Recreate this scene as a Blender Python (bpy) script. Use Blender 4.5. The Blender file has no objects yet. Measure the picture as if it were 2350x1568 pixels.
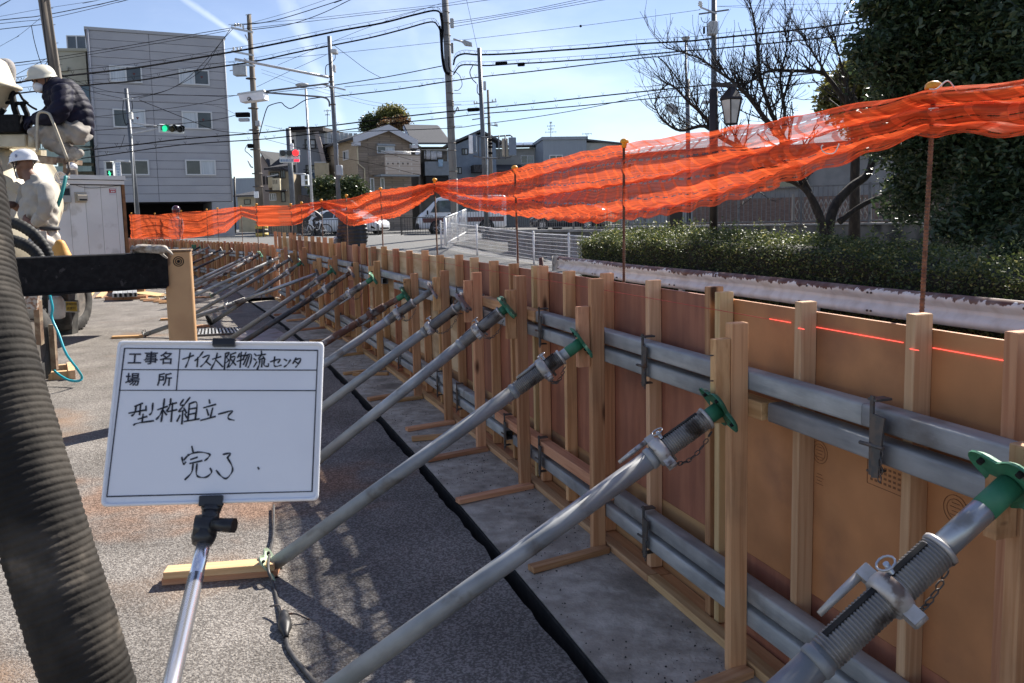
import bpy,bmesh,math,random
import numpy as np
from mathutils import Vector as V,Matrix as M
random.seed(7)
np.random.seed(7)
R=math.radians
scene=bpy.context.scene
COL=scene.collection
CAM_H=1.5
PITCH,ROLL=5.80,-1.29
FPX,PCX,PCY=1870.0,1174.5,690.0
CAM_ROT=M.Rotation(R(90-PITCH),3,'X')@M.Rotation(R(ROLL),3,'Z')
cam_data=bpy.data.cameras.new('camera')
cam=bpy.data.objects.new('camera',cam_data)
COL.objects.link(cam)
cam.matrix_world=M.Translation((0,0,CAM_H))@CAM_ROT.to_4x4()
cam_data.sensor_width=36.0
cam_data.lens=36.0*FPX/2349.0
cam_data.shift_y=-94.0/2349.0
cam_data.clip_start=0.05
cam_data.clip_end=3000.0
cam_data.dof.use_dof=True
cam_data.dof.focus_distance=6.0
cam_data.dof.aperture_fstop=24.0
scene.camera=cam
SUN_AZ,SUN_EL=38.0,41.0
world=bpy.data.worlds.new('World')
scene.world=world
world.use_nodes=True
wn,wl=world.node_tree.nodes,world.node_tree.links
wn.clear()
w_out=wn.new('ShaderNodeOutputWorld')
w_bg=wn.new('ShaderNodeBackground')
w_sky=wn.new('ShaderNodeTexSky')
w_sky.sky_type='NISHITA'
w_sky.sun_disc=False
w_sky.sun_elevation=R(SUN_EL)
w_sky.sun_rotation=R(SUN_AZ)
w_sky.altitude=0
w_sky.air_density=1.0
w_sky.dust_density=0.0
w_sky.ozone_density=3.0
w_bg.inputs['Strength'].default_value=0.05
w_co=wn.new('ShaderNodeTexCoord')
def w_math(op,a,b=None,c=None):
 n=wn.new('ShaderNodeMath')
 n.operation=op
 for i,v in enumerate((a,b,c)):
  if v is None:
   continue
  if isinstance(v,(int,float)):
   n.inputs[i].default_value=v
  else:
   wl.new(v,n.inputs[i])
 return n.outputs[0]
def pix_dir(px,py):
 return CAM_ROT@V(((px-PCX)/FPX,-(py-PCY)/FPX,-1.0))
def contrail(p0,p1,width,amount):
 """A vapour trail along the great circle between two sky directions; returns its cover 0..1."""
 d0,d1=pix_dir(*p0).normalized(),pix_dir(*p1).normalized()
 nrm=d0.cross(d1).normalized()
 mid=(d0+d1).normalized()
 half=math.acos(max(-1,min(1,d0.dot(mid))))
 a=wn.new('ShaderNodeVectorMath');a.operation='DOT_PRODUCT'
 wl.new(w_co.outputs['Generated'],a.inputs[0]);a.inputs[1].default_value=nrm
 b=wn.new('ShaderNodeVectorMath');b.operation='DOT_PRODUCT'
 wl.new(w_co.outputs['Generated'],b.inputs[0]);b.inputs[1].default_value=mid
 nz=wn.new('ShaderNodeTexNoise');nz.inputs['Scale'].default_value=26;nz.inputs['Detail'].default_value=5
 wl.new(w_co.outputs['Generated'],nz.inputs['Vector'])
 wob=w_math('MULTIPLY_ADD',nz.outputs['Fac'],width*1.6,-width*0.8)
 dist=w_math('ABSOLUTE',w_math('ADD',a.outputs['Value'],wob))
 mr=wn.new('ShaderNodeMapRange');mr.interpolation_type='SMOOTHSTEP'
 mr.inputs['From Min'].default_value=width;mr.inputs['From Max'].default_value=0.0
 wl.new(dist,mr.inputs['Value'])
 m2=wn.new('ShaderNodeMapRange');m2.interpolation_type='SMOOTHSTEP'
 m2.inputs['From Min'].default_value=math.cos(half*1.05);m2.inputs['From Max'].default_value=math.cos(half*0.75)
 wl.new(b.outputs['Value'],m2.inputs['Value'])
 return w_math('MULTIPLY',w_math('MULTIPLY',mr.outputs[0],m2.outputs[0]),w_math('MULTIPLY',nz.outputs['Fac'],amount*1.7))
trails=[contrail((385,-30),(600,125),0.0055,0.3),contrail((635,-60),(790,310),0.016,0.26),contrail((900,-60),(1080,470),0.02,0.14),contrail((560,380),(800,500),0.006,0.2)]
cover=trails[0]
for t in trails[1:]:
 cover=w_math('MAXIMUM',cover,t)
w_map=wn.new('ShaderNodeMapping');w_map.inputs['Scale'].default_value=(1.0,1.0,2.6)
wl.new(w_co.outputs['Generated'],w_map.inputs['Vector'])
w_nz=wn.new('ShaderNodeTexNoise');w_nz.inputs['Scale'].default_value=3.2;w_nz.inputs['Detail'].default_value=7;w_nz.inputs['Roughness'].default_value=0.55
wl.new(w_map.outputs[0],w_nz.inputs['Vector'])
w_rmp=wn.new('ShaderNodeMapRange');w_rmp.interpolation_type='SMOOTHSTEP'
w_rmp.inputs['From Min'].default_value=0.42;w_rmp.inputs['From Max'].default_value=0.8;w_rmp.inputs['To Max'].default_value=0.28
wl.new(w_nz.outputs['Fac'],w_rmp.inputs['Value'])
cover=w_math('MAXIMUM',cover,w_rmp.outputs[0])
w_mix=wn.new('ShaderNodeMix');w_mix.data_type='RGBA'
wl.new(cover,w_mix.inputs['Factor'])
w_hsv=wn.new('ShaderNodeHueSaturation');w_hsv.inputs['Saturation'].default_value=0.9
w_hsv.inputs['Hue'].default_value=0.513
wl.new(w_sky.outputs[0],w_hsv.inputs['Color'])
wl.new(w_hsv.outputs[0],w_mix.inputs['A'])
w_mix.inputs['B'].default_value=(10.5,11.2,12.2,1)
wl.new(w_mix.outputs['Result'],w_bg.inputs['Color'])
wl.new(w_bg.outputs[0],w_out.inputs['Surface'])
sun_data=bpy.data.lights.new('sun','SUN')
sun_data.energy=3.6
sun_data.angle=R(0.53)
sun_data.color=(1.0,0.94,0.85)
sun=bpy.data.objects.new('sun',sun_data)
COL.objects.link(sun)
_sd=V((math.sin(R(SUN_AZ))*math.cos(R(SUN_EL)),math.cos(R(SUN_AZ))*math.cos(R(SUN_EL)),math.sin(R(SUN_EL))))
sun.matrix_world=M.Translation((20,20,40))@_sd.to_track_quat('Z','Y').to_matrix().to_4x4()
vs=scene.view_settings
vs.view_transform='Standard'
vs.look='None'
vs.gamma=1.0
vs.use_curve_mapping=False
vs.exposure=1.58
scene.render.engine='CYCLES'
scene.cycles.max_bounces=8
scene.cycles.transparent_max_bounces=24
scene.cycles.use_denoising=True
scene.cycles.sample_clamp_indirect=8.0
def at(px,py,y):
 d=pix_dir(px,py)
 return V((0,0,CAM_H))+d*(y/d.y)
def on(px,py,z=0.0):
 d=pix_dir(px,py)
 return V((0,0,CAM_H))+d*((z-CAM_H)/d.z)
def proj(p):
 q=CAM_ROT.transposed()@(V(p)-V((0,0,CAM_H)))
 return PCX+FPX*q.x/-q.z,PCY-FPX*q.y/-q.z
WM={}
def setp(o,label=None,cat=None,group=None,kind=None):
 if label:o['label']=label
 if cat:o['category']=cat
 if group:o['group']=group
 if kind:o['kind']=kind
 return o
def place(o,parent=None,mw=None):
 mw=mw or M.Identity(4)
 if parent is not None:
  o.parent=parent
  o.matrix_parent_inverse=M.Identity(4)
  o.matrix_basis=WM[parent.name].inverted()@mw
 else:
  o.matrix_basis=mw
 WM[o.name]=mw
 return o
def empty(name,loc,label=None,cat=None,group=None,rot=0.0):
 o=bpy.data.objects.new(name,None)
 o.empty_display_size=0.2
 COL.objects.link(o)
 place(o,None,M.Translation(loc)@M.Rotation(rot,4,'Z'))
 return setp(o,label,cat,group)
def inst(name,me,parent=None,mw=None,**k):
 o=bpy.data.objects.new(name,me)
 COL.objects.link(o)
 place(o,parent,mw)
 return setp(o,**k)
def copy_tree(o,mw,**k):
 """A thing with its parts and sub-parts, moved to mw; returns the new thing."""
 base_inv=WM[o.name].inverted()
 def rec(src,par):
  c=src.copy()
  COL.objects.link(c)
  new=mw@base_inv@WM[src.name]
  c.parent=None
  place(c,par,new)
  for ch in[x for x in KIDS.get(src.name,())]:
   rec(ch,c)
  if par is not None:
   KIDS.setdefault(par.name,[]).append(c)
  return c
 r=rec(o,None)
 return setp(r,**k)
KIDS={}
def frame(x,y,z,o=(0,0,0)):
 m=M((tuple(x)+(0,),tuple(y)+(0,),tuple(z)+(0,),(0,0,0,1))).transposed()
 return M.Translation(o)@m
def axis_frame(a,b,up=(0,0,1)):
 """Matrix whose Z runs from a to b, Y nearest to up."""
 z=(V(b)-V(a)).normalized()
 up=V(up)
 if abs(z.dot(up))>0.98:
  up=V((0,1,0))if abs(z.y)<0.9 else V((1,0,0))
 x=up.cross(z).normalized()
 y=z.cross(x).normalized()
 return frame(x,y,z,a)
class MB:
 def __init__(self):
  self.v,self.f,self.s,self.uv=[],[],[],None
 def add(self,vs_,fs,smooth=False):
  n=len(self.v)
  self.v.extend([tuple(p)for p in vs_])
  for f in fs:
   self.f.append(tuple(i+n for i in f))
   self.s.append(smooth)
  return self
 def hexa(self,p):
  """8 corners: bottom loop 0-3, top loop 4-7."""
  return self.add(p,[(3,2,1,0),(4,5,6,7),(0,1,5,4),(1,2,6,5),(2,3,7,6),(3,0,4,7)])
 def box(self,c,s,m=None):
  cx,cy,cz=c
  a,b,h=s[0]/2,s[1]/2,s[2]/2
  p=[V((x,y,z))for z in(-h,h)for x,y in((-a,-b),(a,-b),(a,b),(-a,b))]
  if m is not None:
   p=[m@q for q in p]
  return self.hexa([q+V(c)for q in p])
 def beam(self,a,b,w,h,up=(0,0,1)):
  m=axis_frame(a,b,up)
  L=(V(b)-V(a)).length
  p=[m@V((x*w/2,y*h/2,z))for z in(0,L)for x,y in((-1,-1),(1,-1),(1,1),(-1,1))]
  return self.hexa(p)
 def prism(self,poly,vec):
  n=len(poly)
  vec=V(vec)
  vs_=[V(p)for p in poly]+[V(p)+vec for p in poly]
  fs=[tuple(range(n-1,-1,-1)),tuple(range(n,2*n))]
  fs+=[(i,(i+1)%n,n+(i+1)%n,n+i)for i in range(n)]
  return self.add(vs_,fs)
 def poly(self,pts,smooth=False):
  return self.add(pts,[tuple(range(len(pts)))],smooth)
 def tube(self,pts,r,n=8,caps=True,smooth=True,squash=None):
  pts=[V(p)for p in pts]
  k=len(pts)
  rs=list(r)if hasattr(r,'__len__')else[r]*k
  t=[(pts[min(i+1,k-1)]-pts[max(i-1,0)])for i in range(k)]
  t=[q.normalized()if q.length>1e-9 else V((0,0,1))for q in t]
  u=t[0].orthogonal().normalized()
  vs_=[]
  for i in range(k):
   u=(u-t[i]*u.dot(t[i]))
   u=u.normalized()if u.length>1e-6 else t[i].orthogonal().normalized()
   w=t[i].cross(u)
   for j in range(n):
    a=2*math.pi*j/n
    vs_.append(pts[i]+(u*math.cos(a)+w*math.sin(a))*rs[i])
  fs=[(i*n+j,i*n+(j+1)%n,(i+1)*n+(j+1)%n,(i+1)*n+j)for i in range(k-1)for j in range(n)]
  self.add(vs_,fs,smooth)
  if caps:
   b=len(self.v)-k*n
   self.f.append(tuple(b+j for j in range(n-1,-1,-1)));self.s.append(False)
   self.f.append(tuple(b+(k-1)*n+j for j in range(n)));self.s.append(False)
  return self
 def cyl(self,a,b,r,n=12,caps=True,r2=None):
  return self.tube([a,b],[r,r if r2 is None else r2],n,caps)
 def lathe(self,prof,n=16,m=None,caps=True,smooth=True):
  m=m or M.Identity(4)
  vs_=[]
  for r,z in prof:
   for j in range(n):
    a=2*math.pi*j/n
    vs_.append(m@V((r*math.cos(a),r*math.sin(a),z)))
  k=len(prof)
  fs=[(i*n+j,i*n+(j+1)%n,(i+1)*n+(j+1)%n,(i+1)*n+j)for i in range(k-1)for j in range(n)]
  self.add(vs_,fs,smooth)
  if caps:
   b=len(self.v)-k*n
   if prof[0][0]>1e-6:
    self.f.append(tuple(b+j for j in range(n-1,-1,-1)));self.s.append(False)
   if prof[-1][0]>1e-6:
    self.f.append(tuple(b+(k-1)*n+j for j in range(n)));self.s.append(False)
  return self
 def ball(self,c,r,n=12,k=8,m=None):
  sc=r if hasattr(r,'__len__')else(r,r,r)
  mm=M.Translation(c)@(m.to_4x4()if m is not None else M.Identity(4))@M.Diagonal((*sc,1))
  prof=[(max(math.sin(math.pi*i/k),1e-4),-math.cos(math.pi*i/k))for i in range(k+1)]
  return self.lathe(prof,n,mm,caps=False)
 def mesh(self,name,mat,bevel=0.0,seg=1):
  me=bpy.data.meshes.new(name)
  me.from_pydata([tuple(p)for p in self.v],[],self.f)
  me.polygons.foreach_set('use_smooth',self.s)
  if self.uv is not None:
   ul=me.uv_layers.new(name='UVMap')
   li=np.empty(len(me.loops),dtype=np.int32)
   me.loops.foreach_get('vertex_index',li)
   ul.data.foreach_set('uv',np.asarray(self.uv,dtype=np.float32)[li].ravel())
  if bevel>0:
   bm=bmesh.new()
   bm.from_mesh(me)
   bmesh.ops.remove_doubles(bm,verts=bm.verts,dist=1e-6)
   es=[e for e in bm.edges if len(e.link_faces)==2 and e.calc_face_angle(0)>0.6]
   bmesh.ops.bevel(bm,geom=es,offset=bevel,segments=seg,profile=0.6,affect='EDGES',clamp_overlap=True)
   bm.to_mesh(me)
   bm.free()
  if mat is not None:
   me.materials.append(mat)
  me.update()
  return me
 def build(self,name,mat,parent=None,mw=None,bevel=0.0,seg=1,local=False,**k):
  """Link as one object. Vertices are world coordinates (the origin is put at the foot of the piece) unless local=True."""
  if not self.v:
   return None
  if not local:
   a=np.asarray(self.v)
   c=V(((a[:,0].min()+a[:,0].max())/2,(a[:,1].min()+a[:,1].max())/2,a[:,2].min()))
   self.v=[V(p)-c for p in self.v]
   mw=M.Translation(c)
  me=self.mesh(name,mat,bevel,seg)
  o=inst(name,me,parent,mw,**k)
  if parent is not None:
   KIDS.setdefault(parent.name,[]).append(o)
  return o
def part(name,me,parent,mw,**k):
 o=inst(name,me,parent,mw,**k)
 KIDS.setdefault(parent.name,[]).append(o)
 return o
MAT={}
def _nt(name):
 m=bpy.data.materials.new(name)
 m.use_nodes=True
 nt=m.node_tree
 b=nt.nodes['Principled BSDF']
 return m,nt,b
def pm(name,c,rough=0.6,metal=0.0,c2=None,scale=6.0,lo=0.4,hi=0.62,stretch=(1,1,1),bump=0.0,bscale=60.0,rand=0.0,c3=None,scale3=3.0,lo3=0.56,hi3=0.68,spec=0.5,emit=None,estr=0.0,coat=0.0,detail=5.0,rough2=None,use_uv=False,mott=None):
 """Procedural material: base colour c, blended by noise into c2, with patches of c3; per-object brightness variation rand."""
 if name in MAT:
  return MAT[name]
 m,nt,b=_nt(name)
 N,L=nt.nodes,nt.links
 b.inputs['Roughness'].default_value=rough
 b.inputs['Metallic'].default_value=metal
 b.inputs['Specular IOR Level'].default_value=spec
 if coat:
  b.inputs['Coat Weight'].default_value=coat
  b.inputs['Coat Roughness'].default_value=0.08
 tc=N.new('ShaderNodeTexCoord')
 oi=N.new('ShaderNodeObjectInfo')
 off=N.new('ShaderNodeMath');off.operation='MULTIPLY';off.inputs[1].default_value=37.0
 L.new(oi.outputs['Random'],off.inputs[0])
 va=N.new('ShaderNodeVectorMath');va.operation='ADD'
 L.new(tc.outputs['UV' if use_uv else 'Object'],va.inputs[0]);L.new(off.outputs[0],va.inputs[1])
 mp=N.new('ShaderNodeMapping');mp.inputs['Scale'].default_value=stretch
 L.new(va.outputs[0],mp.inputs['Vector'])
 def noise(sc,vec=mp,det=detail):
  n=N.new('ShaderNodeTexNoise');n.inputs['Scale'].default_value=sc;n.inputs['Detail'].default_value=det
  L.new(vec.outputs[0],n.inputs['Vector'])
  return n
 def ramp(n,l,h):
  r_=N.new('ShaderNodeMapRange');r_.interpolation_type='SMOOTHSTEP'
  r_.inputs['From Min'].default_value=l;r_.inputs['From Max'].default_value=h
  L.new(n.outputs['Fac'],r_.inputs['Value'])
  return r_
 def rgb(col):
  q=N.new('ShaderNodeRGB');q.outputs[0].default_value=(*col,1);return q.outputs[0]
 col=rgb(c)
 if c2 is not None:
  n2=noise(scale)
  mx=N.new('ShaderNodeMix');mx.data_type='RGBA'
  L.new(ramp(n2,lo,hi).outputs[0],mx.inputs['Factor']);L.new(col,mx.inputs['A']);mx.inputs['B'].default_value=(*c2,1)
  col=mx.outputs['Result']
 if c3 is not None:
  n3=noise(scale3,va,8.0)
  f3=ramp(n3,lo3,hi3)
  mx=N.new('ShaderNodeMix');mx.data_type='RGBA'
  L.new(f3.outputs[0],mx.inputs['Factor']);L.new(col,mx.inputs['A']);mx.inputs['B'].default_value=(*c3,1)
  col=mx.outputs['Result']
  if rough2 is not None:
   rr=N.new('ShaderNodeMapRange');rr.inputs['To Min'].default_value=rough;rr.inputs['To Max'].default_value=rough2
   L.new(f3.outputs[0],rr.inputs['Value']);L.new(rr.outputs[0],b.inputs['Roughness'])
 if rand:
  hs=N.new('ShaderNodeHueSaturation')
  vv=N.new('ShaderNodeMapRange');vv.inputs['To Min'].default_value=1-rand;vv.inputs['To Max'].default_value=1+rand
  L.new(oi.outputs['Random'],vv.inputs['Value']);L.new(vv.outputs[0],hs.inputs['Value']);L.new(col,hs.inputs['Color'])
  col=hs.outputs[0]
 if mott:
  hm=N.new('ShaderNodeHueSaturation')
  nm_=noise(mott[0],va,7.0)
  mr_=N.new('ShaderNodeMapRange');mr_.inputs['From Min'].default_value=0.3;mr_.inputs['From Max'].default_value=0.7
  mr_.inputs['To Min'].default_value=1-mott[1];mr_.inputs['To Max'].default_value=1+mott[1]
  L.new(nm_.outputs['Fac'],mr_.inputs['Value']);L.new(mr_.outputs[0],hm.inputs['Value']);L.new(col,hm.inputs['Color'])
  col=hm.outputs[0]
 L.new(col,b.inputs['Base Color'])
 if bump:
  nb=noise(bscale,mp,4.0)
  bp=N.new('ShaderNodeBump');bp.inputs['Strength'].default_value=bump;bp.inputs['Distance'].default_value=0.01
  L.new(nb.outputs['Fac'],bp.inputs['Height']);L.new(bp.outputs[0],b.inputs['Normal'])
 if emit is not None:
  b.inputs['Emission Color'].default_value=(*emit,1)
  b.inputs['Emission Strength'].default_value=estr
 MAT[name]=m
 return m
def wood(name,c,c2,rand=0.14,knots=True,hue=0.015,gs=9.0):
 """Sawn softwood: grain along local Z, a random shift per piece, dark knots and grime."""
 m,nt,b=_nt(name)
 N,L=nt.nodes,nt.links
 b.inputs['Roughness'].default_value=0.75
 b.inputs['Specular IOR Level'].default_value=0.25
 tc=N.new('ShaderNodeTexCoord');oi=N.new('ShaderNodeObjectInfo')
 off=N.new('ShaderNodeMath');off.operation='MULTIPLY';off.inputs[1].default_value=53.0
 L.new(oi.outputs['Random'],off.inputs[0])
 va=N.new('ShaderNodeVectorMath');va.operation='ADD'
 L.new(tc.outputs['Object'],va.inputs[0]);L.new(off.outputs[0],va.inputs[1])
 mp=N.new('ShaderNodeMapping');mp.inputs['Scale'].default_value=(gs,gs,gs*0.045)
 L.new(va.outputs[0],mp.inputs['Vector'])
 wv=N.new('ShaderNodeTexNoise');wv.inputs['Scale'].default_value=6.0;wv.inputs['Detail'].default_value=6;wv.inputs['Distortion'].default_value=0.6
 L.new(mp.outputs[0],wv.inputs['Vector'])
 rp=N.new('ShaderNodeMapRange');rp.interpolation_type='SMOOTHSTEP';rp.inputs['From Min'].default_value=0.38;rp.inputs['From Max'].default_value=0.66
 L.new(wv.outputs['Fac'],rp.inputs['Value'])
 mx=N.new('ShaderNodeMix');mx.data_type='RGBA';mx.inputs['A'].default_value=(*c,1);mx.inputs['B'].default_value=(*c2,1)
 L.new(rp.outputs[0],mx.inputs['Factor'])
 col=mx.outputs['Result']
 if knots:
  m2=N.new('ShaderNodeMapping');m2.inputs['Scale'].default_value=(9,9,3.2)
  L.new(va.outputs[0],m2.inputs['Vector'])
  vo=N.new('ShaderNodeTexVoronoi');vo.inputs['Scale'].default_value=0.75
  L.new(m2.outputs[0],vo.inputs['Vector'])
  kr=N.new('ShaderNodeMapRange');kr.interpolation_type='SMOOTHSTEP';kr.inputs['From Min'].default_value=0.15;kr.inputs['From Max'].default_value=0.05
  L.new(vo.outputs['Distance'],kr.inputs['Value'])
  mk=N.new('ShaderNodeMix');mk.data_type='RGBA';mk.inputs['B'].default_value=(0.07,0.03,0.015,1)
  L.new(kr.outputs[0],mk.inputs['Factor']);L.new(col,mk.inputs['A'])
  col=mk.outputs['Result']
  gn=N.new('ShaderNodeTexNoise');gn.inputs['Scale'].default_value=2.6;gn.inputs['Detail'].default_value=6
  L.new(va.outputs[0],gn.inputs['Vector'])
  gr=N.new('ShaderNodeMapRange');gr.interpolation_type='SMOOTHSTEP';gr.inputs['From Min'].default_value=0.55;gr.inputs['From Max'].default_value=0.8;gr.inputs['To Max'].default_value=0.55
  L.new(gn.outputs['Fac'],gr.inputs['Value'])
  mg=N.new('ShaderNodeMix');mg.data_type='RGBA';mg.inputs['B'].default_value=(0.16,0.11,0.075,1)
  L.new(gr.outputs[0],mg.inputs['Factor']);L.new(col,mg.inputs['A'])
  col=mg.outputs['Result']
 hs=N.new('ShaderNodeHueSaturation')
 vv=N.new('ShaderNodeMapRange');vv.inputs['To Min'].default_value=1-rand;vv.inputs['To Max'].default_value=1+rand
 L.new(oi.outputs['Random'],vv.inputs['Value']);L.new(vv.outputs[0],hs.inputs['Value'])
 wn_=N.new('ShaderNodeTexWhiteNoise');wn_.noise_dimensions='1D'
 L.new(oi.outputs['Random'],wn_.inputs['W'])
 hv=N.new('ShaderNodeMapRange');hv.inputs['To Min'].default_value=0.5-hue;hv.inputs['To Max'].default_value=0.5+hue
 L.new(wn_.outputs['Value'],hv.inputs['Value']);L.new(hv.outputs[0],hs.inputs['Hue'])
 L.new(col,hs.inputs['Color'])
 L.new(hs.outputs[0],b.inputs['Base Color'])
 bp=N.new('ShaderNodeBump');bp.inputs['Strength'].default_value=0.25;bp.inputs['Distance'].default_value=0.004
 L.new(wv.outputs['Fac'],bp.inputs['Height']);L.new(bp.outputs[0],b.inputs['Normal'])
 MAT[name]=m
 return m
def glass(name,c,rough=0.08,c2=None):
 return pm(name,c,rough,spec=0.8,c2=c2,scale=1.5)
def text(body,size,mw,mat,parent,name='lettering',bold=0.0,align='CENTER',**k):
 cu=bpy.data.curves.new('t','FONT')
 cu.body=body
 cu.size=1.0
 cu.offset=bold
 cu.align_x=align
 cu.align_y='CENTER'
 cu.resolution_u=2
 o=bpy.data.objects.new('t',cu)
 COL.objects.link(o)
 dg=bpy.context.evaluated_depsgraph_get()
 me=bpy.data.meshes.new_from_object(o.evaluated_get(dg))
 bpy.data.objects.remove(o)
 bpy.data.curves.remove(cu)
 me.name=name
 me.materials.clear()
 me.materials.append(mat)
 return part(name,me,parent,mw@M.Diagonal((size,size,size,1)),**k)
def remesh(mb,voxel,smooth=2,name='body'):
 """One continuous skin over the closed shapes collected in mb."""
 me=mb.mesh(name,None)
 o=bpy.data.objects.new('tmp',me)
 COL.objects.link(o)
 r_=o.modifiers.new('r','REMESH');r_.mode='VOXEL';r_.voxel_size=voxel;r_.use_smooth_shade=True
 if smooth:
  s_=o.modifiers.new('s','SMOOTH');s_.factor=0.6;s_.iterations=smooth
 dg=bpy.context.evaluated_depsgraph_get()
 out=bpy.data.meshes.new_from_object(o.evaluated_get(dg))
 bpy.data.objects.remove(o)
 out.polygons.foreach_set('use_smooth',[True]*len(out.polygons))
 out.name=name
 return out
def lerp_table(tab,x):
 xs=[t[0]for t in tab]
 out=[]
 for j in range(1,len(tab[0])):
  out.append(float(np.interp(x,xs,[t[j]for t in tab])))
 return out if len(out)>1 else out[0]
def cat_points(pts,n=6):
 """Catmull-Rom through the points."""
 P=[V(p)for p in pts]
 P=[P[0]*2-P[1]]+P+[P[-1]*2-P[-2]]
 out=[]
 for i in range(1,len(P)-2):
  a,b,c,d=P[i-1],P[i],P[i+1],P[i+2]
  for k in range(n):
   t=k/n
   out.append(0.5*((2*b)+(c-a)*t+(2*a-5*b+4*c-d)*t*t+(3*b-a-3*c+d)*t**3))
 out.append(P[-2])
 return out
# ================================================================== paths of the two form walls
class Path:
 def __init__(self,pts):
  self.p=[V((x,y,0))for x,y in pts]
  self.s=[0.0]
  for a,b in zip(self.p,self.p[1:]):
   self.s.append(self.s[-1]+(b-a).length)
  self.L=self.s[-1]
 def at(self,s):
  s_=max(0.0,min(self.L-1e-6,s))
  i=max(k for k in range(len(self.s)-1)if self.s[k]<=s_)
  t=(self.p[i+1]-self.p[i]).normalized()
  return self.p[i]+t*(s-self.s[i])
 def tan(self,s):
  return(self.at(min(s+0.25,self.L))-self.at(max(s-0.25,0.0))).normalized()
 def nrm(self,s):
  t=self.tan(s)
  return V((-t.y,t.x,0))
 def pt(self,s,d=0.0,z=0.0):
  return self.at(s)+self.nrm(s)*d+V((0,0,z))
 def mat(self,s,d=0.0,z=0.0):
  """X along the wall, Y towards the yard, Z up."""
  return frame(self.tan(s),self.nrm(s),(0,0,1),self.pt(s,d,z))
 def hit(self,px,py,d=0.0):
  """Where the sight line through a picture point crosses the wall's offset line: (s, point)."""
  r_=pix_dir(px,py)
  best=None
  n=400
  prev=None
  for i in range(n+1):
   s=-1.6+(self.L+2.8)*i/n
   q=self.pt(s,d)
   e=q.x*r_.y-q.y*r_.x
   if prev is not None and prev[1]*e<=0 and q.y>0:
    s2=prev[0]+(s-prev[0])*(prev[1]/(prev[1]-e)if prev[1]!=e else 0)
    q=self.pt(s2,d)
    z=CAM_H+r_.z*(q.y/r_.y)
    best=(s2,V((q.x,q.y,z)))
   prev=(s,e)
  return best
_near=[on(x,y,1.2)for x,y in((2349,787.8),(2136,755.8),(1870,716),(1676.7,686.7),(1515,662),(1405,647),(1320,634),(1255,625),(1190,615.5),(1145,608.5),(1100,601.5),(1065,596.5),(1020,591),(989,587),(917,578.5),(839,568),(740,557),(638,547.6))]
_pf=np.polyfit([p.y for p in _near],[p.x for p in _near],3)
NEAR=Path([(float(np.polyval(_pf,y)),y)for y in np.linspace(0.7,16.0,60)])
FAR=Path([(p.x,p.y)for p in cat_points([(-4.72,16.35,0),(-6.13,19.3,0),(-9.04,23.5,0),(-12.9,28.5,0),(-15.0,31.2,0)],8)])
BOTH=Path([(p.x,p.y)for p in NEAR.p]+[(p.x,p.y)for p in FAR.p])
def s_at(path,px,py=650,d=0.03):
 h=path.hit(px,py,d)
 return h[0]if h else None
# ================================================================== ground
def sst(a,b,x):
 t=max(0.0,min(1.0,(x-a)/(b-a)))
 return t*t*(3-2*t)
def h_out(x,y):
 return 0.74*sst(21,38,y)-0.004
m_yard=pm('asphalt_yard',(0.135,0.122,0.110),0.95,c2=(0.29,0.268,0.243),scale=110,lo=0.42,hi=0.62,c3=(0.235,0.15,0.095),scale3=0.62,lo3=0.56,hi3=0.7,bump=1.0,bscale=140,spec=0.15,detail=3,mott=(2.2,0.26))
m_road=pm('asphalt_road',(0.12,0.12,0.118),0.9,c2=(0.19,0.187,0.18),scale=40,c3=(0.16,0.15,0.14),scale3=0.4,bump=0.3,bscale=60,spec=0.3)
m_slab=pm('concrete_slab',(0.345,0.305,0.255),0.95,c2=(0.47,0.425,0.365),scale=7,lo=0.35,hi=0.7,c3=(0.225,0.195,0.16),scale3=3,lo3=0.52,hi3=0.7,bump=0.7,bscale=45,spec=0.15,mott=(14,0.14))
m_gap=pm('gap_black',(0.008,0.008,0.008),0.95,c2=(0.018,0.017,0.016),scale=20)  # near-black colour stands in for the shade down in the gap
m_walk,_nt3,_b3=_nt('sidewalk_paving')
_b3.inputs['Roughness'].default_value=0.9
_t3=_nt3.nodes.new('ShaderNodeTexCoord');_k3=_nt3.nodes.new('ShaderNodeTexBrick');_m3=_nt3.nodes.new('ShaderNodeMapping')
_m3.inputs['Rotation'].default_value=(0,0,R(20))
_k3.inputs['Scale'].default_value=1.0;_k3.inputs['Brick Width'].default_value=0.3;_k3.inputs['Row Height'].default_value=0.3;_k3.inputs['Mortar Size'].default_value=0.012
for _n3,_c3 in(('Color1',(0.27,0.215,0.18,1)),('Color2',(0.33,0.275,0.235,1)),('Mortar',(0.14,0.12,0.105,1))):
 _k3.inputs[_n3].default_value=_c3
_nt3.links.new(_t3.outputs['Object'],_m3.inputs['Vector']);_nt3.links.new(_m3.outputs[0],_k3.inputs['Vector']);_nt3.links.new(_k3.outputs['Color'],_b3.inputs['Base Color'])
_nt2=m_yard.node_tree
_N,_L=_nt2.nodes,_nt2.links
_b=_N['Principled BSDF']
_src=_b.inputs['Base Color'].links[0].from_socket
_tc=_N.new('ShaderNodeTexCoord')
_st=on(440,1165,0)
_mp=_N.new('ShaderNodeMapping');_mp.vector_type='TEXTURE';_mp.inputs['Location'].default_value=(_st.x,_st.y+0.25,0);_mp.inputs['Rotation'].default_value=(0,0,R(12));_mp.inputs['Scale'].default_value=(1.25,0.75,1)
_L.new(_tc.outputs['Object'],_mp.inputs['Vector'])
_ln=_N.new('ShaderNodeVectorMath');_ln.operation='LENGTH';_L.new(_mp.outputs[0],_ln.inputs[0])
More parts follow.
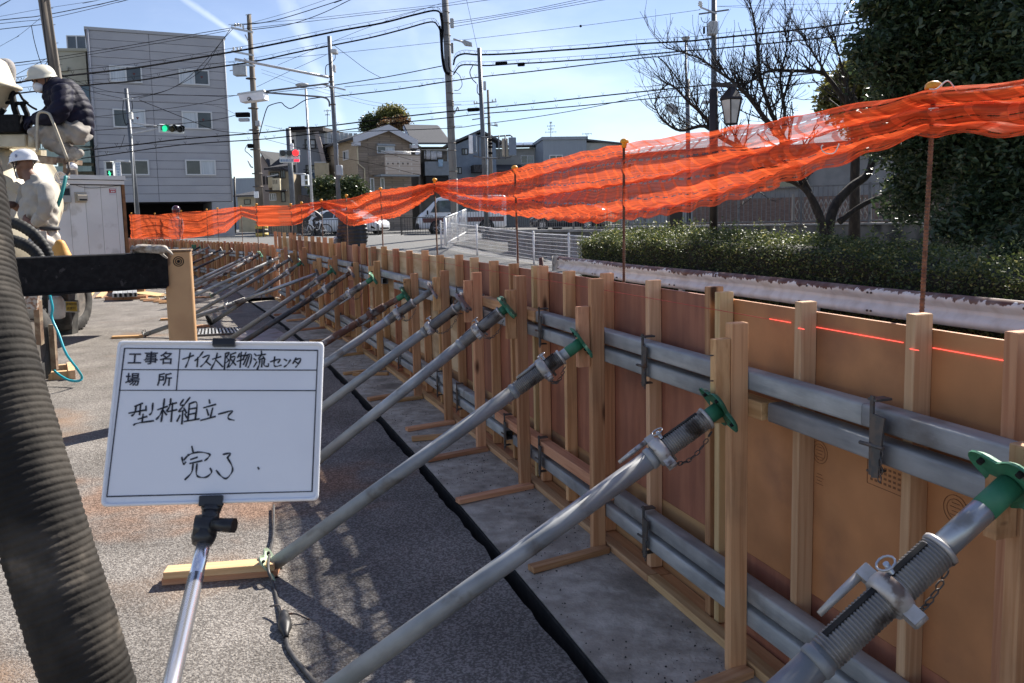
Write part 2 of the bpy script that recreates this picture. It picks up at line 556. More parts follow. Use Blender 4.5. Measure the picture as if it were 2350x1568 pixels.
_nz=_N.new('ShaderNodeTexNoise');_nz.inputs['Scale'].default_value=3.5;_nz.inputs['Detail'].default_value=8;_L.new(_tc.outputs['Object'],_nz.inputs['Vector'])
_ad=_N.new('ShaderNodeMath');_ad.operation='MULTIPLY_ADD';_ad.inputs[1].default_value=1.5;_L.new(_nz.outputs['Fac'],_ad.inputs[0]);_L.new(_ln.outputs['Value'],_ad.inputs[2])
_mr=_N.new('ShaderNodeMapRange');_mr.interpolation_type='SMOOTHSTEP';_mr.inputs['From Min'].default_value=1.75;_mr.inputs['From Max'].default_value=1.1;_mr.inputs['To Max'].default_value=0.62
_L.new(_ad.outputs[0],_mr.inputs['Value'])
_mx=_N.new('ShaderNodeMix');_mx.data_type='RGBA';_mx.blend_type='MULTIPLY';_mx.inputs['B'].default_value=(1.25,0.72,0.46,1)
_L.new(_mr.outputs[0],_mx.inputs['Factor']);_L.new(_src,_mx.inputs['A']);_L.new(_mx.outputs['Result'],_b.inputs['Base Color'])
def outside_side(x,y):
 """True beyond the form walls, seen from the yard."""
 if y<16.0:
  return x>float(np.polyval(_pf,max(y,0.0)))
 return True
xs=sorted(set([-1800,-600,-200,-110]+list(np.linspace(-80,80,81))+[110,200,600,1800]))
ys=sorted(set([-400,-100,-30]+list(np.linspace(-12,78,46))+[95,120,180,300,600,1900]))
mb=MB()
vi=[]
for y in ys:
 for x in xs:
  inside=(x<-16.5 and y<40)or y<0
  mb.v.append((x,y,h_out(x,y)-(0.34 if y<17 else 0.0 if y>22 else 0.34*(22-y)/5)))
nx=len(xs)
for j in range(len(ys)-1):
 for i in range(nx-1):
  mb.f.append((j*nx+i,j*nx+i+1,(j+1)*nx+i+1,(j+1)*nx+i));mb.s.append(True)
mb.build('ground',m_road,local=True,kind='structure')
GAP_OUT,GAP_IN=0.628,0.562
rng=random.Random(3)
edge=[]
for k in range(0,260):
 s=-1.0+k*0.066
 w=GAP_OUT+rng.uniform(-0.006,0.007)+0.006*math.sin(s*5.1)+0.004*math.sin(s*13)
 edge.append(NEAR.pt(s,w))
fe=[FAR.pt(s,0.62)for s in np.linspace(0.3,FAR.L,24)]
outer=[V((-16.6,34,0)),V((-60,34,0)),V((-60,-12,0)),V((0.6,-12,0))]
mb=MB()
loop=edge+fe+outer
mb.poly(loop)
bm=bmesh.new()
vs_=[bm.verts.new(p)for p in loop]
f_=bm.faces.new(vs_)
bmesh.ops.triangulate(bm,faces=[f_])
ret=bmesh.ops.extrude_face_region(bm,geom=[e for e in bm.edges if e.is_boundary])
for e in ret['geom']:
 if isinstance(e,bmesh.types.BMVert):
  e.co.z-=0.3
bmesh.ops.recalc_face_normals(bm,faces=bm.faces)
me=bpy.data.meshes.new('yard')
bm.to_mesh(me);bm.free()
me.materials.append(m_yard)
inst('yard',me,None,M.Identity(4),kind='structure')
for path,s0,s1,nm in((NEAR,-1.2,NEAR.L-0.1,0),(FAR,0.2,FAR.L,1)):
 mb=MB()
 ss=np.linspace(s0,s1,60)
 for s in ss:
  for d,z in((GAP_IN,-0.3),(GAP_IN,0.0),(0.3,0.006),(-0.35,0.004),(-0.35,-0.2)):
   mb.v.append(tuple(path.pt(s,d,z)))
 for i in range(len(ss)-1):
  for j in range(4):
   mb.f.append((i*5+j,i*5+j+1,i*5+6+j,i*5+5+j));mb.s.append(False)
 mb.build('footing_slab',m_slab,kind='structure')
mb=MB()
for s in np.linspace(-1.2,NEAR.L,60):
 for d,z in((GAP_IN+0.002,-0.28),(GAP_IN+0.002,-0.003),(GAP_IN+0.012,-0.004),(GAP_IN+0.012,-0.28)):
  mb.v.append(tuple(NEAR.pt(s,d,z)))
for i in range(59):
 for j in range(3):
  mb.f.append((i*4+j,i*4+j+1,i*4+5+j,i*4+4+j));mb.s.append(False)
mb.build('joint_strip',m_gap,kind='structure')
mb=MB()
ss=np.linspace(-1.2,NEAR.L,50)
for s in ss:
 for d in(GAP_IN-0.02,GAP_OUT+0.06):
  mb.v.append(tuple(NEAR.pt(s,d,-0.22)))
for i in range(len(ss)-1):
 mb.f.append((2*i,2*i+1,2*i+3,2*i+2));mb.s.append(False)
mb.build('trench',m_gap,kind='structure')
mb=MB()
ss=np.linspace(0,14.8,40)
WALK_W=[(0,3.2),(5,4.2),(9,8.0),(14.8,11.0)]
for s in ss:
 for k in range(7):
  d=-0.36-(lerp_table(WALK_W,s))*k/6
  p=NEAR.pt(s,d)
  mb.v.append((p.x,p.y,max(0.0,h_out(p.x,p.y))+0.03))
for i in range(len(ss)-1):
 for j in range(6):
  mb.f.append((i*7+j,i*7+j+1,i*7+8+j,i*7+7+j));mb.s.append(True)
walk=mb.build('sidewalk',m_walk,kind='structure')
# ================================================================== form walls
W_light=wood('wood_light',(0.66,0.375,0.195),(0.53,0.27,0.13))
W_red=wood('wood_reddish',(0.53,0.29,0.15),(0.40,0.195,0.095))
W_pale=wood('wood_pale',(0.66,0.45,0.25),(0.55,0.345,0.175),knots=False)
W_plate=wood('wood_plate',(0.64,0.41,0.21),(0.52,0.30,0.14))
P_tan=pm('ply_tan',(0.47,0.205,0.08),0.7,mott=(5,0.17),c2=(0.54,0.255,0.11),scale=2.2,lo=0.35,hi=0.7,stretch=(1,1,1),c3=(0.27,0.12,0.06),scale3=1.9,lo3=0.5,hi3=0.72,bump=0.06,bscale=30,rand=0.06)
P_red=pm('ply_red',(0.285,0.105,0.062),0.62,mott=(5,0.16),c2=(0.37,0.145,0.082),scale=3,stretch=(5,5,0.6),c3=(0.21,0.08,0.052),scale3=1.5,bump=0.05,bscale=30,rand=0.1)
P_cream=pm('ply_cream',(0.66,0.49,0.30),0.75,c2=(0.48,0.32,0.17),scale=2,stretch=(1,1,5),c3=(0.36,0.24,0.14),scale3=2.5,rand=0.05)
P_strip=pm('ply_strip',(0.50,0.285,0.125),0.75,c2=(0.40,0.20,0.085),scale=4,stretch=(0.4,1,4),c3=(0.25,0.14,0.08),scale3=2,rand=0.12)
G_pipe=pm('galvanized_wale',(0.30,0.31,0.315),0.58,metal=0.3,c2=(0.42,0.425,0.42),scale=6,stretch=(3,3,0.5),c3=(0.22,0.205,0.19),scale3=5,lo3=0.55,hi3=0.72,bump=0.15,rand=0.14,mott=(11,0.14))
m_black=pm('black_void',(0.006,0.006,0.006),0.9)
m_iron=pm('dark_iron',(0.10,0.10,0.10),0.6,metal=0.5,c2=(0.16,0.13,0.11),scale=30,c3=(0.12,0.06,0.035),scale3=20,rand=0.2)
wall_n=empty('formwork_wall',NEAR.pt(4.0),'long straight plywood concrete form with studs and pipe wales, the near one','formwork')
wall_f=empty('formwork_wall',FAR.pt(6.0),'low distant plywood form curving away behind the near one','formwork')
def box_me(name,s,mat,bevel=0.0,off=(0,0,0)):
 return MB().box(off,s).mesh(name,mat,bevel)
seams=[-0.95,s_at(NEAR,1655)]
for px in(1237,1046,838):
 seams.append(s_at(NEAR,px))
while seams[-1]<NEAR.L-2.0:
 seams.append(seams[-1]+1.8)
seams.append(NEAR.L-0.02)
kinds=[P_tan,P_red,P_red,P_cream,P_red,P_tan,P_red,P_cream,P_red,P_tan,P_red]
for i,(a,b)in enumerate(zip(seams,seams[1:])):
 z1=1.2 if i<7 else 1.22
 sub=[(a+0.002,b-0.002)]if i else[(a,(a+b)/2-0.1),((a+b)/2-0.096,b-0.002)]
 for a2,b2 in sub:
  L=b2-a2
  mid=(a2+b2)/2
  part('plywood_panel',box_me('plywood_panel',(L,0.012,z1-0.322),kinds[i%len(kinds)],off=(0,-0.006,(z1+0.322)/2)),wall_n,NEAR.mat(mid))
  part('lower_panel',box_me('lower_panel',(L,0.012,0.312),P_strip if i!=0 else P_red,off=(0,-0.007,0.008+0.156)),wall_n,NEAR.mat(mid))
stud_px=[2342,2106,1845,1661,1640,1499,1392,1306,1245,1231,1179,1132,1088,1054,1010,976,939.5,909,882.5,858.5,835,816,791,778,762.5,748,734,720,705,691,679,670,656,645,636]
stud_me={}
for m_ in(W_light,W_red,W_pale):
 stud_me[m_.name]=[box_me('stud',(w,0.058,1.0),m_,0.0022,(0,0,0.5))for w in(0.030,0.033)]
rng=random.Random(11)
stud_s=[]
for i,px in enumerate(stud_px):
 s=s_at(NEAR,px,620 if px<1300 else 720,0.03)
 if s is None:
  continue
 stud_s.append(s)
 top=1.232+rng.uniform(-0.012,0.012)+(0.055 if s>11 else 0)+(0.035 if s>14 else 0)
 mt=(W_pale if i in(1,2,3,5,9,12)else(W_light if rng.random()<0.55 else W_red))
 me=stud_me[mt.name][rng.randrange(2)]
 M_=NEAR.mat(s,0.0295,0.03)@M.Rotation(R(rng.uniform(-0.35,0.35)),4,'Y')@M.Diagonal((1,1,top-0.03,1))
 part('stud',me,wall_n,M_)
for s in(0.35,-0.1,-0.55):
 part('stud',stud_me['wood_pale'][0],wall_n,NEAR.mat(s,0.0295,0.03)@M.Diagonal((1,1,1.2,1)))
k=-0.9
while k<NEAR.L-0.3:
 L=min(rng.uniform(1.5,1.9),NEAR.L-k)
 m_=NEAR.mat(k+L/2,0.088,0.006+0.016)@M.Rotation(R(90),4,'Y')
 part('sole_plate',box_me('sole_plate',(0.032,0.05,L-0.006),W_plate,0.002),wall_n,m_)
 m_=NEAR.mat(k+L/2,0.030,0.0155)@M.Rotation(R(90),4,'Y')
 part('base_rail',box_me('base_rail',(0.024,0.056,L-0.006),W_light,0.002),wall_n,m_)
 k+=L
def wale(path,wall,s0,s1,z,kind='pipe',d=0.0895):
 n=max(1,int(round((s1-s0)/2.4)))
 for i in range(n):
  a,b=s0+(s1-s0)*i/n,s0+(s1-s0)*(i+1)/n
  M_=frame(path.nrm((a+b)/2),V((0,0,1)).cross(path.nrm((a+b)/2))*0+V((0,0,1)),path.nrm((a+b)/2).cross(V((0,0,1))),path.pt((a+b)/2,d,z))
  L=b-a-0.004
  if kind=='pipe':
   mb=MB()
   rings=[]
   for q,r_ in((0.03,0.008),(0.0275,0.006)):
    rings.append([(sx_*(q-r_)+r_*math.cos(a_),sy_*(q-r_)+r_*math.sin(a_))for sx_,sy_,a0 in((1,1,0),(-1,1,90),(-1,-1,180),(1,-1,270))for a_ in(R(a0),R(a0+45),R(a0+90))])
   m12=12
   for ring,zz in((rings[1],-L/2),(rings[0],-L/2),(rings[0],L/2),(rings[1],L/2)):
    mb.v+=[(x,y,zz)for x,y in ring]
   for i in range(4):
    j=(i+1)%4
    for k in range(m12):
     mb.f.append((i*m12+k,i*m12+(k+1)%m12,j*m12+(k+1)%m12,j*m12+k));mb.s.append(i==1)
   o=mb.build('wale_pipe',G_pipe,wall,M_,bevel=0,local=True)
  else:
   part('timber_wale',box_me('timber_wale',(0.06,0.055,L),W_light,0.002),wall,M_)
sA,sB,sC,sD=s_at(NEAR,1238,720,.09),s_at(NEAR,1080,680,.09),s_at(NEAR,1040,660,.09),s_at(NEAR,1000,650,.09)
sE=s_at(NEAR,1765,1000,.09)
for s0,s1,z,kd in((-0.9,sA,0.970,'pipe'),(sA+0.01,sB-0.25,0.972,'wood'),(sB-0.2,9.3,0.975,'pipe'),(9.5,NEAR.L-0.5,0.985,'pipe'),(-0.9,sE-0.02,0.888,'pipe'),(sE-0.0,sE+0.22,0.885,'wood'),(sE+0.23,sB+0.35,0.890,'pipe'),(sB+0.55,7.4,0.892,'pipe'),(7.9,NEAR.L-0.7,0.90,'pipe'),
 (-0.9,2.95,0.270,'pipe'),(2.98,4.6,0.275,'wood'),(4.62,10.4,0.272,'pipe'),(10.6,NEAR.L-0.6,0.28,'pipe'),(-0.9,0.55,0.190,'pipe'),(0.75,4.3,0.188,'pipe'),(4.4,9.4,0.19,'pipe'),(9.8,NEAR.L-0.5,0.195,'pipe')):
 wale(NEAR,wall_n,s0,s1,z,kd)
def clamp_mesh():
 mb=MB()
 mb.box((0.0,0.035,0.0),(0.012,0.006,0.205))
 mb.box((0.0,0.012,0.092),(0.03,0.05,0.006))
 mb.box((0.0,0.018,-0.094),(0.026,0.04,0.005))
 mb.prism([(-0.012,0.04,0.06),(-0.052,0.04,0.056),(-0.034,0.04,-0.10),(-0.012,0.04,-0.105)],(0,0.006,0))
 mb.cyl((-0.05,0.045,-0.02),(0.03,0.045,-0.024),0.005,6)
 for k in range(4):
  c=V((-0.05,0.05,-0.035-k*0.02))
  pts=[c+V((0.006*math.cos(a),0.004*(k%2),0.011*math.sin(a)))for a in np.linspace(0,2*math.pi,7)]
  mb.tube(pts,0.0018,4,False)
 return mb.mesh('wale_clamp',m_iron)
cl_me=clamp_mesh()
cl_px=[(2005,990,0.93),(1478,830,0.93),(1240,745,0.93),(1050,690,.93),(1000,665,.93),(868,640,.93),(832,630,.93),(757,610,.93)]
for px,py,z in cl_px:
 s=s_at(NEAR,px,py,0.12)
 part('wale_clamp',cl_me,wall_n,NEAR.mat(s,0.092,z))
for px,py in((1480,1250),(1240,1060),(1160,985),(1050,900),(1005,870),(915,800),(820,740)):
 s=s_at(NEAR,px,py,0.12)
 part('wale_clamp',cl_me,wall_n,NEAR.mat(s,0.092,0.23))
posts=[(2362,1.03,W_light),(1692,1.157,W_light),(1366,1.23,W_red),(1196,1.185,W_red),(1096,1.16,W_light),(1022,1.13,W_red),(952,1.06,W_light),(869,1.10,W_red),
 (821,1.04,W_red),(773,1.07,W_red),(737,1.0,W_light),(705,1.12,W_red),(683,1.05,W_red),(662,1.08,W_light),(640,1.06,W_red)]
post_s=[]
for i,(px,top,mt)in enumerate(posts):
 s=s_at(NEAR,px,900 if px>1500 else 700,0.15)
 post_s.append(s)
 mtx=NEAR.mat(s,0.152,0.008)@M.Rotation(R(rng.uniform(-0.8,0.8)),4,'Y')@M.Diagonal((1,1,top-0.008,1))
 w=0.036 if i!=3 else 0.042
 part('support_post',box_me('support_post',(w,0.062,1.0),mt,0.0025,(0,0,0.5)),wall_n,mtx)
 bz0,bz1=0.845,min(top-0.045,1.11)
 part('stop_block',box_me('stop_block',(0.03,0.055,1.0),W_light if i%3 else W_red,0.002,(0,0,0.5)),wall_n,NEAR.mat(s+0.002,0.152+0.0605,bz0)@M.Diagonal((1,1,bz1-bz0,1)))
 if i in(1,2,3,4,5,6,7,8,9,10,11,12):
  L=rng.uniform(0.36,0.46)if i>1 else 0.40
  dirv=(NEAR.nrm(s)+NEAR.tan(s)*-0.18).normalized()
  a=NEAR.pt(s-0.034,0.125,0.019)
  mtx=frame(V((0,0,1)),V((0,0,1)).cross(dirv)*-1,dirv,a)
  part('floor_batten',box_me('floor_batten',(0.026,0.05,L),W_light if i%2 else W_red,0.002,(0,0,L/2)),wall_n,mtx)
nm=MB()
for z in(1.06,0.98,0.93):
 p=NEAR.mat(post_s[1],0.243,z)
 nm.cyl(p@V((-0.006,0,0)),p@V((-0.006,0.012,0.001)),0.0025,6)
nm.build('nail',m_iron,wall_n)
k=0.05
i=0
while k<FAR.L-0.3:
 L=min(1.8,FAR.L-k)
 mid=k+L/2
 part('plywood_panel',box_me('plywood_panel',(L-0.004,0.012,1.0),(P_tan,P_red,P_red,P_tan,P_cream)[i%5],off=(0,-0.006,0.515)),wall_f,FAR.mat(mid))
 for z,d in((0.80,0),(0.72,0),(0.28,0),(0.2,0)):
  wale(FAR,wall_f,k,k+L,z+rng.uniform(-0.006,0.006),'pipe')
 k+=L
 i+=1
s=0.12
j=0
while s<FAR.L-0.1:
 mt=rng.choice((W_light,W_red,W_light,W_pale))
 part('stud',stud_me[mt.name][0],wall_f,FAR.mat(s,0.0295,0.01)@M.Diagonal((1.15,1,1.045+rng.uniform(-0.02,0.02),1)))
 if j%3==1:
  part('support_post',box_me('support_post',(0.05,0.06,0.98),rng.choice((W_light,W_red)),0,(0,0,0.49)),wall_f,FAR.mat(s,0.152,0.008))
 s+=0.30+rng.uniform(-0.03,0.03)
 j+=1
for s in(12.4,13.2,14.1,15.0,15.8):
 a,b=FAR.pt(s,0.2,0.9),FAR.pt(s+0.1,1.0,0.03)
 M_=axis_frame(b,a)
 part('raking_timber',box_me('raking_timber',(0.05,0.06,(a-b).length),W_light,0,(0,0,(a-b).length/2)),wall_f,M_)
m_red=pm('laser_red',(0.9,0.1,0.08),0.6,emit=(1.0,0.10,0.07),estr=0.7)
m_string=pm('red_string',(0.5,0.06,0.05),0.8)
mb=MB()
sl=[s_at(NEAR,1765,730,0),s_at(NEAR,2349,836,0)]
zl=NEAR.hit(2200,809,0.0)[1].z
for a,b in((s_at(NEAR,2073,786,0.0),s_at(NEAR,1842,742,0.0)),(s_at(NEAR,2360,838,0.0),s_at(NEAR,2141,798,0.0)),(s_at(NEAR,1815,738,0.0),s_at(NEAR,1766,731,0.0))):
 mb.beam(NEAR.pt(a,0.0015,zl),NEAR.pt(b,0.0015,zl),0.0019,0.0018)
for px in(2098,1838):
 s=s_at(NEAR,px,790,0.06)
 mb.beam(NEAR.pt(s-0.014,0.0605,zl),NEAR.pt(s+0.014,0.0605,zl),0.0019,0.0018)
o=mb.build('laser_line',m_red,label='thin bright red laser line across the tan plywood boards',cat='laser line')
mb=MB()
pts=[NEAR.pt(s,0.064,zl+0.012)for s in np.linspace(s_at(NEAR,1765,730,.06),s_at(NEAR,850,585,.06),12)]
mb.tube(pts,0.0012,4)
mb.build('string_line',m_string,label='fine red string stretched along the studs of the form',cat='string')
# ================================================================== raking pipe props
C_galv=pm('galvanized_tube',(0.27,0.285,0.29),0.55,metal=0.3,mott=(10,0.18),c2=(0.37,0.38,0.38),scale=9,stretch=(1,1,0.35),c3=(0.19,0.175,0.155),scale3=7,lo3=0.56,hi3=0.7,rough2=0.75,bump=0.1,bscale=50,rand=0.1)
C_dull=pm('dull_tube',(0.23,0.235,0.23),0.6,metal=0.4,c2=(0.31,0.305,0.295),scale=8,stretch=(1,1,0.4),c3=(0.15,0.09,0.06),scale3=9,lo3=0.58,hi3=0.72,bump=0.12,rand=0.15)
C_dark=pm('dark_tube',(0.035,0.038,0.045),0.5,metal=0.3,c2=(0.07,0.07,0.075),scale=9,c3=(0.10,0.06,0.045),scale3=6,rand=0.1)
C_rust=pm('rusty_tube',(0.15,0.07,0.045),0.8,metal=0.2,c2=(0.32,0.30,0.28),scale=12,lo=0.45,hi=0.6,c3=(0.05,0.032,0.026),scale3=8,bump=0.25,rand=0.1)
C_bright=pm('bright_tube',(0.46,0.48,0.50),0.33,metal=0.7,c2=(0.36,0.38,0.40),scale=9,stretch=(1,1,0.3),c3=(0.25,0.24,0.22),scale3=9)
C_green=pm('green_paint',(0.03,0.155,0.085),0.55,c2=(0.045,0.21,0.115),scale=10,c3=(0.11,0.10,0.085),scale3=14,lo3=0.6,hi3=0.66,bump=0.1,rand=0.15)
C_pale=pm('pale_green_paint',(0.30,0.42,0.28),0.6,c2=(0.4,0.5,0.36),scale=8,c3=(0.15,0.13,0.1),scale3=14)
C_thread=pm('thread_steel',(0.24,0.23,0.22),0.5,metal=0.6,c2=(0.33,0.31,0.28),scale=15,c3=(0.07,0.055,0.045),scale3=10,rand=0.2)
C_cast=pm('cast_collar',(0.42,0.40,0.37),0.5,metal=0.5,c2=(0.52,0.50,0.48),scale=20,c3=(0.16,0.12,0.10),scale3=18,rand=0.1)
def plate_me(name,mat,holes=True):
 """Pressed end plate: four lobes with turned-up rims and dark bolt holes' rims."""
 mb=MB()
 prof=[]
 for k in range(48):
  a=2*math.pi*k/48
  r=0.064+0.02*(abs(math.cos(2*a))**1.5)*(1 if abs(math.cos(2*a))>0.2 else 0)+0.006*math.cos(4*a)
  prof.append((r*math.cos(a+math.pi/4),r*math.sin(a+math.pi/4)))
 n=len(prof)
 vs_=[]
 for sc,z in((0.0,0.0),(0.55,0.0),(0.86,0.001),(1.0,-0.008)):
  if sc==0:
   continue
  vs_+=[(x*sc,y*sc,z)for x,y in prof]
 vs_+=[(x,y,-0.013)for x,y in prof]+[(x*0.84,y*0.84,-0.005)for x,y in prof]
 fs=[]
 for i in range(4):
  fs+=[(i*n+j,i*n+(j+1)%n,(i+1)*n+(j+1)%n,(i+1)*n+j)for j in range(n)]
 fs.append(tuple(range(n)))
 fs.append(tuple(range(5*n-1,4*n-1,-1)))
 mb.add(vs_,fs)
 return mb.mesh(name,mat)
PLATES={m_.name:plate_me('end_plate',m_)for m_ in(C_green,C_pale,C_dull,C_galv)}
HOLE=MB().cyl((0,0,-0.016),(0,0,0.0025),0.0062,8).mesh('bolt_hole',m_black)
def sleeve_me(L,rad=0.0335):
 prof=[]
 n=max(6,int(L/0.0075))
 for i in range(n):
  z=L*i/n
  prof+=[(rad-0.003,z),(rad,z+0.3*L/n),(rad,z+0.55*L/n),(rad-0.003,z+0.9*L/n)]
 prof.append((rad-0.003,L))
 return MB().lathe(prof,20,smooth=False)
def prop(foot,head,t_out,t_thr0,t_thr1,t_col,m_body,m_inner,m_head,m_foot,label,detail=2,fslim=False):
 """Outer tube, threaded sleeve with slot, collar with lever and pin, inner tube and two end plates, along local Z from foot to head."""
 Ax=axis_frame(foot,head)
 L=(head-foot).length
 root=empty('pipe_prop',foot,label,'prop','raking pipe props bracing the form')
 n=20 if detail>1 else 10
 ro,ri=0.03025,0.0243
 mb=MB().cyl((0,0,0.010),(0,0,L*t_thr0),ro,n)
 mb.lathe([(ro,0),(ro+0.004,0.004),(ro+0.004,0.018),(ro,0.022)],n,M.Translation((0,0,L*t_thr0-0.03)))
 mb.build('outer_tube',m_body,root,Ax,local=True)
 thr=sleeve_me(L*(t_thr1-t_thr0))if detail else MB().cyl((0,0,0),(0,0,L*(t_thr1-t_thr0)),0.0325,10)
 o=thr.build('threaded_sleeve',C_thread if m_body is not C_rust else C_rust,root,Ax@M.Translation((0,0,L*t_thr0)),local=True)
 if detail>1:
  sl=MB().beam((0,0.0305,L*t_thr0+0.02),(0,0.0305,L*t_thr1-0.02),0.013,0.0075,up=(0,1,0))
  sl.build('slot',m_black,o,Ax,local=False)if False else part('slot',sl.mesh('slot',m_black),o,Ax)
  rim=MB().lathe([(0.031,0),(0.036,0.002),(0.036,0.010),(0.031,0.012)],n)
  part('sleeve_rim',rim.mesh('sleeve_rim',C_cast),o,Ax@M.Translation((0,0,L*t_thr1-0.008)))
 MB().cyl((0,0,L*t_thr1-0.03),(0,0,L-0.012),ri,n).build('inner_tube',m_inner,root,Ax,local=True)
 cm=MB().lathe([(0.033,-0.020),(0.041,-0.018),(0.044,-0.006),(0.044,0.006),(0.041,0.018),(0.033,0.020)],n)
 if detail:
  for a in(0.5,3.7):
   d=V((math.cos(a),math.sin(a),0))
   cm.beam(d*0.036,d*0.066,0.026,0.028)
   cm.cyl(d*0.060+V((0,0,-0.013)),d*0.060+V((0,0,0.015)),0.011,8)
 col=cm.build('collar',C_cast if m_body is not C_rust else C_rust,root,Ax@M.Translation((0,0,L*t_col)),local=True)
 if detail:
  a=0.5 if detail>1 else 3.7
  d=V((math.cos(a),math.sin(a),0))
  lv=MB().tube([d*0.062,d*0.060+V((0,0,-0.07)),d*0.058+V((0,0,-0.12))],[0.009,0.008,0.006],8)
  part('lever',lv.mesh('lever',C_cast if m_body is not C_rust else C_rust),col,Ax@M.Translation((0,0,L*t_col)))
  pin=MB().cyl((0,-0.052,0.026),(0,0.058,0.026),0.006,8)
  ring=[V((0.018*math.cos(q),0.058,0.026+0.018*math.sin(q)))for q in np.linspace(0,2*math.pi,13)]
  pin.tube(ring,0.0025,5,False)
  part('pin',pin.mesh('pin',C_bright),col,Ax@M.Translation((0,0,L*t_col)))
  a0=Ax@V((0.02,0,L*t_col+0.02));b0=Ax@V((0.0,-0.02,L*min(t_thr1,0.985)))
  ch=MB()
  kk=12
  for i in range(kk):
   t=i/(kk-1)
   c=a0.lerp(b0,t)-V((0,0,0.035+0.20*t*(1-t)))
   e=(b0-a0).normalized()
   e=(e+V((0,0,-0.9*(1-2*t)))).normalized()
   w=V((0,1,0))if i%2 else e.cross(V((0,1,0))).normalized()
   ch.tube([c+e*0.011*math.cos(q)+w*0.006*math.sin(q)for q in np.linspace(0,2*math.pi,7)],0.0018,4,False)
  ch.build('chain',m_iron,root)
 for nm_,mt,z,fl in(('base_plate',m_foot,0.002,1),('head_plate',m_head,L-0.002,-1)):
  Mx=Ax@M.Translation((0,0,z))@(M.Rotation(math.pi,4,'X')if fl>0 else M.Identity(4))
  p=part(nm_,PLATES[mt.name],root,Mx)
  if detail:
   for a in(0.785,2.356,3.927,5.498):
    part('bolt_hole',HOLE,p,Mx@M.Translation((0.064*math.cos(a),0.064*math.sin(a),0)))
 if m_head is C_green and detail:
  MB().cyl((0,0,L-0.085),(0,0,L-0.011),ri+0.0006,n).build('painted_end',C_green,root,Ax,local=True)
 return root
def solve_foot(path,head_px,line_px,reach=1.37,z0=0.03,d=0.235):
 s,H_=path.hit(head_px[0],head_px[1],d)
 best=None
 for i in range(1,900):
  t=0.2+i*0.006
  px=head_px[0]+(line_px[0]-head_px[0])*t
  py=head_px[1]+(line_px[1]-head_px[1])*t
  if py<540:
   continue
  g=on(px,py,z0)
  if g.y<0:
   continue
  e=abs((g.xy-H_.xy).length-reach)
  if best is None or e<best[0]:
   best=(e,g)
 return s,H_,best[1]
props=[(NEAR,(2327,1105),(1820,1568),.70,.88,.80,C_galv,C_bright,C_green,C_green,'nearest grey steel prop with green head plate and shiny threaded collar'),
 (NEAR,(1655,935),(780,1568),.845,.965,.855,C_galv,C_galv,C_green,C_green,'long grey prop crossing the dark gap, braced under the cut double stop block'),
 (NEAR,(1338,783),(635,1290),.79,.93,.875,C_galv,C_galv,C_green,C_pale,'grey prop whose pale green foot bears on the near timber block'),(NEAR,(1167,702),(738,1048),.80,.965,.865,C_galv,C_galv,C_green,C_pale,'grey prop with bright green head and green threaded sleeve'),
 (NEAR,(1068,692),(740,935),.80,.95,.82,C_galv,C_dull,C_dull,C_dull,'grey prop with grey head plate and a hanging lever'),(NEAR,(995,664),(740,838),.78,.90,.82,C_galv,C_dull,C_dull,C_dull,'grey prop with pale clamp collar beside the rusty prop'),
 (NEAR,(932,674),(740,790),.74,.88,.80,C_rust,C_rust,C_green,C_dull,'rusty brown prop with mottled grey lower tube'),(NEAR,(858,637),(644,780),.80,.92,.83,C_dull,C_dull,C_green,C_dull,'grey prop with small green head right of the black prop'),
 (NEAR,(807,624),(566,780),.72,.88,.80,C_dark,C_rust,C_dull,C_dull,'black painted prop with rusty upper tube'),(NEAR,(765,619),(531,776),.80,.92,.85,C_dull,C_galv,C_green,C_dull,'dull grey prop left of the black one'),
 (NEAR,(730,628),(439,731),.52,.58,.47,C_dull,C_bright,C_dull,C_dull,'shallow prop with a long shiny inner tube'),(NEAR,(693,602),(482,744),.80,.90,.84,C_dull,C_dull,C_green,C_dull,'grey prop passing under the shallow shiny one'),
 (NEAR,(668,594),(459,713),.80,.90,.84,C_dull,C_dull,C_dull,C_dull,'grey prop at the far end of the near form, second from its end'),(NEAR,(647,589),(457,695),.80,.90,.84,C_galv,C_dull,C_dull,C_pale,'grey prop at the very end of the near form'),
 (FAR,(626,582),(437,681),.80,.90,.84,C_galv,C_dull,C_green,C_pale,'pale grey prop on the far form just beyond the tall studs'),(FAR,(600,583),(437,671),.80,.90,.84,C_rust,C_rust,C_green,C_dull,'thin rusty prop on the far form'),
 (FAR,(596,583),(434,661),.80,.90,.84,C_dull,C_dull,C_green,C_dull,'dull prop on the far form, lower of a close pair'),(FAR,(582,583),(431,653),.80,.90,.84,C_galv,C_dull,C_dull,C_dull,'pale prop on the far form, upper of a close pair'),
 (FAR,(535,575),(428,627),.75,.88,.84,C_dark,C_rust,C_dull,C_dull,'dark brown prop on the far form right of the cream jack leg'),(FAR,(509,572),(427,611),.75,.88,.84,C_dark,C_dark,C_dull,C_dull,'dark prop on the far form in front of the bright wale'),
 (FAR,(481,567),(427,593),.80,.90,.84,C_dull,C_dull,C_dull,C_dull,'grey prop on the far form beside the cream jack leg'),(FAR,(460,567),(427,582),.80,.90,.84,C_dark,C_dark,C_green,C_dull,'small dark prop high on the far form'),
 (FAR,(446,567),(420,577),.80,.90,.84,C_dull,C_dull,C_green,C_dull,'small grey prop nearest the glove on the far form'),]
foot_pts=[]
for i,(path,hp,lp,a0,a1,ac,b_,inn,hd,ft,lab)in enumerate(props):
 s,H_,F_=solve_foot(path,hp,lp,(1.26 if i==3 else 1.37)if path is NEAR else 1.5)
 F_.z=0.03
 prop(F_,H_,a0,a0,a1,ac,b_,inn,hd,ft,lab,2 if i<6 else(1 if i<14 else 0))
 foot_pts.append((F_,H_,i))
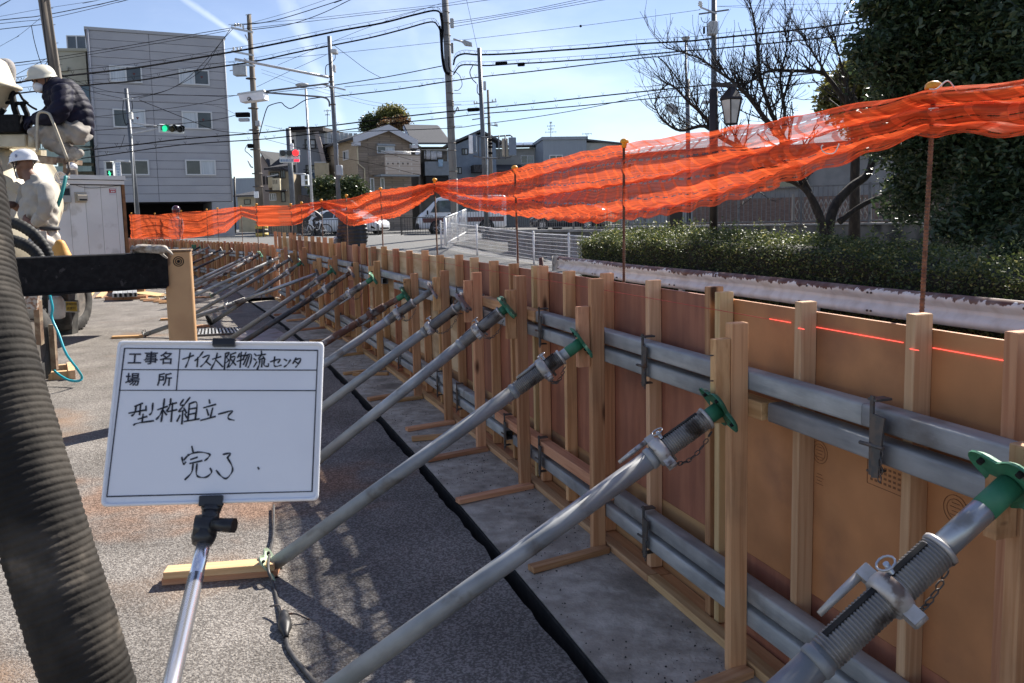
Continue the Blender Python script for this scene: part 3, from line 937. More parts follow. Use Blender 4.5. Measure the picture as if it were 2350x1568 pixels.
bl_names=dict(enumerate(('pair of battens under the foot of the nearest prop','pair of battens at the foot of the long prop crossing the gap','sunlit pair of battens under the pale green prop foot beside the cord',
 'pair of battens behind the whiteboard at a pale green prop foot','battens at the foot of the prop with the hanging lever','battens at the foot of the prop with a pale clamp collar','battens at the foot of the rusty brown prop',
 'battens at the foot of the prop between rusty and black ones','battens at the foot of the black painted prop','battens at the foot of the prop just beyond the black one','battens at the foot of the shallow shiny prop beside the jack leg',
 'battens beside the black round pipe collar','battens by the jack leg, first beyond the black collar','battens by the jack leg at the pale prop foot','battens at the pale green foot of a far form prop',
 'battens at the foot of the thin rusty far prop','battens at the foot of the lower paired far prop','battens at the foot of the upper paired far prop')))
for F_,H_,i in foot_pts:
 if i>17:
  continue
 d=(V((F_.x,F_.y,0))-V((H_.x,H_.y,0))).normalized()
 d=(d*0.9+V((-0.35,-0.12,0))).normalized()
 c=V((F_.x,F_.y,0))+d*0.20
 t=V((-d.y,d.x,0))
 root=empty('foot_block',(c.x,c.y,0),bl_names[i],'timber block','timber blocks at the prop feet')
 for k,(o_,z,L,mt)in enumerate(((0.012,0.031,0.45,W_pale),(0.0,0.0,0.47,W_light))if i==2 else((-0.026,0.0,0.44,W_light),(0.026,0.0,0.42,W_red))):
  Mx=frame(V((0,0,1)),t,V((0,0,1)).cross(t),(c.x+t.x*o_,c.y+t.y*o_,0.016+z))
  part('batten',box_me('batten',(0.030,0.05 if i!=2 else 0.075,L),mt,0.002),root,Mx)
for(px,py,ang,L,lab)in((872,912,35,0.22,'short offcut of wood on the slab beneath the rusty prop'),(995,1003,12,0.30,'narrow wood offcut lying on the slab between two battens'),
 (850,858,-5,0.35,'flat strip of wood lying far along the slab')):
 p=on(px,py,0.02)
 Mx=M.Translation(p)@M.Rotation(R(ang),4,'Z')@M.Rotation(R(90),4,'Y')
 inst('wood_offcut',box_me('wood_offcut',(0.028,0.05,L),W_red,0.002),None,Mx,label=lab,cat='offcut')
m_cord=pm('cord_rubber',(0.045,0.042,0.04),0.5,c2=(0.08,0.075,0.07),scale=20)
cp=[(628,1160,0.02),(627,1230,0.02),(618,1275,0.06),(616,1310,0.055),(628,1345,0.008),(640,1395,0.008),(652,1420,0.02)]
cord=empty('extension_cord',on(640,1400,0),'black extension cord with a moulded plug joint on the sunny asphalt','cord')
mb=MB().tube(cat_points([on(*p)for p in cp],6),0.0062,8)
mb.build('cable',m_cord,cord)
cp=[(655,1440,0.02),(656,1462,0.008),(663,1490,0.007),(690,1528,0.007),(716,1560,0.007),(760,1610,0.007)]
MB().tube(cat_points([on(*p)for p in cp],6),0.0085,8).build('cable',m_cord,cord)
a,b=on(651,1408,0.03),on(655,1448,0.018)
dd=(b-a)
MB().tube([a-dd*0.1,a,a+dd*0.25,a+dd*0.45,a+dd*0.5,a+dd*0.8,a+dd*1.1,a+dd*1.35],[0.010,0.017,0.021,0.017,0.025,0.025,0.013,0.009],12).build('plug_joint',pm('plug_black',(0.012,0.012,0.013),0.5),cord)
mb=MB().tube(cat_points([a+V((-0.07,0.06,0.0)),a+V((-0.03,0.045,0.01)),a,a+V((0.05,-0.005,0.0)),a+V((0.10,-0.015,-0.02))],5),0.004,6)
mb.build('tie_wire',m_iron,cord)
# ================================================================== safety net on reinforcing bars
def on_ground(px,py,y0=3.0,y1=90.0):
 prev=None
 y=y0
 while y<y1:
  p=at(px,py,y)
  e=p.z-h_out(p.x,p.y)
  if prev is not None and e<=0:
   t=prev[1]/(prev[1]-e)
   return at(px,py,prev[0]+(y-prev[0])*t)
  prev=(y,e)
  y+=0.25
 return at(px,py,y1)
m_rebar=pm('rusty_rebar',(0.085,0.045,0.03),0.8,metal=0.2,c2=(0.15,0.085,0.055),scale=40,rand=0.15)
m_cap=pm('yellow_cap',(0.80,0.36,0.02),0.45,c2=(0.72,0.30,0.02),scale=30,rand=0.06)
m_tag=pm('paper_tag',(0.7,0.68,0.6),0.7)
NETD=-0.33
stakes=[(2143,186),(1431,318),(1181,380),(996,409),(873,430),(794,446),(737,457),(691,463),(657,467),(619,466),(552,472),(498,476.5),(474,479.5),(415,482.5),(355,489),(301,488)]
stk_lab=['thick rusty bar with yellow cap, the tallest, left of the dark tree','rusty bar with yellow cap standing in front of the clipped hedge','rusty bar with yellow cap in front of the white mesh fence',
 'dark bar with yellow cap by the van where the net is gathered','dark bar with yellow cap over the white car','dark bar with yellow cap in front of the person in the black padded jacket',
 'dark bar with yellow cap behind the cyclist where the net is pinched','bar with yellow cap by the front wheel of the bicycle','thin bar with yellow cap under the red signal','thin bar with yellow cap by the striped pole base',
 'thin bar with yellow cap where the far net is pinched','thin bar with yellow cap, right one of a close pair','thin bar with yellow cap, left one of a close pair','thin bar with yellow cap beside the dark red helmet',
 'thin bar with yellow cap before the garage opening','last thin bar with yellow cap, by the white cabin']
cap_prof=[(0.0125,0.0),(0.0135,0.02),(0.0145,0.024),(0.0225,0.026),(0.0235,0.031),(0.0215,0.040),(0.013,0.047),(0.003,0.049)]
stake_hits=[]
for i,(px,py)in enumerate(stakes):
 path=NEAR if px>600 else FAR
 s,p=path.hit(px,py,NETD)
 stake_hits.append((px,path,s))
 g=0.0 if path is NEAR else h_out(p.x,p.y)
 lean=V((0.02 if i==0 else rng.uniform(-0.012,0.012),rng.uniform(-0.01,0.01),0))
 root=empty('net_stake',(p.x,p.y,g),stk_lab[i],'stake','capped reinforcing bars holding the net')
 top=V((p.x,p.y,p.z-0.03))
 foot=V((p.x,p.y,g-0.1))-lean*2.2
 mb=MB()
 r=0.0075 if i<4 else 0.008
 if i<3:
  L=(top-foot).length
  n=int(L/0.011)
  Ax=axis_frame(foot,top)
  prof=[]
  for k in range(n):
   prof+=[(r*0.9,L*k/n),(r*1.1,L*(k+0.3)/n),(r*0.9,L*(k+0.6)/n)]
  mb.lathe(prof,8,Ax,smooth=False)
 else:
  mb.cyl(foot,top,r,8)
 mb.build('bar',m_rebar,root)
 sc=1.0 if i<6 else 1.25
 mx=M.Translation((p.x,p.y,p.z-0.049*sc))@(M.Rotation(R(6 if i%2 else-4),4,'Y'))@M.Diagonal((sc,sc,sc,1))
 MB().lathe(cap_prof,14).build('cap',m_cap,root,mx,local=True)
 if i==0:
  MB().box((-0.004,-0.0128,0.012),(0.012,0.003,0.02)).build('tag',m_tag,root,mx,local=True)
TOP=[(2700,120),(2349,176.6),(2216,195),(2136,206),(2026,228),(1836,262),(1646,292),(1577,305),(1465,325),(1429,331),(1340,347),(1245,372),(1181,390),(1074,408.5),(996,421),(937,429.7),(873,437),
 (794,455),(737,463),(692,467),(657,472),(619,472),(552,475),(524,477.5),(475,484),(415,487),(355,494),(297,492)]
BOT=[(2700,330),(2349,313),(2216,309.5),(2170,315),(2136,316),(2026,353),(1874,406),(1722,452),(1570,488),(1478,500),(1424,505),(1365,512),(1290,509.6),(1177,498),(1078,482),(1020,459),(995,436),(949,469),
 (899,499),(837,513),(812,519),(797,517),(774,499),(737,472),(714,485),(692,511),(674,519),(632,519),(599,512),(552,497),(537,511),(512,534),(475,541),(415,549),(355,549),(297,552)]
TOP.reverse();BOT.reverse()
pxs=list(np.arange(2640,640,-4.0))+list(np.arange(640,296,-2.0))
NV=44
mb=MB()
uv=[]
rng2=np.random.RandomState(4)
ph0=rng2.rand(8)*6.28
ncol=0
svals=[]
for px in pxs:
 yt,yb=lerp_table(TOP,px),lerp_table(BOT,px)
 path=NEAR if px>640 else FAR
 h=path.hit(px,(yt+yb)/2,NETD)
 if h is None:
  continue
 s,p=h
 sg=s if path is NEAR else s+15.9
 svals.append(sg)
 zt,zb=at(px,yt,p.y).z,at(px,yb,p.y).z
 nr=path.nrm(s)
 side=0.02 if px>1800 else(-0.02)
 hgt=zt-zb
 slack=max(0.0,1.0-hgt)
 for k in range(NV):
  v=k/(NV-1)
  F=2.6
  ph=0.30*math.sin(sg*0.9+ph0[0])+0.10*math.sin(sg*2.3+ph0[1])+0.25*math.sin(sg*0.45)
  A=0.5+1.1*slack
  arg=2*math.pi*(F*v+ph)
  w=v+A*math.sin(arg)/(2*math.pi*F)*math.sin(math.pi*v)**0.5
  arg2=2*math.pi*(6.3*v+1.3*ph+0.22*math.sin(sg*1.7+ph0[2]))
  w+=0.012*math.sin(arg2)*math.sin(math.pi*v)
  dn=side+(0.045*slack+0.012)*math.cos(arg)+0.012*math.cos(arg2)+0.006*math.sin(sg*23+v*9)
  z=zt+(zb-zt)*w+0.004*math.sin(sg*17+ph0[3])*(1-v)+0.006*math.sin(sg*31+ph0[4])*v
  q=p+nr*dn
  mb.v.append((q.x,q.y,z))
  uv.append((sg,v))
 ncol+=1
for i in range(ncol-1):
 for k in range(NV-1):
  mb.f.append((i*NV+k,i*NV+k+1,(i+1)*NV+k+1,(i+1)*NV+k));mb.s.append(True)
mb.uv=uv
net_m,nt,b=_nt('orange_net')
N,L=nt.nodes,nt.links
for n in list(N):
 if n.type!='OUTPUT_MATERIAL':
  N.remove(n)
out=[n for n in N if n.type=='OUTPUT_MATERIAL'][0]
def nmath(op,a,b_=None,c_=None):
 n=N.new('ShaderNodeMath');n.operation=op
 for i,v in enumerate((a,b_,c_)):
  if v is None:
   continue
  if isinstance(v,(int,float)):
   n.inputs[i].default_value=v
  else:
   L.new(v,n.inputs[i])
 return n.outputs[0]
tc=N.new('ShaderNodeTexCoord')
sx=N.new('ShaderNodeSeparateXYZ');L.new(tc.outputs['UV'],sx.inputs[0])
U,Vv=sx.outputs['X'],sx.outputs['Y']
fr=nmath('FRACT',nmath('MULTIPLY',Vv,9.0))
row=nmath('LESS_THAN',nmath('ABSOLUTE',nmath('SUBTRACT',fr,0.5)),0.052)
dash=nmath('LESS_THAN',nmath('FRACT',nmath('MULTIPLY',U,16.0)),0.6)
hole=nmath('MULTIPLY',row,dash)
stripe=nmath('LESS_THAN',nmath('FRACT',nmath('ADD',nmath('MULTIPLY',U,8.0),nmath('MULTIPLY',nmath('SINE',nmath('MULTIPLY',Vv,9.0)),0.15))),0.22)
mp=N.new('ShaderNodeMapping');mp.inputs['Scale'].default_value=(3.5,46,1)
L.new(tc.outputs['UV'],mp.inputs['Vector'])
nz=N.new('ShaderNodeTexNoise');nz.inputs['Scale'].default_value=1.0;nz.inputs['Detail'].default_value=3
L.new(mp.outputs[0],nz.inputs['Vector'])
cov=N.new('ShaderNodeMapRange');cov.inputs['From Min'].default_value=0.3;cov.inputs['From Max'].default_value=0.7;cov.inputs['To Min'].default_value=0.66;cov.inputs['To Max'].default_value=0.9
L.new(nz.outputs['Fac'],cov.inputs['Value'])
thr=nmath('ADD',0.5,nmath('MULTIPLY',nmath('SINE',nmath('MULTIPLY',Vv,900.0)),0.5))
cv=nmath('MAXIMUM',nmath('SUBTRACT',cov.outputs[0],nmath('MULTIPLY',thr,0.10)),nmath('MULTIPLY',stripe,0.9))
cv=nmath('MULTIPLY',cv,nmath('SUBTRACT',1.0,nmath('MULTIPLY',hole,0.78)))
mp2=N.new('ShaderNodeMapping');mp2.inputs['Scale'].default_value=(2.2,70,1)
L.new(tc.outputs['UV'],mp2.inputs['Vector'])
nz2=N.new('ShaderNodeTexNoise');nz2.inputs['Scale'].default_value=1.0;nz2.inputs['Detail'].default_value=4
L.new(mp2.outputs[0],nz2.inputs['Vector'])
wv_=N.new('ShaderNodeMapRange');wv_.inputs['From Min'].default_value=0.32;wv_.inputs['From Max'].default_value=0.68;wv_.inputs['To Min'].default_value=0.55;wv_.inputs['To Max'].default_value=1.12  # streaked tone paints light and dark of fine folds, with uneven weave density
L.new(nz2.outputs['Fac'],wv_.inputs['Value'])
wval=nmath('MULTIPLY',wv_.outputs[0],nmath('ADD',0.86,nmath('MULTIPLY',stripe,0.16)))
def fold_weave(col):
 h_=N.new('ShaderNodeHueSaturation');h_.inputs['Color'].default_value=(*col,1);L.new(wval,h_.inputs['Value'])
 return h_.outputs[0]
dif=N.new('ShaderNodeBsdfDiffuse');L.new(fold_weave((0.78,0.125,0.045)),dif.inputs['Color'])
trl=N.new('ShaderNodeBsdfTranslucent');L.new(fold_weave((0.86,0.145,0.045)),trl.inputs['Color'])
gl=N.new('ShaderNodeBsdfGlossy');gl.inputs['Roughness'].default_value=0.35;gl.inputs['Color'].default_value=(1,0.75,0.65,1)
mixa=N.new('ShaderNodeMixShader');mixa.inputs[0].default_value=0.42
L.new(dif.outputs[0],mixa.inputs[1]);L.new(trl.outputs[0],mixa.inputs[2])
mixg=N.new('ShaderNodeMixShader');mixg.inputs[0].default_value=0.02
L.new(mixa.outputs[0],mixg.inputs[1]);L.new(gl.outputs[0],mixg.inputs[2])
tr=N.new('ShaderNodeBsdfTransparent')
mixb=N.new('ShaderNodeMixShader')
L.new(cv,mixb.inputs[0]);L.new(tr.outputs[0],mixb.inputs[1]);L.new(mixg.outputs[0],mixb.inputs[2])
L.new(mixb.outputs[0],out.inputs['Surface'])
net=mb.build('safety_net',net_m,label='long translucent orange safety net draped over the capped bars',cat='safety net')
m_rope=pm('white_twine',(0.72,0.68,0.63),0.8)
s,p=NEAR.hit(2143,205,NETD+0.05)
mb=MB()
pts=[at(px,py,p.y-0.03)for px,py in((2349,196),(2290,204),(2215,212),(2198,213),(2175,186),(2150,204),(2132,205))]
mb.tube(cat_points(pts,5),0.0022,5)
pts=[at(px,py,p.y-0.045)for px,py in((1925,330),(1915,350),(1900,353),(1888,348),(1884,338),(1888,334))]
mb.tube(cat_points(pts,5),0.0016,5)
for k in range(3):
 mb.tube([V((p.x,p.y,p.z-0.055-0.006*k))+V((0.013*math.cos(a),0.013*math.sin(a),0))+V((0.0,0.05,0))*-1*0 for a in np.linspace(0,6.28,11)],0.002,5)
mb.build('twine',m_rope,label='loose white twine tied at the tall bar and looped on the net',cat='twine')
# ================================================================== guard rail
rail_m,nt,b=_nt('guardrail_paint')
N,L=nt.nodes,nt.links
b.inputs['Roughness'].default_value=0.5
tc=N.new('ShaderNodeTexCoord')
sx=N.new('ShaderNodeSeparateXYZ');L.new(tc.outputs['Object'],sx.inputs[0])
mp=N.new('ShaderNodeMapping');mp.inputs['Scale'].default_value=(1,1,0.35);L.new(tc.outputs['Object'],mp.inputs['Vector'])
n1=N.new('ShaderNodeTexNoise');n1.inputs['Scale'].default_value=14;n1.inputs['Detail'].default_value=7;L.new(mp.outputs[0],n1.inputs['Vector'])
n2=N.new('ShaderNodeTexNoise');n2.inputs['Scale'].default_value=0.9;n2.inputs['Detail'].default_value=3;L.new(tc.outputs['Object'],n2.inputs['Vector'])
def mth(op,a,b_=None):
 n=N.new('ShaderNodeMath');n.operation=op
 for i,v in enumerate((a,b_)):
  if v is None:continue
  if isinstance(v,(int,float)):n.inputs[i].default_value=v
  else:L.new(v,n.inputs[i])
 return n.outputs[0]
hz=N.new('ShaderNodeMapRange');hz.inputs['From Min'].default_value=0.20;hz.inputs['From Max'].default_value=0.355;hz.inputs['To Max'].default_value=0.60
L.new(sx.outputs['Z'],hz.inputs['Value'])
q=mth('ADD',mth('MULTIPLY',n1.outputs['Fac'],0.75),mth('ADD',hz.outputs[0],mth('MULTIPLY',mth('SUBTRACT',n2.outputs['Fac'],0.5),0.9)))
rf=N.new('ShaderNodeMapRange');rf.interpolation_type='SMOOTHSTEP';rf.inputs['From Min'].default_value=0.69;rf.inputs['From Max'].default_value=0.75
L.new(q,rf.inputs['Value'])
mx=N.new('ShaderNodeMix');mx.data_type='RGBA';mx.inputs['A'].default_value=(0.72,0.72,0.70,1);mx.inputs['B'].default_value=(0.10,0.034,0.02,1)
L.new(rf.outputs[0],mx.inputs['Factor'])
n3=N.new('ShaderNodeTexNoise');n3.inputs['Scale'].default_value=5;n3.inputs['Detail'].default_value=6;L.new(mp.outputs[0],n3.inputs['Vector'])
df=N.new('ShaderNodeMapRange');df.inputs['From Min'].default_value=0.45;df.inputs['From Max'].default_value=0.75;df.inputs['To Max'].default_value=0.5
L.new(n3.outputs['Fac'],df.inputs['Value'])
m2=N.new('ShaderNodeMix');m2.data_type='RGBA';m2.inputs['B'].default_value=(0.36,0.31,0.26,1)
L.new(df.outputs[0],m2.inputs['Factor']);L.new(mx.outputs['Result'],m2.inputs['A'])
L.new(m2.outputs['Result'],b.inputs['Base Color'])
rail_top=[on(x,y,0.57)for x,y in((2700,727),(2349,691),(1988,657),(1722,631),(1456,607.5),(1403,601),(1284,588.5))]
RAIL=Path([(p.x,p.y)for p in cat_points(rail_top,6)])
g_root=empty('guard_rail',RAIL.pt(2.0,0,0),'weathered white guard rail with rusty upper edge along the hedge','guard rail')
prof=[(0.0,0.35),(0.02,0.346),(0.062,0.315),(0.07,0.285),(0.062,0.255),(0.018,0.215),(0.0,0.20),(0.0,0.15),(0.018,0.135),(0.062,0.095),(0.07,0.065),(0.062,0.035),(0.02,0.004),(0.0,0.0)]
PLEN=3.3
n_rail=int(math.ceil(RAIL.L/PLEN))
m_bolt=pm('rusty_bolt',(0.09,0.06,0.05),0.7,metal=0.3)
for i in range(n_rail):
 s0,s1=i*PLEN,min(RAIL.L,(i+1)*PLEN+0.12)
 mb=MB()
 K=10
 for k in range(K+1):
  s=s0+(s1-s0)*k/K
  for d,z in prof:
   mb.v.append(tuple(RAIL.pt(s,d-(0.006 if i%2 else 0.0),z)))
 n=len(prof)
 for k in range(K):
  for j in range(n-1):
   mb.f.append((k*n+j,k*n+j+1,(k+1)*n+j+1,(k+1)*n+j));mb.s.append(j not in(5,7))
 me=mb.mesh('rail_beam',rail_m)
 md=RAIL.pt(0)
 o=part('rail_beam',me,g_root,M.Translation((0,0,0.22)))
 bm_=MB()
 for ds in(0.03,0.09,1.2,1.35):
  for z in(0.285,0.065):
   c=RAIL.pt(s0+ds,0.069,z+0.22)
   bm_.cyl(c,c+RAIL.nrm(s0)*0.014,0.013,8)
 bm_.build('bolt',m_bolt,o,kind='stuff')
 MB().cyl(RAIL.pt(s0+1.2,-0.08,-0.02),RAIL.pt(s0+1.2,-0.08,0.50),0.057,12).build('rail_post',rail_m,g_root)
e=RAIL.L
mb=MB()
pts=[RAIL.pt(e+0.02,0.0,0.0),RAIL.pt(e+0.14,0.02,0.0),RAIL.pt(e+0.19,0.09,0.0),RAIL.pt(e+0.10,0.16,0.0)]
for a,b_ in zip(pts,pts[1:]):
 mb.hexa([a+V((0,0,0.22)),b_+V((0,0,0.22)),b_+V((0.004,0.004,0.22)),a+V((0.004,0.004,0.22)),a+V((0,0,0.58)),b_+V((0,0,0.58)),b_+V((0.004,0.004,0.58)),a+V((0.004,0.004,0.58))])
mb.build('end_wing',pm('dirty_white_paint',(0.55,0.55,0.53),0.6,c2=(0.4,0.38,0.35),scale=8),g_root)
# ================================================================== white mesh fence
m_white=pm('white_steel',(0.78,0.78,0.77),0.45,c2=(0.68,0.68,0.66),scale=3)
fp=[(1012.5,507.5,570),(1095,517,586.4),(1187,528,599.4),(1225,533,606.7),(1306,537,617),(1400,545,632)]
fpts=[]
for px,yt,yb in fp:
 g=on_ground(px,yb)
 fpts.append((g,at(px,yt,g.y).z))
f_root=empty('mesh_fence',fpts[0][0],'white welded mesh fence running down beside the pavement','fence')
for(g,zt)in fpts:
 mb=MB().cyl((g.x,g.y,g.z-0.05),(g.x,g.y,zt),0.032,10)
 mb.ball((g.x,g.y,zt),0.036,10,6)
 mb.build('fence_post',m_white,f_root)
for(a,za),(b_,zb)in zip(fpts,fpts[1:]):
 ha,hb=za-a.z-0.03,zb-b_.z-0.03
 mb=MB()
 L_=(b_-a).length
 for k in range(9):
  t=0.05+0.95*k/8
  mb.tube([a+V((0,0,ha*t)),b_+V((0,0,hb*t))],0.007,5,False)
 for t in(0.985,):
  for off in(-0.03,0.03):
   mb.tube([a+V((off,off,ha*t)),b_+V((off,off,hb*t))],0.006,5,False)
 nb=int(L_/0.062)
 for k in range(1,nb):
  t=k/nb
  p=a.lerp(b_,t);h_=ha+(hb-ha)*t
  mb.tube([p+V((0,0,0.05*h_)),p+V((0,0,h_)),p+V((0.03,0.03,h_*0.985))],0.0055,4,False)
 mb.build('mesh_panel',m_white,f_root,kind='stuff')
ra,rb=at(1022.5,565,28.3),at(1070,535,33.0)
za,zb=at(1022.5,500.5,28.3).z,at(1070,481,33.0).z
h_root=empty('barred_railing',ra,'white railing of upright bars climbing away behind the mesh fence','railing')
A0,A1,B0,B1=ra,V((ra.x,ra.y,za)),rb,V((rb.x,rb.y,zb))
for p0,p1,r_,nm_ in((A0,A1,0.05,'end_post'),(B0,B1,0.04,'end_post'),(A1,B1,0.035,'top_rail'),(A0+V((0,0,0.08)),B0+V((0,0,0.05)),0.03,'bottom_rail')):
 MB().tube([p0,p1],r_,8).build(nm_,m_white,h_root)
for k in range(1,16):
 t=k/16
 MB().tube([A0.lerp(B0,t)+V((0,0,0.06)),A1.lerp(B1,t)],0.017,6).build('bar',m_white,h_root)
mid=A1.lerp(B1,0.55)
MB().tube([V((mid.x,mid.y,A0.lerp(B0,.55).z-0.1)),mid],0.035,8).build('middle_post',m_white,h_root)
m_conc=pm('dark_concrete',(0.10,0.095,0.085),0.9,c2=(0.16,0.15,0.135),scale=3,stretch=(1,1,0.35),c3=(0.045,0.045,0.04),scale3=1.3,bump=0.2)
m_conc2=pm('pale_concrete',(0.33,0.32,0.30),0.85,c2=(0.25,0.24,0.225),scale=2,stretch=(1,1,0.4),c3=(0.15,0.145,0.135),scale3=1.5)
m_bank=pm('stony_bank',(0.04,0.038,0.033),0.95,c2=(0.085,0.08,0.07),scale=3,stretch=(0.5,0.5,2),c3=(0.03,0.035,0.018),scale3=1.2,bump=0.3,bscale=12)
mb=MB()
rr=random.Random(5)
q=[(fpts[0][0]+V((0.3,1.0,-0.06)),fpts[3][0]+V((0.5,0.4,-0.25))),(at(1045,548,32),at(1240,600,26.5)),(at(1085,533,34),at(1270,590,28.5))]
grid=[]
for i in range(9):
 for j in range(14):
  t,u=i/8*2,j/13
  k=min(1,int(t));f=t-k
  p=q[k][0].lerp(q[k][1],u).lerp(q[k+1][0].lerp(q[k+1][1],u),f)
  mb.v.append((p.x,p.y,h_out(p.x,p.y)+0.05+rr.uniform(-0.02,0.02)))
for i in range(8):
 for j in range(13):
  mb.f.append((i*14+j,i*14+j+1,(i+1)*14+j+1,(i+1)*14+j));mb.s.append(False)
mb.build('bank',m_bank,kind='structure')
a,b_=at(1165,560,28.2),at(1345,560,25.2)
cw=empty('channel_wall',(a.x,a.y,0),'dark streaked concrete wall close behind the right end of the mesh fence','wall')
w=V((0.12,0.3,0))
zz=at(1250,551,26.5).z
MB().hexa([V((p.x,p.y,-0.3))for p in(a,b_,b_+w,a+w)]+[V((p.x,p.y,zz))for p in(a,b_,b_+w,a+w)]).build('wall_body',pm('streaked_concrete',(0.035,0.032,0.028),0.95,c2=(0.10,0.09,0.075),scale=5,stretch=(3,3,0.25)),cw)
a,b_=at(1105,540,34.5),at(1470,548,27.5)
a.z=b_.z=-0.4
pr_root=empty('parapet_wall',a,'low dark concrete parapet wall beyond the white mesh fence','wall')
ztop=at(1240,532,32).z
w=V((0.15,0.35,0))
MB().hexa([a,b_,b_+w,a+w]+[V((p.x,p.y,ztop))for p in(a,b_,b_+w,a+w)]).build('wall_body',m_conc,pr_root)
MB().hexa([V((p.x,p.y,ztop+0.001))for p in(a-w*.15,b_-w*.15,b_+w*1.1,a+w*1.1)]+[V((p.x,p.y,ztop+0.09))for p in(a-w*.15,b_-w*.15,b_+w*1.1,a+w*1.1)]).build('coping',m_conc2,pr_root)
def bar_fence(name,label,A,B,za,zb,h,step,mat,r=0.011,post=2.0,parent=None,rails=(0.06,0.95),groups=None):
 """Upright-bar fence from A to B standing on za..zb."""
 root=empty(name,(A.x,A.y,za),label,'fence',groups)
 L_=(V((B.x,B.y,0))-V((A.x,A.y,0))).length
 def P(t,z):
  q_=A.lerp(B,t)
  return V((q_.x,q_.y,za+(zb-za)*t+z))
 for z in rails:
  MB().beam(P(0,h*z),P(1,h*z),0.03,0.04).build('rail',mat,root)
 npst=max(1,int(round(L_/post)))
 for k in range(npst+1):
  MB().beam(P(k/npst,-0.05),P(k/npst,h),0.06,0.06,up=(0,1,0)).build('fence_post',mat,root)
 n=int(L_/step)
 me=None
 for k in range(n):
  t=(k+0.5)/n
  if n<=300:
   if me is None:
    me=MB().cyl((0,0,h*rails[0]),(0,0,h*0.97),r,5,False).mesh('bar',mat)
   part('bar',me,root,M.Translation(P(t,0)))
 return root
m_dk=pm('dark_brown_steel',(0.02,0.018,0.017),0.5,c2=(0.03,0.027,0.025),scale=5)
m_gy=pm('grey_steel',(0.10,0.10,0.105),0.5,c2=(0.15,0.15,0.15),scale=5)
P1,P2=at(604,540,46),at(868,541,43.5)
bar_fence('pedestrian_fence','black roadside fence of upright bars behind the cyclist',P1,P2,0.74,0.74,0.92,0.16,m_dk,groups='black fences along the road')
P1,P2=at(921,541,41.5),at(1022,540,40.0)
bar_fence('pedestrian_fence','black roadside fence of upright bars in front of the van',P1,P2,0.74,0.74,0.92,0.16,m_dk,groups='black fences along the road')
P1,P2=at(1071,528,37.5),at(1186,528,36)
bar_fence('pedestrian_fence','dark grey fence of tall bars in front of the rear of the van',P1,P2,at(1071,528,37.5).z,at(1186,530,36).z,1.06,0.15,m_gy,groups='grey bar fences')
P1,P2=at(1186,530,35.5),at(1480,528,28)
bar_fence('pedestrian_fence','dark grey bar fence on the parapet under the sagging net',P1,P2,ztop+0.09,ztop+0.09,1.0,0.16,m_gy,groups='grey bar fences')
a,b_=at(1440,516,27),at(2360,514,20.5)
w=V((0.1,0.3,0))
zt=at(1850,517,24).z
lw=empty('retaining_wall',(a.x,a.y,0),'stained concrete wall behind the bare forked tree','wall')
MB().hexa([V((p.x,p.y,-0.2))for p in(a,b_,b_+w,a+w)]+[V((p.x,p.y,zt))for p in(a,b_,b_+w,a+w)]).build('wall_body',m_conc,lw)
MB().hexa([V((p.x,p.y,zt+0.001))for p in(a-w*.2,b_-w*.2,b_+w*1.1,a+w*1.1)]+[V((p.x,p.y,zt+0.05))for p in(a-w*.2,b_-w*.2,b_+w*1.1,a+w*1.1)]).build('coping',m_conc2,lw)
bar_fence('boundary_fence','long grey bar fence on top of the stained concrete wall',a+w*.5,b_+w*.5,zt+0.05,zt+0.05,1.12,0.135,m_gy,r=0.012,groups='grey bar fences')
g_r=empty('lattice_gate',at(1819,510,23.6),'pale folding lattice gate behind the bare forked tree','gate')
ga,gb=at(1819,512,24.2),at(1996,512,23.0)
ga.z=gb.z=zt+0.06
mb=MB()
nseg=16
for k in range(nseg):
 for lo,hi in((0.05,0.36),(0.36,0.67)):
  a0,a1=ga.lerp(gb,k/nseg),ga.lerp(gb,(k+1)/nseg)
  for p0,p1 in((a0+V((0,0,lo)),a1+V((0,0,hi))),(a0+V((0,0.02,hi)),a1+V((0,0.02,lo)))):
   MB().beam(p0,p1,0.02,0.03,up=(0,1,0.1)).build('lattice_bar',m_conc2,g_r)
for t in(0,1):
 p=ga.lerp(gb,t)
 MB().beam(p,p+V((0,0,0.85)),0.07,0.07,up=(0,1,0)).build('gate_post',m_conc2,g_r)
m_gw=pm('grey_render',(0.21,0.21,0.215),0.8,c2=(0.25,0.25,0.25),scale=2)
m_brk=pm('brown_brick_far',(0.16,0.105,0.085),0.85,c2=(0.22,0.15,0.12),scale=14,stretch=(0.4,0.4,2))
hb=empty('grey_house',at(1800,510,29),'grey rendered house half hidden behind the bar fence and bare tree','house')
a,b_=at(1590,510,33),at(2300,510,26)
a.z=b_.z=0.3
w=V((1.5,5,0))
zm,zt2=at(1850,452,30).z,at(1850,300,30).z
MB().hexa([a,b_,b_+w,a+w]+[V((p.x,p.y,zm))for p in(a,b_,b_+w,a+w)]).build('brick_base',m_brk,hb)
a2,b2=a+V((0.05,0.1,0)),b_+V((0.05,0.1,0))
MB().hexa([V((p.x,p.y,zm+0.002))for p in(a2,b2,b2+w,a2+w)]+[V((p.x,p.y,zm+1.7))for p in(a2,b2,b2+w,a2+w)]).build('wall',m_gw,hb)
MB().hexa([V((p.x,p.y,zm+1.702))for p in(a-w*.1,b_-w*.1,b_+w*1.1,a+w*1.1)]+[V((p.x,p.y,zm+1.9))for p in(a-w*.05,b_-w*.05,b_+w*1.05,a+w*1.05)]).build('roof',m_dk,hb)
wi=MB()
p0,p1=a.lerp(b_,0.25),a.lerp(b_,0.42)
dn=V((-0.03,-0.10,0))
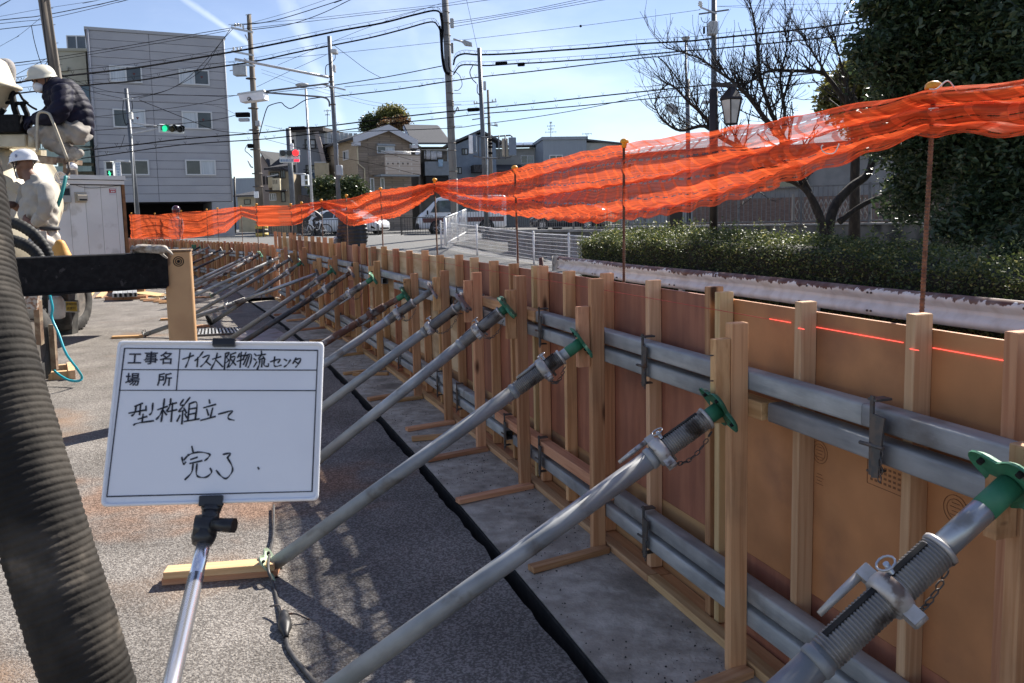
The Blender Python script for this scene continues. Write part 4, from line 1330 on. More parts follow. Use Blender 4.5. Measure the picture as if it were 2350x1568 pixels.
wi.hexa([V((p.x,p.y,zm+0.35))+o_ for p,o_ in((p0,dn),(p1,dn),(p1,dn*-1),(p0,dn*-1))]+[V((p.x,p.y,zm+1.15))+o_ for p,o_ in((p0,dn),(p1,dn),(p1,dn*-1),(p0,dn*-1))])
wi.build('window',glass('dark_glass',(0.03,0.035,0.04)),hb)
# ================================================================== leaves
def leaf_mesh(name,pts,size,mat,seed=0,up=0.35,curl=0.25,aspect=0.5):
 """Folded diamond leaves, two triangles each, at the given points."""
 rs=np.random.RandomState(seed)
 n=len(pts)
 P_=np.asarray(pts,dtype=np.float64)
 d=rs.normal(size=(n,3));d[:,2]=d[:,2]*0.6-0.15
 d/=np.linalg.norm(d,axis=1)[:,None]
 nrm=rs.normal(size=(n,3));nrm[:,2]+=up*3
 sd=np.cross(d,nrm);sd/=np.linalg.norm(sd,axis=1)[:,None]+1e-9
 nn=np.cross(sd,d)
 sz=size*(0.6+0.8*rs.rand(n))[:,None]
 v0=P_-d*sz*0.5
 v1=P_+sd*sz*aspect*0.5+nn*sz*curl*0.3
 v2=P_+d*sz*0.5-nn*sz*curl*0.25
 v3=P_-sd*sz*aspect*0.5+nn*sz*curl*0.3
 vv=np.stack([v0,v1,v2,v3],1).reshape(-1,3)
 me=bpy.data.meshes.new(name)
 me.vertices.add(4*n)
 me.vertices.foreach_set('co',vv.astype(np.float32).ravel())
 base=np.arange(n)*4
 tri=np.stack([base,base+1,base+2,base,base+2,base+3],1).astype(np.int32).ravel()
 me.loops.add(6*n)
 me.loops.foreach_set('vertex_index',tri)
 me.polygons.add(2*n)
 me.polygons.foreach_set('loop_start',np.arange(2*n,dtype=np.int32)*3)
 me.polygons.foreach_set('loop_total',np.full(2*n,3,dtype=np.int32))
 rnd=np.repeat(rs.rand(n),4).astype(np.float32)
 at_=me.attributes.new('tone','FLOAT','POINT')
 at_.data.foreach_set('value',rnd)
 me.materials.append(mat)
 me.update(calc_edges=True)
 me.validate()
 return me
def leaf_mat(name,c,c2,c3=None,rough=0.35,transl=0.25,f3=0.93):
 m,nt,b=_nt(name)
 N,L=nt.nodes,nt.links
 a=N.new('ShaderNodeAttribute');a.attribute_name='tone'
 cr=N.new('ShaderNodeValToRGB')
 cr.color_ramp.elements[0].color=(*c,1)
 cr.color_ramp.elements[1].color=(*c2,1);cr.color_ramp.elements[1].position=0.9
 if c3:
  e=cr.color_ramp.elements.new(f3);e.color=(*c3,1)
  e2=cr.color_ramp.elements.new(1.0);e2.color=(*c3,1)
 L.new(a.outputs['Fac'],cr.inputs[0])
 L.new(cr.outputs[0],b.inputs['Base Color'])
 b.inputs['Roughness'].default_value=rough
 t=N.new('ShaderNodeBsdfTranslucent')
 hs=N.new('ShaderNodeHueSaturation');hs.inputs['Value'].default_value=1.5;hs.inputs['Hue'].default_value=0.48
 L.new(cr.outputs[0],hs.inputs['Color']);L.new(hs.outputs[0],t.inputs['Color'])
 mx=N.new('ShaderNodeMixShader');mx.inputs[0].default_value=transl
 o=[n for n in N if n.type=='OUTPUT_MATERIAL'][0]
 L.new(b.outputs[0],mx.inputs[1]);L.new(t.outputs[0],mx.inputs[2]);L.new(mx.outputs[0],o.inputs['Surface'])
 MAT[name]=m
 return m
Lf_hedge=leaf_mat('leaf_hedge',(0.03,0.052,0.016),(0.11,0.14,0.04),(0.28,0.28,0.10),0.5,0.3,0.9)
Lf_dark=leaf_mat('leaf_evergreen',(0.022,0.042,0.022),(0.055,0.09,0.04),(0.10,0.13,0.05),0.42,0.25,0.95)
Lf_olive=leaf_mat('leaf_olive',(0.07,0.085,0.02),(0.19,0.19,0.05),(0.3,0.28,0.1),0.45,0.35,0.93)
Lf_shrub=leaf_mat('leaf_shrub',(0.018,0.035,0.012),(0.06,0.085,0.028),(0.12,0.13,0.05),0.35,0.2,0.93)
Lf_autumn=leaf_mat('leaf_autumn',(0.09,0.05,0.02),(0.16,0.10,0.04),(0.12,0.13,0.05),0.5,0.3,0.93)
Lf_grass=leaf_mat('leaf_weed',(0.05,0.07,0.02),(0.15,0.15,0.05),(0.25,0.22,0.1),0.5,0.3,0.93)
m_bark=pm('bark',(0.022,0.018,0.016),0.9,c2=(0.045,0.037,0.031),scale=14,stretch=(1,1,0.4),bump=0.8,bscale=30)
m_twig=pm('twig_bark',(0.022,0.018,0.016),0.8,c2=(0.04,0.033,0.028),scale=10)
HT=[(1.0,0.80),(3.0,0.86),(5.0,1.02),(7.5,1.08),(9.5,1.12),(11.0,1.06),(20,1.05)]
hedge=empty('clipped_hedge',RAIL.pt(6,-1.1,0),'long dense clipped hedge behind the rusty guard rail, top leaves glinting','hedge')
rs=np.random.RandomState(12)
pts=[]
s_hi=RAIL.L-0.3
for _ in range(62000):
 s=rs.uniform(-0.2,s_hi)
 if rs.rand()<0.5*(max(s,0)/s_hi)**0.5:
  s=s_hi*rs.rand()**0.5
 w_=rs.uniform(0,1.35)
 hmax=lerp_table(HT,s)+0.09*math.sin(s*3.3+w_*2)+0.05*math.sin(s*9+w_*5)
 r0=rs.rand()
 if r0<0.5:
  z=hmax+abs(rs.normal())*0.035-abs(rs.normal())*0.07
 elif r0<0.9:
  z=rs.uniform(0.1,hmax);w_=abs(rs.normal())*0.10
 else:
  z=rs.uniform(0.1,hmax);w_=1.35-abs(rs.normal())*0.08
 rnd_top=max(0,1-abs(w_-0.65)/0.75)
 z-=0.10*(1-rnd_top)**2
 p=RAIL.pt(s,-0.32-w_,z)
 pts.append((p.x+rs.normal()*0.02,p.y+rs.normal()*0.02,p.z))
for _ in range(170):
 s=rs.uniform(0.5,s_hi);w_=rs.uniform(0.1,1.2)
 hmax=lerp_table(HT,s)+0.05
 for k in range(rs.randint(6,15)):
  p=RAIL.pt(s,-0.32-w_,hmax+k*0.022)
  pts.append((p.x+rs.normal()*0.015,p.y+rs.normal()*0.015,p.z))
part('leaves',leaf_mesh('leaves',pts,0.045,Lf_hedge,1,aspect=0.55),hedge,M.Identity(4),kind='stuff')
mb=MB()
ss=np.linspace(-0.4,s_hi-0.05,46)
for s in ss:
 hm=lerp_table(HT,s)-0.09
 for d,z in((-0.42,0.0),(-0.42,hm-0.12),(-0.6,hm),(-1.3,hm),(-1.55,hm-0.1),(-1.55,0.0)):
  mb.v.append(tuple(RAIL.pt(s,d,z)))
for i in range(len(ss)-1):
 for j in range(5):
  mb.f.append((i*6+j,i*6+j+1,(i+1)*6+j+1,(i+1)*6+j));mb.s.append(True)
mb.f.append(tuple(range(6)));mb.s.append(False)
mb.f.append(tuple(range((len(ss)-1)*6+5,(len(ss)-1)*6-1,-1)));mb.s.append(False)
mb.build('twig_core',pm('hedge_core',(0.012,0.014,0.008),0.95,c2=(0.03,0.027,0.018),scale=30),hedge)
def crown_points(blobs,n,rs,clump=0.18):
 pts=[]
 wts=np.array([b_[3]**2 for b_ in blobs],float);wts/=wts.sum()
 idx=rs.choice(len(blobs),n//14,p=wts)
 for i in idx:
  px,py,y,r_=blobs[i]
  c=at(px,py,y)
  R_=r_/FPX*y
  d=rs.normal(size=3);d/=np.linalg.norm(d)
  rad=R_*rs.rand()**0.45
  q=np.array(c)+d*rad*np.array([1,1,0.9])
  k=14
  e=rs.normal(size=(k,3))*clump*0.5
  e[:,2]*=0.7
  pts.append(q+e)
 return np.concatenate(pts)
big=empty('evergreen_tree',on(2290,640,0),'large dark evergreen tree filling the top right corner','tree')
rs=np.random.RandomState(21)
blobs=[(2075,55,14,95),(2030,10,14,60),(2200,-60,14,190),(2140,175,14.5,130),(2040,150,14,70),(1985,110,13.6,40),(2290,120,13.5,170),(2230,330,14,130),(2360,400,13,150),(2140,400,15,95),
 (2260,500,13,90),(2100,300,15,110),(2400,150,13,220),(2350,560,12,60),(2190,540,13.5,55),(2060,240,15,60),(2080,470,15.5,60)]
pts=crown_points(blobs,78000,rs,0.24)
part('crown',leaf_mesh('crown',pts,0.125,Lf_dark,5,aspect=0.42),big,M.Identity(4),kind='stuff')
mb=MB()
base=on(2290,640,0);base.z=0
fork=at(2270,470,base.y)
mb.tube([base-V((0,0,0.1)),base+V((0.05,0,1.0)),fork],[0.32,0.24,0.2],10)
for px,py,y,r_ in blobs[:11]:
 mb.tube(cat_points([fork,(fork+at(px,py,y))/2+V((0,0,-0.3)),at(px,py,y)],4),[0.14-0.012*k for k in range(9)],7)
mb.build('trunk',m_bark,big)
ol=empty('olive_green_tree',on_ground(1935,560),'yellow green tree showing between bare branches and the dark evergreen','tree')
blobs2=[(1930,205,19,42),(1905,235,19,30),(1965,165,19,38),(1950,250,19,45),(1985,210,19,40),(2010,300,19,60)]
part('crown',leaf_mesh('crown',crown_points(blobs2,9000,rs,0.2),0.13,Lf_olive,6),ol,M.Identity(4),kind='stuff')
MB().tube([at(1960,560,19),at(1962,350,19),at(1955,220,19)],[0.14,0.1,0.04],7).build('trunk',m_bark,ol)
TY=16.0
bare=empty('bare_tree',at(1893,560,TY),'leafless pruned tree with a forked dark trunk behind the hedge','tree')
rt=random.Random(9)
limbs=[([(1893,575),(1890,540),(1880,495),(1860,452),(1835,425),(1790,408),(1750,400),(1740,440)],13,3),([(1896,560),(1912,480),(1950,432),(1990,400),(2002,350),(1990,290),(1943,239)],13,6),
 ([(1943,239),(1905,186),(1882,167),(1817,163),(1768,163),(1730,182),(1684,214),(1650,245)],6,1.5),([(1943,239),(1939,190),(1920,114),(1908,84)],4.5,1.3),
 ([(1925,510),(1980,470),(2050,440),(2100,425),(2150,380)],8,2),([(1876,490),(1855,440),(1815,350),(1772,266),(1745,182),(1737,106),(1730,46),(1716,-10)],9,1.1),
 ([(1855,440),(1800,330),(1753,270),(1718,224),(1684,190),(1646,163),(1601,133),(1530,110)],8,1.1),([(1835,425),(1740,360),(1660,320),(1616,290),(1560,300),(1520,275),(1500,240)],8,1.2),
 ([(1660,320),(1610,262),(1580,235),(1540,195),(1518,205)],5,1.1),([(1790,350),(1800,260),(1790,180),(1805,110),(1800,70)],5,1.1),([(1905,186),(1870,130),(1850,100),(1845,80)],3,1.0),([(1817,163),(1800,220),(1790,270)],4,1.5)]
mb=MB()
tw=MB()
def twig(p,d,L_,r_,lev):
 n=5
 pts=[p]
 q=V(p)
 dd=V(d)
 for k in range(n):
  dd=(dd+V((rt.uniform(-.22,.22),rt.uniform(-.22,.22),rt.uniform(-.05,.22)))).normalized()
  q=q+dd*(L_/n)
  pts.append(q)
 tw.tube(pts,[r_*(1-0.62*k/n)for k in range(n+1)],4,True)
 tw.ball(q,r_*0.85,5,3)
 if lev>0:
  for k in range(1,n):
   if rt.random()<0.85:
    e=(dd+V((rt.uniform(-1,1),rt.uniform(-1,1),rt.uniform(-.3,.9)))).normalized()
    twig(pts[k],e,L_*rt.uniform(0.22,0.5),r_*0.62,lev-1)
for li,(lp,r0,r1)in enumerate(limbs):
 dy=rt.uniform(-0.5,0.5)
 P_=[]
 for k,(x,y)in enumerate(lp):
  f=k/(len(lp)-1)
  P_.append(at(x,y,TY+dy*(f if li not in(2,3)else 1-f)*1.5))
 C_=cat_points(P_,5)
 n=len(C_)
 rad=[(r0+(r1-r0)*(k/(n-1))**0.8)/FPX*TY for k in range(n)]
 mb.tube(C_,rad,8)
 if li in(0,):
  ks=range(int(n*0.55),n)
 elif li==1:
  ks=range(int(n*0.7),n)
 elif li==4:
  ks=range(int(n*0.5),n)
 else:
  ks=range(int(n*0.25),n)
 for k in ks:
  for _ in range(3 if rt.random()<0.6 else 2):
   t=(C_[min(k+1,n-1)]-C_[max(k-1,0)]).normalized()
   d=(t*0.5+V((rt.uniform(-1,1),rt.uniform(-1,1),rt.uniform(-.1,1.3)))).normalized()
   twig(C_[k],d,rt.uniform(0.25,1.05),max(rad[k]*0.4,0.0085),1)
mb.build('trunk',m_bark,bare)
tw.build('twigs',m_twig,bare,kind='stuff')
m_lp=pm('brown_lamp_paint',(0.018,0.013,0.012),0.5,c2=(0.028,0.021,0.019),scale=6)
LY=15.0
lamp=empty('street_lamp',at(1637,560,LY),'dark brown lamp post carrying a hexagonal lantern on a bracket','street lamp')
MB().tube([at(1637,590,LY),at(1637,205,LY)],0.075,12).build('post',m_lp,lamp)
MB().beam(at(1632,194,LY),at(1690,198,LY),0.07,0.07).build('bracket',m_lp,lamp)
c=at(1677.5,250,LY)
k_=LY/FPX
hexa_=lambda r_,z:[c+V((r_*math.cos(a),r_*math.sin(a),z))for a in[math.pi/3*i+0.2 for i in range(6)]]
fr_=MB()
lo,hi=hexa_(14*k_,-34*k_),hexa_(25*k_,20*k_)
for i in range(6):
 fr_.tube([lo[i],hi[i]],0.012,5)
 fr_.tube([lo[i],lo[(i+1)%6]],0.014,5);fr_.tube([hi[i],hi[(i+1)%6]],0.016,5)
fr_.build('lantern_frame',m_lp,lamp)
pn=pm('lantern_pane',(0.55,0.56,0.55),0.4,c2=(0.42,0.43,0.42),scale=4)
for i in range(6):
 a,b_,c2_,d_=lo[i],lo[(i+1)%6],hi[(i+1)%6],hi[i]
 ctr=(a+b_+c2_+d_)/4
 sh=lambda q_:q_+(ctr-q_)*0.06
 MB().prism([sh(a),sh(b_),sh(c2_),sh(d_)],(c-ctr).normalized()*0.006).build('pane',pn,lamp)
MB().lathe([(29*k_,20*k_),(27*k_,24*k_),(12*k_,40*k_),(5*k_,48*k_),(4*k_,54*k_)],6,M.Translation(c)@M.Rotation(0.2,4,'Z'),smooth=False).build('lantern_roof',m_lp,lamp)
MB().box(at(1548,520,19),(0.3,0.3,0.9)).build('bollard',m_lp,label='short dark brown square bollard behind the hedge',cat='bollard')
# ================================================================== people
SKIN=pm('skin',(0.30,0.165,0.105),0.55,c2=(0.26,0.13,0.085),scale=20)
SKIN_D=pm('skin_tanned',(0.20,0.10,0.065),0.55,c2=(0.16,0.08,0.05),scale=20)
m_eye=pm('eye_dark',(0.01,0.008,0.007),0.3)
m_hair=pm('hair_dark',(0.015,0.012,0.011),0.6)
m_mask=pm('white_mask',(0.72,0.73,0.76),0.8,c2=(0.62,0.63,0.67),scale=6,stretch=(1,1,6))
m_navy=pm('navy_quilting',(0.006,0.006,0.017),0.65,spec=0.2,c2=(0.011,0.010,0.026),scale=9,bump=0.5,bscale=18)
m_trs=pm('grey_work_trousers',(0.31,0.285,0.255),0.85,c2=(0.25,0.23,0.205),scale=6,c3=(0.19,0.17,0.15),scale3=5,bump=0.9,bscale=11)
m_shirt=pm('beige_work_shirt',(0.40,0.37,0.32),0.85,c2=(0.32,0.295,0.255),scale=5,bump=1.0,bscale=9)
m_pants2=pm('pale_work_trousers',(0.46,0.42,0.37),0.85,c2=(0.39,0.355,0.31),scale=5,bump=0.9,bscale=10)
m_belt=pm('dark_belt',(0.015,0.016,0.022),0.6)
m_shoe=pm('dusty_shoe',(0.36,0.33,0.29),0.8,c2=(0.25,0.225,0.195),scale=14,c3=(0.5,0.48,0.45),scale3=10,bump=0.4)
m_helm_c=pm('cream_helmet',(0.62,0.59,0.48),0.3,c2=(0.55,0.52,0.42),scale=4,coat=0.3)
m_helm_w=pm('white_helmet',(0.80,0.80,0.82),0.25,c2=(0.72,0.72,0.74),scale=4,coat=0.4)
m_glove=pm('dark_glove',(0.05,0.024,0.018),0.8,c2=(0.09,0.04,0.03),scale=15)
m_bk=pm('black_cloth',(0.012,0.012,0.014),0.5,c2=(0.022,0.022,0.026),scale=8,bump=0.3,bscale=15)
class Fig:
 """Rounded limbs between joints; one remeshed skin per garment or body."""
 def __init__(self):
  self.mb=MB()
 def limb(self,pts,rads,n=12):
  pts=[V(p)for p in pts]
  for p,r_ in zip(pts,rads):
   self.mb.ball(p,r_,12,8)
  C_=cat_points(pts,4)if len(pts)>2 else[pts[0].lerp(pts[1],k/4)for k in range(5)]
  k=len(C_)
  rr_=[float(np.interp(i/(k-1),np.linspace(0,1,len(rads)),rads))for i in range(k)]
  self.mb.tube(C_,rr_,n)
  return self
 def blob(self,c,r_,m=None):
  self.mb.ball(c,r_,14,10,m)
  return self
 def out(self,name,mat,parent,voxel=0.014,smooth=2,**k):
  me=remesh(self.mb,voxel,smooth,name)
  me.materials.append(mat)
  return part(name,me,parent,M.Identity(4),**k)
def crease(o,amt,f=38.0):
 me=o.data
 k=len(me.vertices)
 co=np.empty(k*3);me.vertices.foreach_get('co',co);co=co.reshape(-1,3)
 no=np.empty(k*3);me.vertices.foreach_get('normal',no);no=no.reshape(-1,3)
 a=np.sin(co[:,2]*f+4*np.sin(co[:,0]*11)+2.5*np.sin(co[:,1]*14))+0.6*np.sin(co[:,0]*f*1.3+3*np.sin(co[:,2]*17))
 co+=no*(a*amt)[:,None]
 me.vertices.foreach_set('co',co.ravel());me.update()
def head_frame(c,face,up=(0,0,1)):
 f=V(face).normalized()
 x=f.cross(V(up)).normalized()
 u=x.cross(f).normalized()
 return frame(x,f,u,c)
def add_head(fig,H,s=1.0):
 """Skull, jaw, nose and ears of a 0.23 m head, H at the middle of the head."""
 R3=H.to_3x3()
 for c,r_ in(((0,-0.012,0.035),(0.074,0.092,0.085)),((0,0.018,-0.035),(0.062,0.072,0.078)),((0,0.05,-0.085),(0.04,0.035,0.03)),((0,0.092,-0.012),(0.014,0.02,0.03)),
 ((0.076,-0.005,-0.005),(0.012,0.022,0.033)),((-0.076,-0.005,-0.005),(0.012,0.022,0.033)),((0,0.075,0.03),(0.05,0.012,0.012))):
  fig.mb.ball(H@(V(c)*s),[q*s for q in r_],12,8,R3)
 return fig
def add_face(H,root,parent,brow=True,s=1.0):
 for sx_ in(-1,1):
  MB().ball(H@(V((0.031*sx_,0.083,0.012))*s),0.010*s,8,6).build('eye',m_eye,parent)
  MB().tube([H@(V((0.014*sx_,0.090,0.034))*s),H@(V((0.05*sx_,0.078,0.036))*s)],0.004*s,6).build('eyebrow',m_hair,parent)
def helmet(H,root,mat,s=1.0,ribs=True,text_=None):
 """Safety helmet with brim, peak and ridges, worn on the head frame H."""
 prof=[]
 mb=MB()
 n,k=28,9
 vs_=[]
 for i in range(k+1):
  t=i/k
  ang=t*math.pi/2
  for j in range(n):
   a=2*math.pi*j/n
   r0=math.cos(ang)**0.8 if t<1 else 0.0
   x,y=0.112*r0*math.cos(a),0.142*r0*math.sin(a)
   z=0.055+0.112*math.sin(ang)**0.9
   if ribs and t<0.98:
    for rx in(-0.03,0.0,0.03):
     if abs(x-rx)<0.008:
      z+=0.004
   vs_.append(V((x,y-0.01,z)))
 brim=[]
 for j in range(n):
  a=2*math.pi*j/n
  fwd=max(0,math.sin(a))
  rx,ry=0.122+0.006*fwd,0.150+0.040*fwd**3
  brim.append(V((rx*math.cos(a),ry*math.sin(a)-0.01,0.046-0.012*fwd)))
 low=[b_-V((0,0,0.006))for b_ in brim]
 inn=[V((v.x*0.95,v.y*0.95,v.z-0.004))for v in vs_[:n]]
 allv=[H@(v*s)for v in(inn+low+brim+vs_)]
 fs=[]
 for i in range(k+3):
  fs+=[(i*n+j,i*n+(j+1)%n,(i+1)*n+(j+1)%n,(i+1)*n+j)for j in range(n)]
 mb.add(allv,fs,True)
 h_=mb.build('helmet',mat,root)
 st=MB()
 for sx_ in(-1,1):
  st.tube([H@(V((0.09*sx_,0.02,0.05))*s),H@(V((0.078*sx_,0.03,-0.03))*s),H@(V((0.045*sx_,0.06,-0.105))*s)],0.005*s,5)
  st.tube([H@(V((0.09*sx_,-0.05,0.05))*s),H@(V((0.078*sx_,0.02,-0.02))*s)],0.005*s,5)
 st.build('chin_strap',m_belt,root,kind='stuff')
 return h_
def hand(fig,wrist,dirv,palm_n,s=1.0,curl=0.9):
 """Palm, four curled fingers and a thumb."""
 d=V(dirv).normalized();nrm=V(palm_n);nrm=(nrm-d*nrm.dot(d)).normalized();sd=d.cross(nrm).normalized()
 w=V(wrist)
 fig.limb([w,w+d*0.05*s,w+d*0.085*s],[0.028*s,0.036*s,0.034*s])
 for i,L_ in enumerate((0.07,0.08,0.075,0.06)):
  b_=w+d*0.09*s+sd*(0.028-0.019*i)*s
  m1=b_+(d*math.cos(curl*.5)+nrm*math.sin(curl*.5))*L_*0.5*s
  e=m1+(d*math.cos(curl*1.5)+nrm*math.sin(curl*1.5))*L_*0.5*s
  fig.limb([b_,m1,e],[0.0115*s,0.0105*s,0.009*s],8)
 t0=w+d*0.03*s+sd*0.03*s
 fig.limb([t0,t0+(d*0.5+sd*0.7+nrm*0.4)*0.04*s,t0+(d*0.8+sd*0.5+nrm*0.6)*0.07*s],[0.015*s,0.012*s,0.010*s],8)
Y1=8.8
A=lambda x,y,dy=0.0:at(x,y,Y1+dy)
man=empty('person',A(165,372),'person crouching on the truck step in navy quilted jacket, cream helmet and white face mask','person')
Hc=head_frame(A(97,188),(-0.42,-0.88,-0.2),(0.05,0,1))
B_=add_head(Fig(),Hc)
B_.limb([A(103,205),A(126,212,0.02)],[0.055,0.07])
B_.limb([A(140,215),A(165,250),A(172,292)],[0.10,0.11,0.11])
B_.limb([A(172,300,-0.10),A(84,304,-0.12),A(152,346,-0.10)],[0.07,0.05,0.04])
B_.limb([A(172,300,0.12),A(84,304,0.12),A(152,346,0.12)],[0.07,0.05,0.04])
B_.limb([A(140,212,-0.18),A(124,264,-0.24),A(80,276,-0.14)],[0.06,0.045,0.032])
B_.limb([A(136,212,0.18),A(112,262,0.2),A(78,270,0.1)],[0.06,0.045,0.032])
body=B_.out('body',SKIN,man)
add_face(Hc,man,body)
MBm=Fig()
for c,r_ in(((0,0.058,-0.055),(0.066,0.052,0.052)),((0,0.075,-0.03),(0.045,0.035,0.035))):
 MBm.mb.ball(Hc@V(c),r_,12,8,Hc.to_3x3())
MBm.out('face_mask',m_mask,man,0.008,2)
helmet(Hc,man,m_helm_c,1.03)
J=Fig()
J.limb([A(133,203),A(150,222),A(170,258),A(178,296)],[0.115,0.185,0.19,0.165])
J.limb([A(118,208),A(128,225),A(150,262),A(150,285)],[0.09,0.13,0.14,0.09])
J.limb([A(143,214,-0.17),A(140,248,-0.27),A(124,266,-0.27),A(100,272,-0.22),A(84,276,-0.15)],[0.105,0.10,0.092,0.075,0.055])
J.limb([A(139,214,0.17),A(115,260,0.22),A(82,271,0.1)],[0.095,0.08,0.055])
J.limb([A(130,198,-0.09),A(145,198,0.0),A(148,202,0.08)],[0.05,0.062,0.05])
me=remesh(J.mb,0.014,2,'jacket')
co=np.empty(len(me.vertices)*3);me.vertices.foreach_get('co',co);co=co.reshape(-1,3)
no=np.empty(len(me.vertices)*3);me.vertices.foreach_get('normal',no);no=no.reshape(-1,3)
ax_=np.array((A(180,300)-A(135,205)).normalized())
q_=(co-np.array(A(135,205)))@ax_
bulge=np.abs(np.sin(q_*math.pi/0.085+0.5*np.sin(co[:,0]*14)+0.5*np.sin(co[:,1]*11)))
co+=no*((bulge**0.6-0.7)*0.014)[:,None]
me.vertices.foreach_set('co',co.ravel());me.materials.append(m_navy);me.update()
part('jacket',me,man,M.Identity(4))
T=Fig()
for dy in(-0.12,0.12):
 T.limb([A(178,306,dy),A(135,303,dy*1.2),A(86,306,dy*1.3)],[0.118,0.10,0.078])
 T.limb([A(86,306,dy*1.3),A(120,330,dy*1.2),A(158,350,dy)],[0.078,0.075,0.06])
T.limb([A(178,303,-0.08),A(178,303,0.08)],[0.135,0.135])
crease(T.out('trousers',m_trs,man,0.012,2),0.012,46)
for dy in(-0.12,0.12):
 S=Fig()
 S.limb([A(183,352,dy),A(160,361,dy),A(136,366.5,dy)],[0.045,0.05,0.036])
 S.limb([A(170,347,dy),A(176,357,dy)],[0.055,0.045])
 S.out('shoe',m_shoe,man,0.011,1)
G_=Fig()
hand(G_,A(84,275,-0.14),(-0.9,0.1,-0.25),(0,0.2,-1),1.1)
G_.out('glove',m_navy,man,0.007,1)
G_=Fig()
hand(G_,A(82,271,0.1),(-0.9,-0.1,-0.3),(0,-0.2,-1),1.1)
G_.out('glove',m_navy,man,0.007,1)
Y2=8.1
A=lambda x,y,dy=0.0:at(x,y,Y2+dy)
man2=empty('person',A(90,640),'person standing beside the truck in beige work shirt and white helmet, seen from behind','person')
Hc=head_frame(A(55,384),(-0.86,0.42,-0.12),(0.02,0,1))
B_=add_head(Fig(),Hc)
B_.limb([A(62,395),A(75,415)],[0.06,0.075])
B_.limb([A(82,430),A(92,480),A(98,530)],[0.10,0.11,0.10])
B_.limb([A(92,545,-0.1),A(100,600,-0.1),A(104,655,-0.1)],[0.09,0.06,0.045])
B_.limb([A(104,545,0.1),A(108,600,0.1),A(112,655,0.1)],[0.09,0.06,0.045])
B_.limb([A(100,432,-0.17),A(100,492,-0.24),A(78,517,-0.2)],[0.045,0.042,0.036])
B_.limb([A(62,428,0.2),A(52,478,0.2),A(28,470,0.1)],[0.045,0.042,0.036])
hand(B_,A(78,517,-0.2),(-0.6,0.05,0.35),(0.3,0.9,0.2),1.05,0.8)
body=B_.out('body',SKIN_D,man2)
add_face(Hc,man2,body)
helmet(Hc,man2,m_helm_w,1.03)
S=Fig()
S.limb([A(80,424),A(85,438),A(94,478),A(101,524)],[0.06,0.135,0.155,0.122])
S.limb([A(58,436,0.16),A(82,430,0),A(106,437,-0.16)],[0.062,0.072,0.062])
S.limb([A(74,470,0.05),A(66,502,0.0),A(88,518)],[0.115,0.09,0.09])
S.limb([A(105,438,-0.17),A(107,462,-0.23),A(103,487,-0.24),A(91,503,-0.23)],[0.075,0.072,0.07,0.06])
S.limb([A(60,438,0.2),A(50,470,0.2)],[0.068,0.06])
S.limb([A(72,413,0.03),A(82,412,-0.04)],[0.052,0.048])
me=remesh(S.mb,0.013,2,'shirt')
co=np.empty(len(me.vertices)*3);me.vertices.foreach_get('co',co);co=co.reshape(-1,3)
no=np.empty(len(me.vertices)*3);me.vertices.foreach_get('normal',no);no=no.reshape(-1,3)
fold=np.sin(co[:,2]*46+3*np.sin(co[:,0]*13)+2*np.sin(co[:,1]*11))*np.clip((1.75-co[:,2])*3,0.25,1)
co+=no*(fold*0.010)[:,None]
me.vertices.foreach_set('co',co.ravel());me.materials.append(m_shirt);me.update()
crease(part('shirt',me,man2,M.Identity(4)),0.004,62)
C_=Fig();C_.limb([A(93,500,-0.235),A(86,508,-0.22)],[0.068,0.06]);C_.out('cuff',m_shirt,man2,0.012,1)
MB().lathe([(0.142,0.0),(0.147,0.005),(0.147,0.035),(0.142,0.04)],20,M.Translation(A(101,530))@M.Diagonal((1.0,0.85,1,1))).build('belt',m_belt,man2)
T=Fig()
T.limb([A(101,540),A(102,554)],[0.128,0.14])
for dx,dy in((-7,-0.1),(5,0.1)):
 T.limb([A(100+dx,552,dy),A(104+dx,600,dy),A(108+dx,650,dy)],[0.108,0.088,0.075])
crease(T.out('trousers',m_pants2,man2,0.012,2),0.011,42)
MB().box(A(92,545,-0.165),(0.13,0.012,0.12)).build('back_pocket',m_pants2,man2,bevel=0.004)
G_=Fig();hand(G_,A(30,470,0.1),(-0.9,0.1,-0.05),(0.1,0.3,-0.9),1.25,0.7);G_.out('glove',m_glove,man2,0.008,1)
for dx,dy in((-7,-0.1),(5,0.1)):
 S=Fig();S.limb([A(112+dx,655,dy),A(96+dx,658,dy)],[0.05,0.042]);S.out('boot',m_belt,man2,0.012,1)
mk=Fig()
mk.mb.ball(Hc@V((0,0.07,-0.06)),(0.055,0.045,0.045),10,8,Hc.to_3x3())
mk.out('face_mask',m_mask,man2,0.008,2)
dk=pm('helmet_print',(0.03,0.03,0.05),0.5)
shd=pm('helmet_badge',(0.22,0.24,0.34),0.4)
Hs=Hc@M.Diagonal((1.03,1.03,1.03,1))
MB().ball(Hs@V((-0.103,-0.06,0.09)),(0.005,0.016,0.018),10,6,Hs.to_3x3().normalized()).build('helmet_badge',shd,man2)
mb=MB()
for k in range(5):
 mb.ball(Hs@V((-0.097+0.002*k,0.03+0.011*k,0.104)),(0.004,0.004,0.003),6,4,Hs.to_3x3().normalized())
for k in range(3):
 mb.ball(Hs@V((-0.102+0.003*k,0.03+0.014*k,0.078)),(0.004,0.005,0.007),6,4,Hs.to_3x3().normalized())
mb.build('helmet_print',dk,man2,kind='stuff')
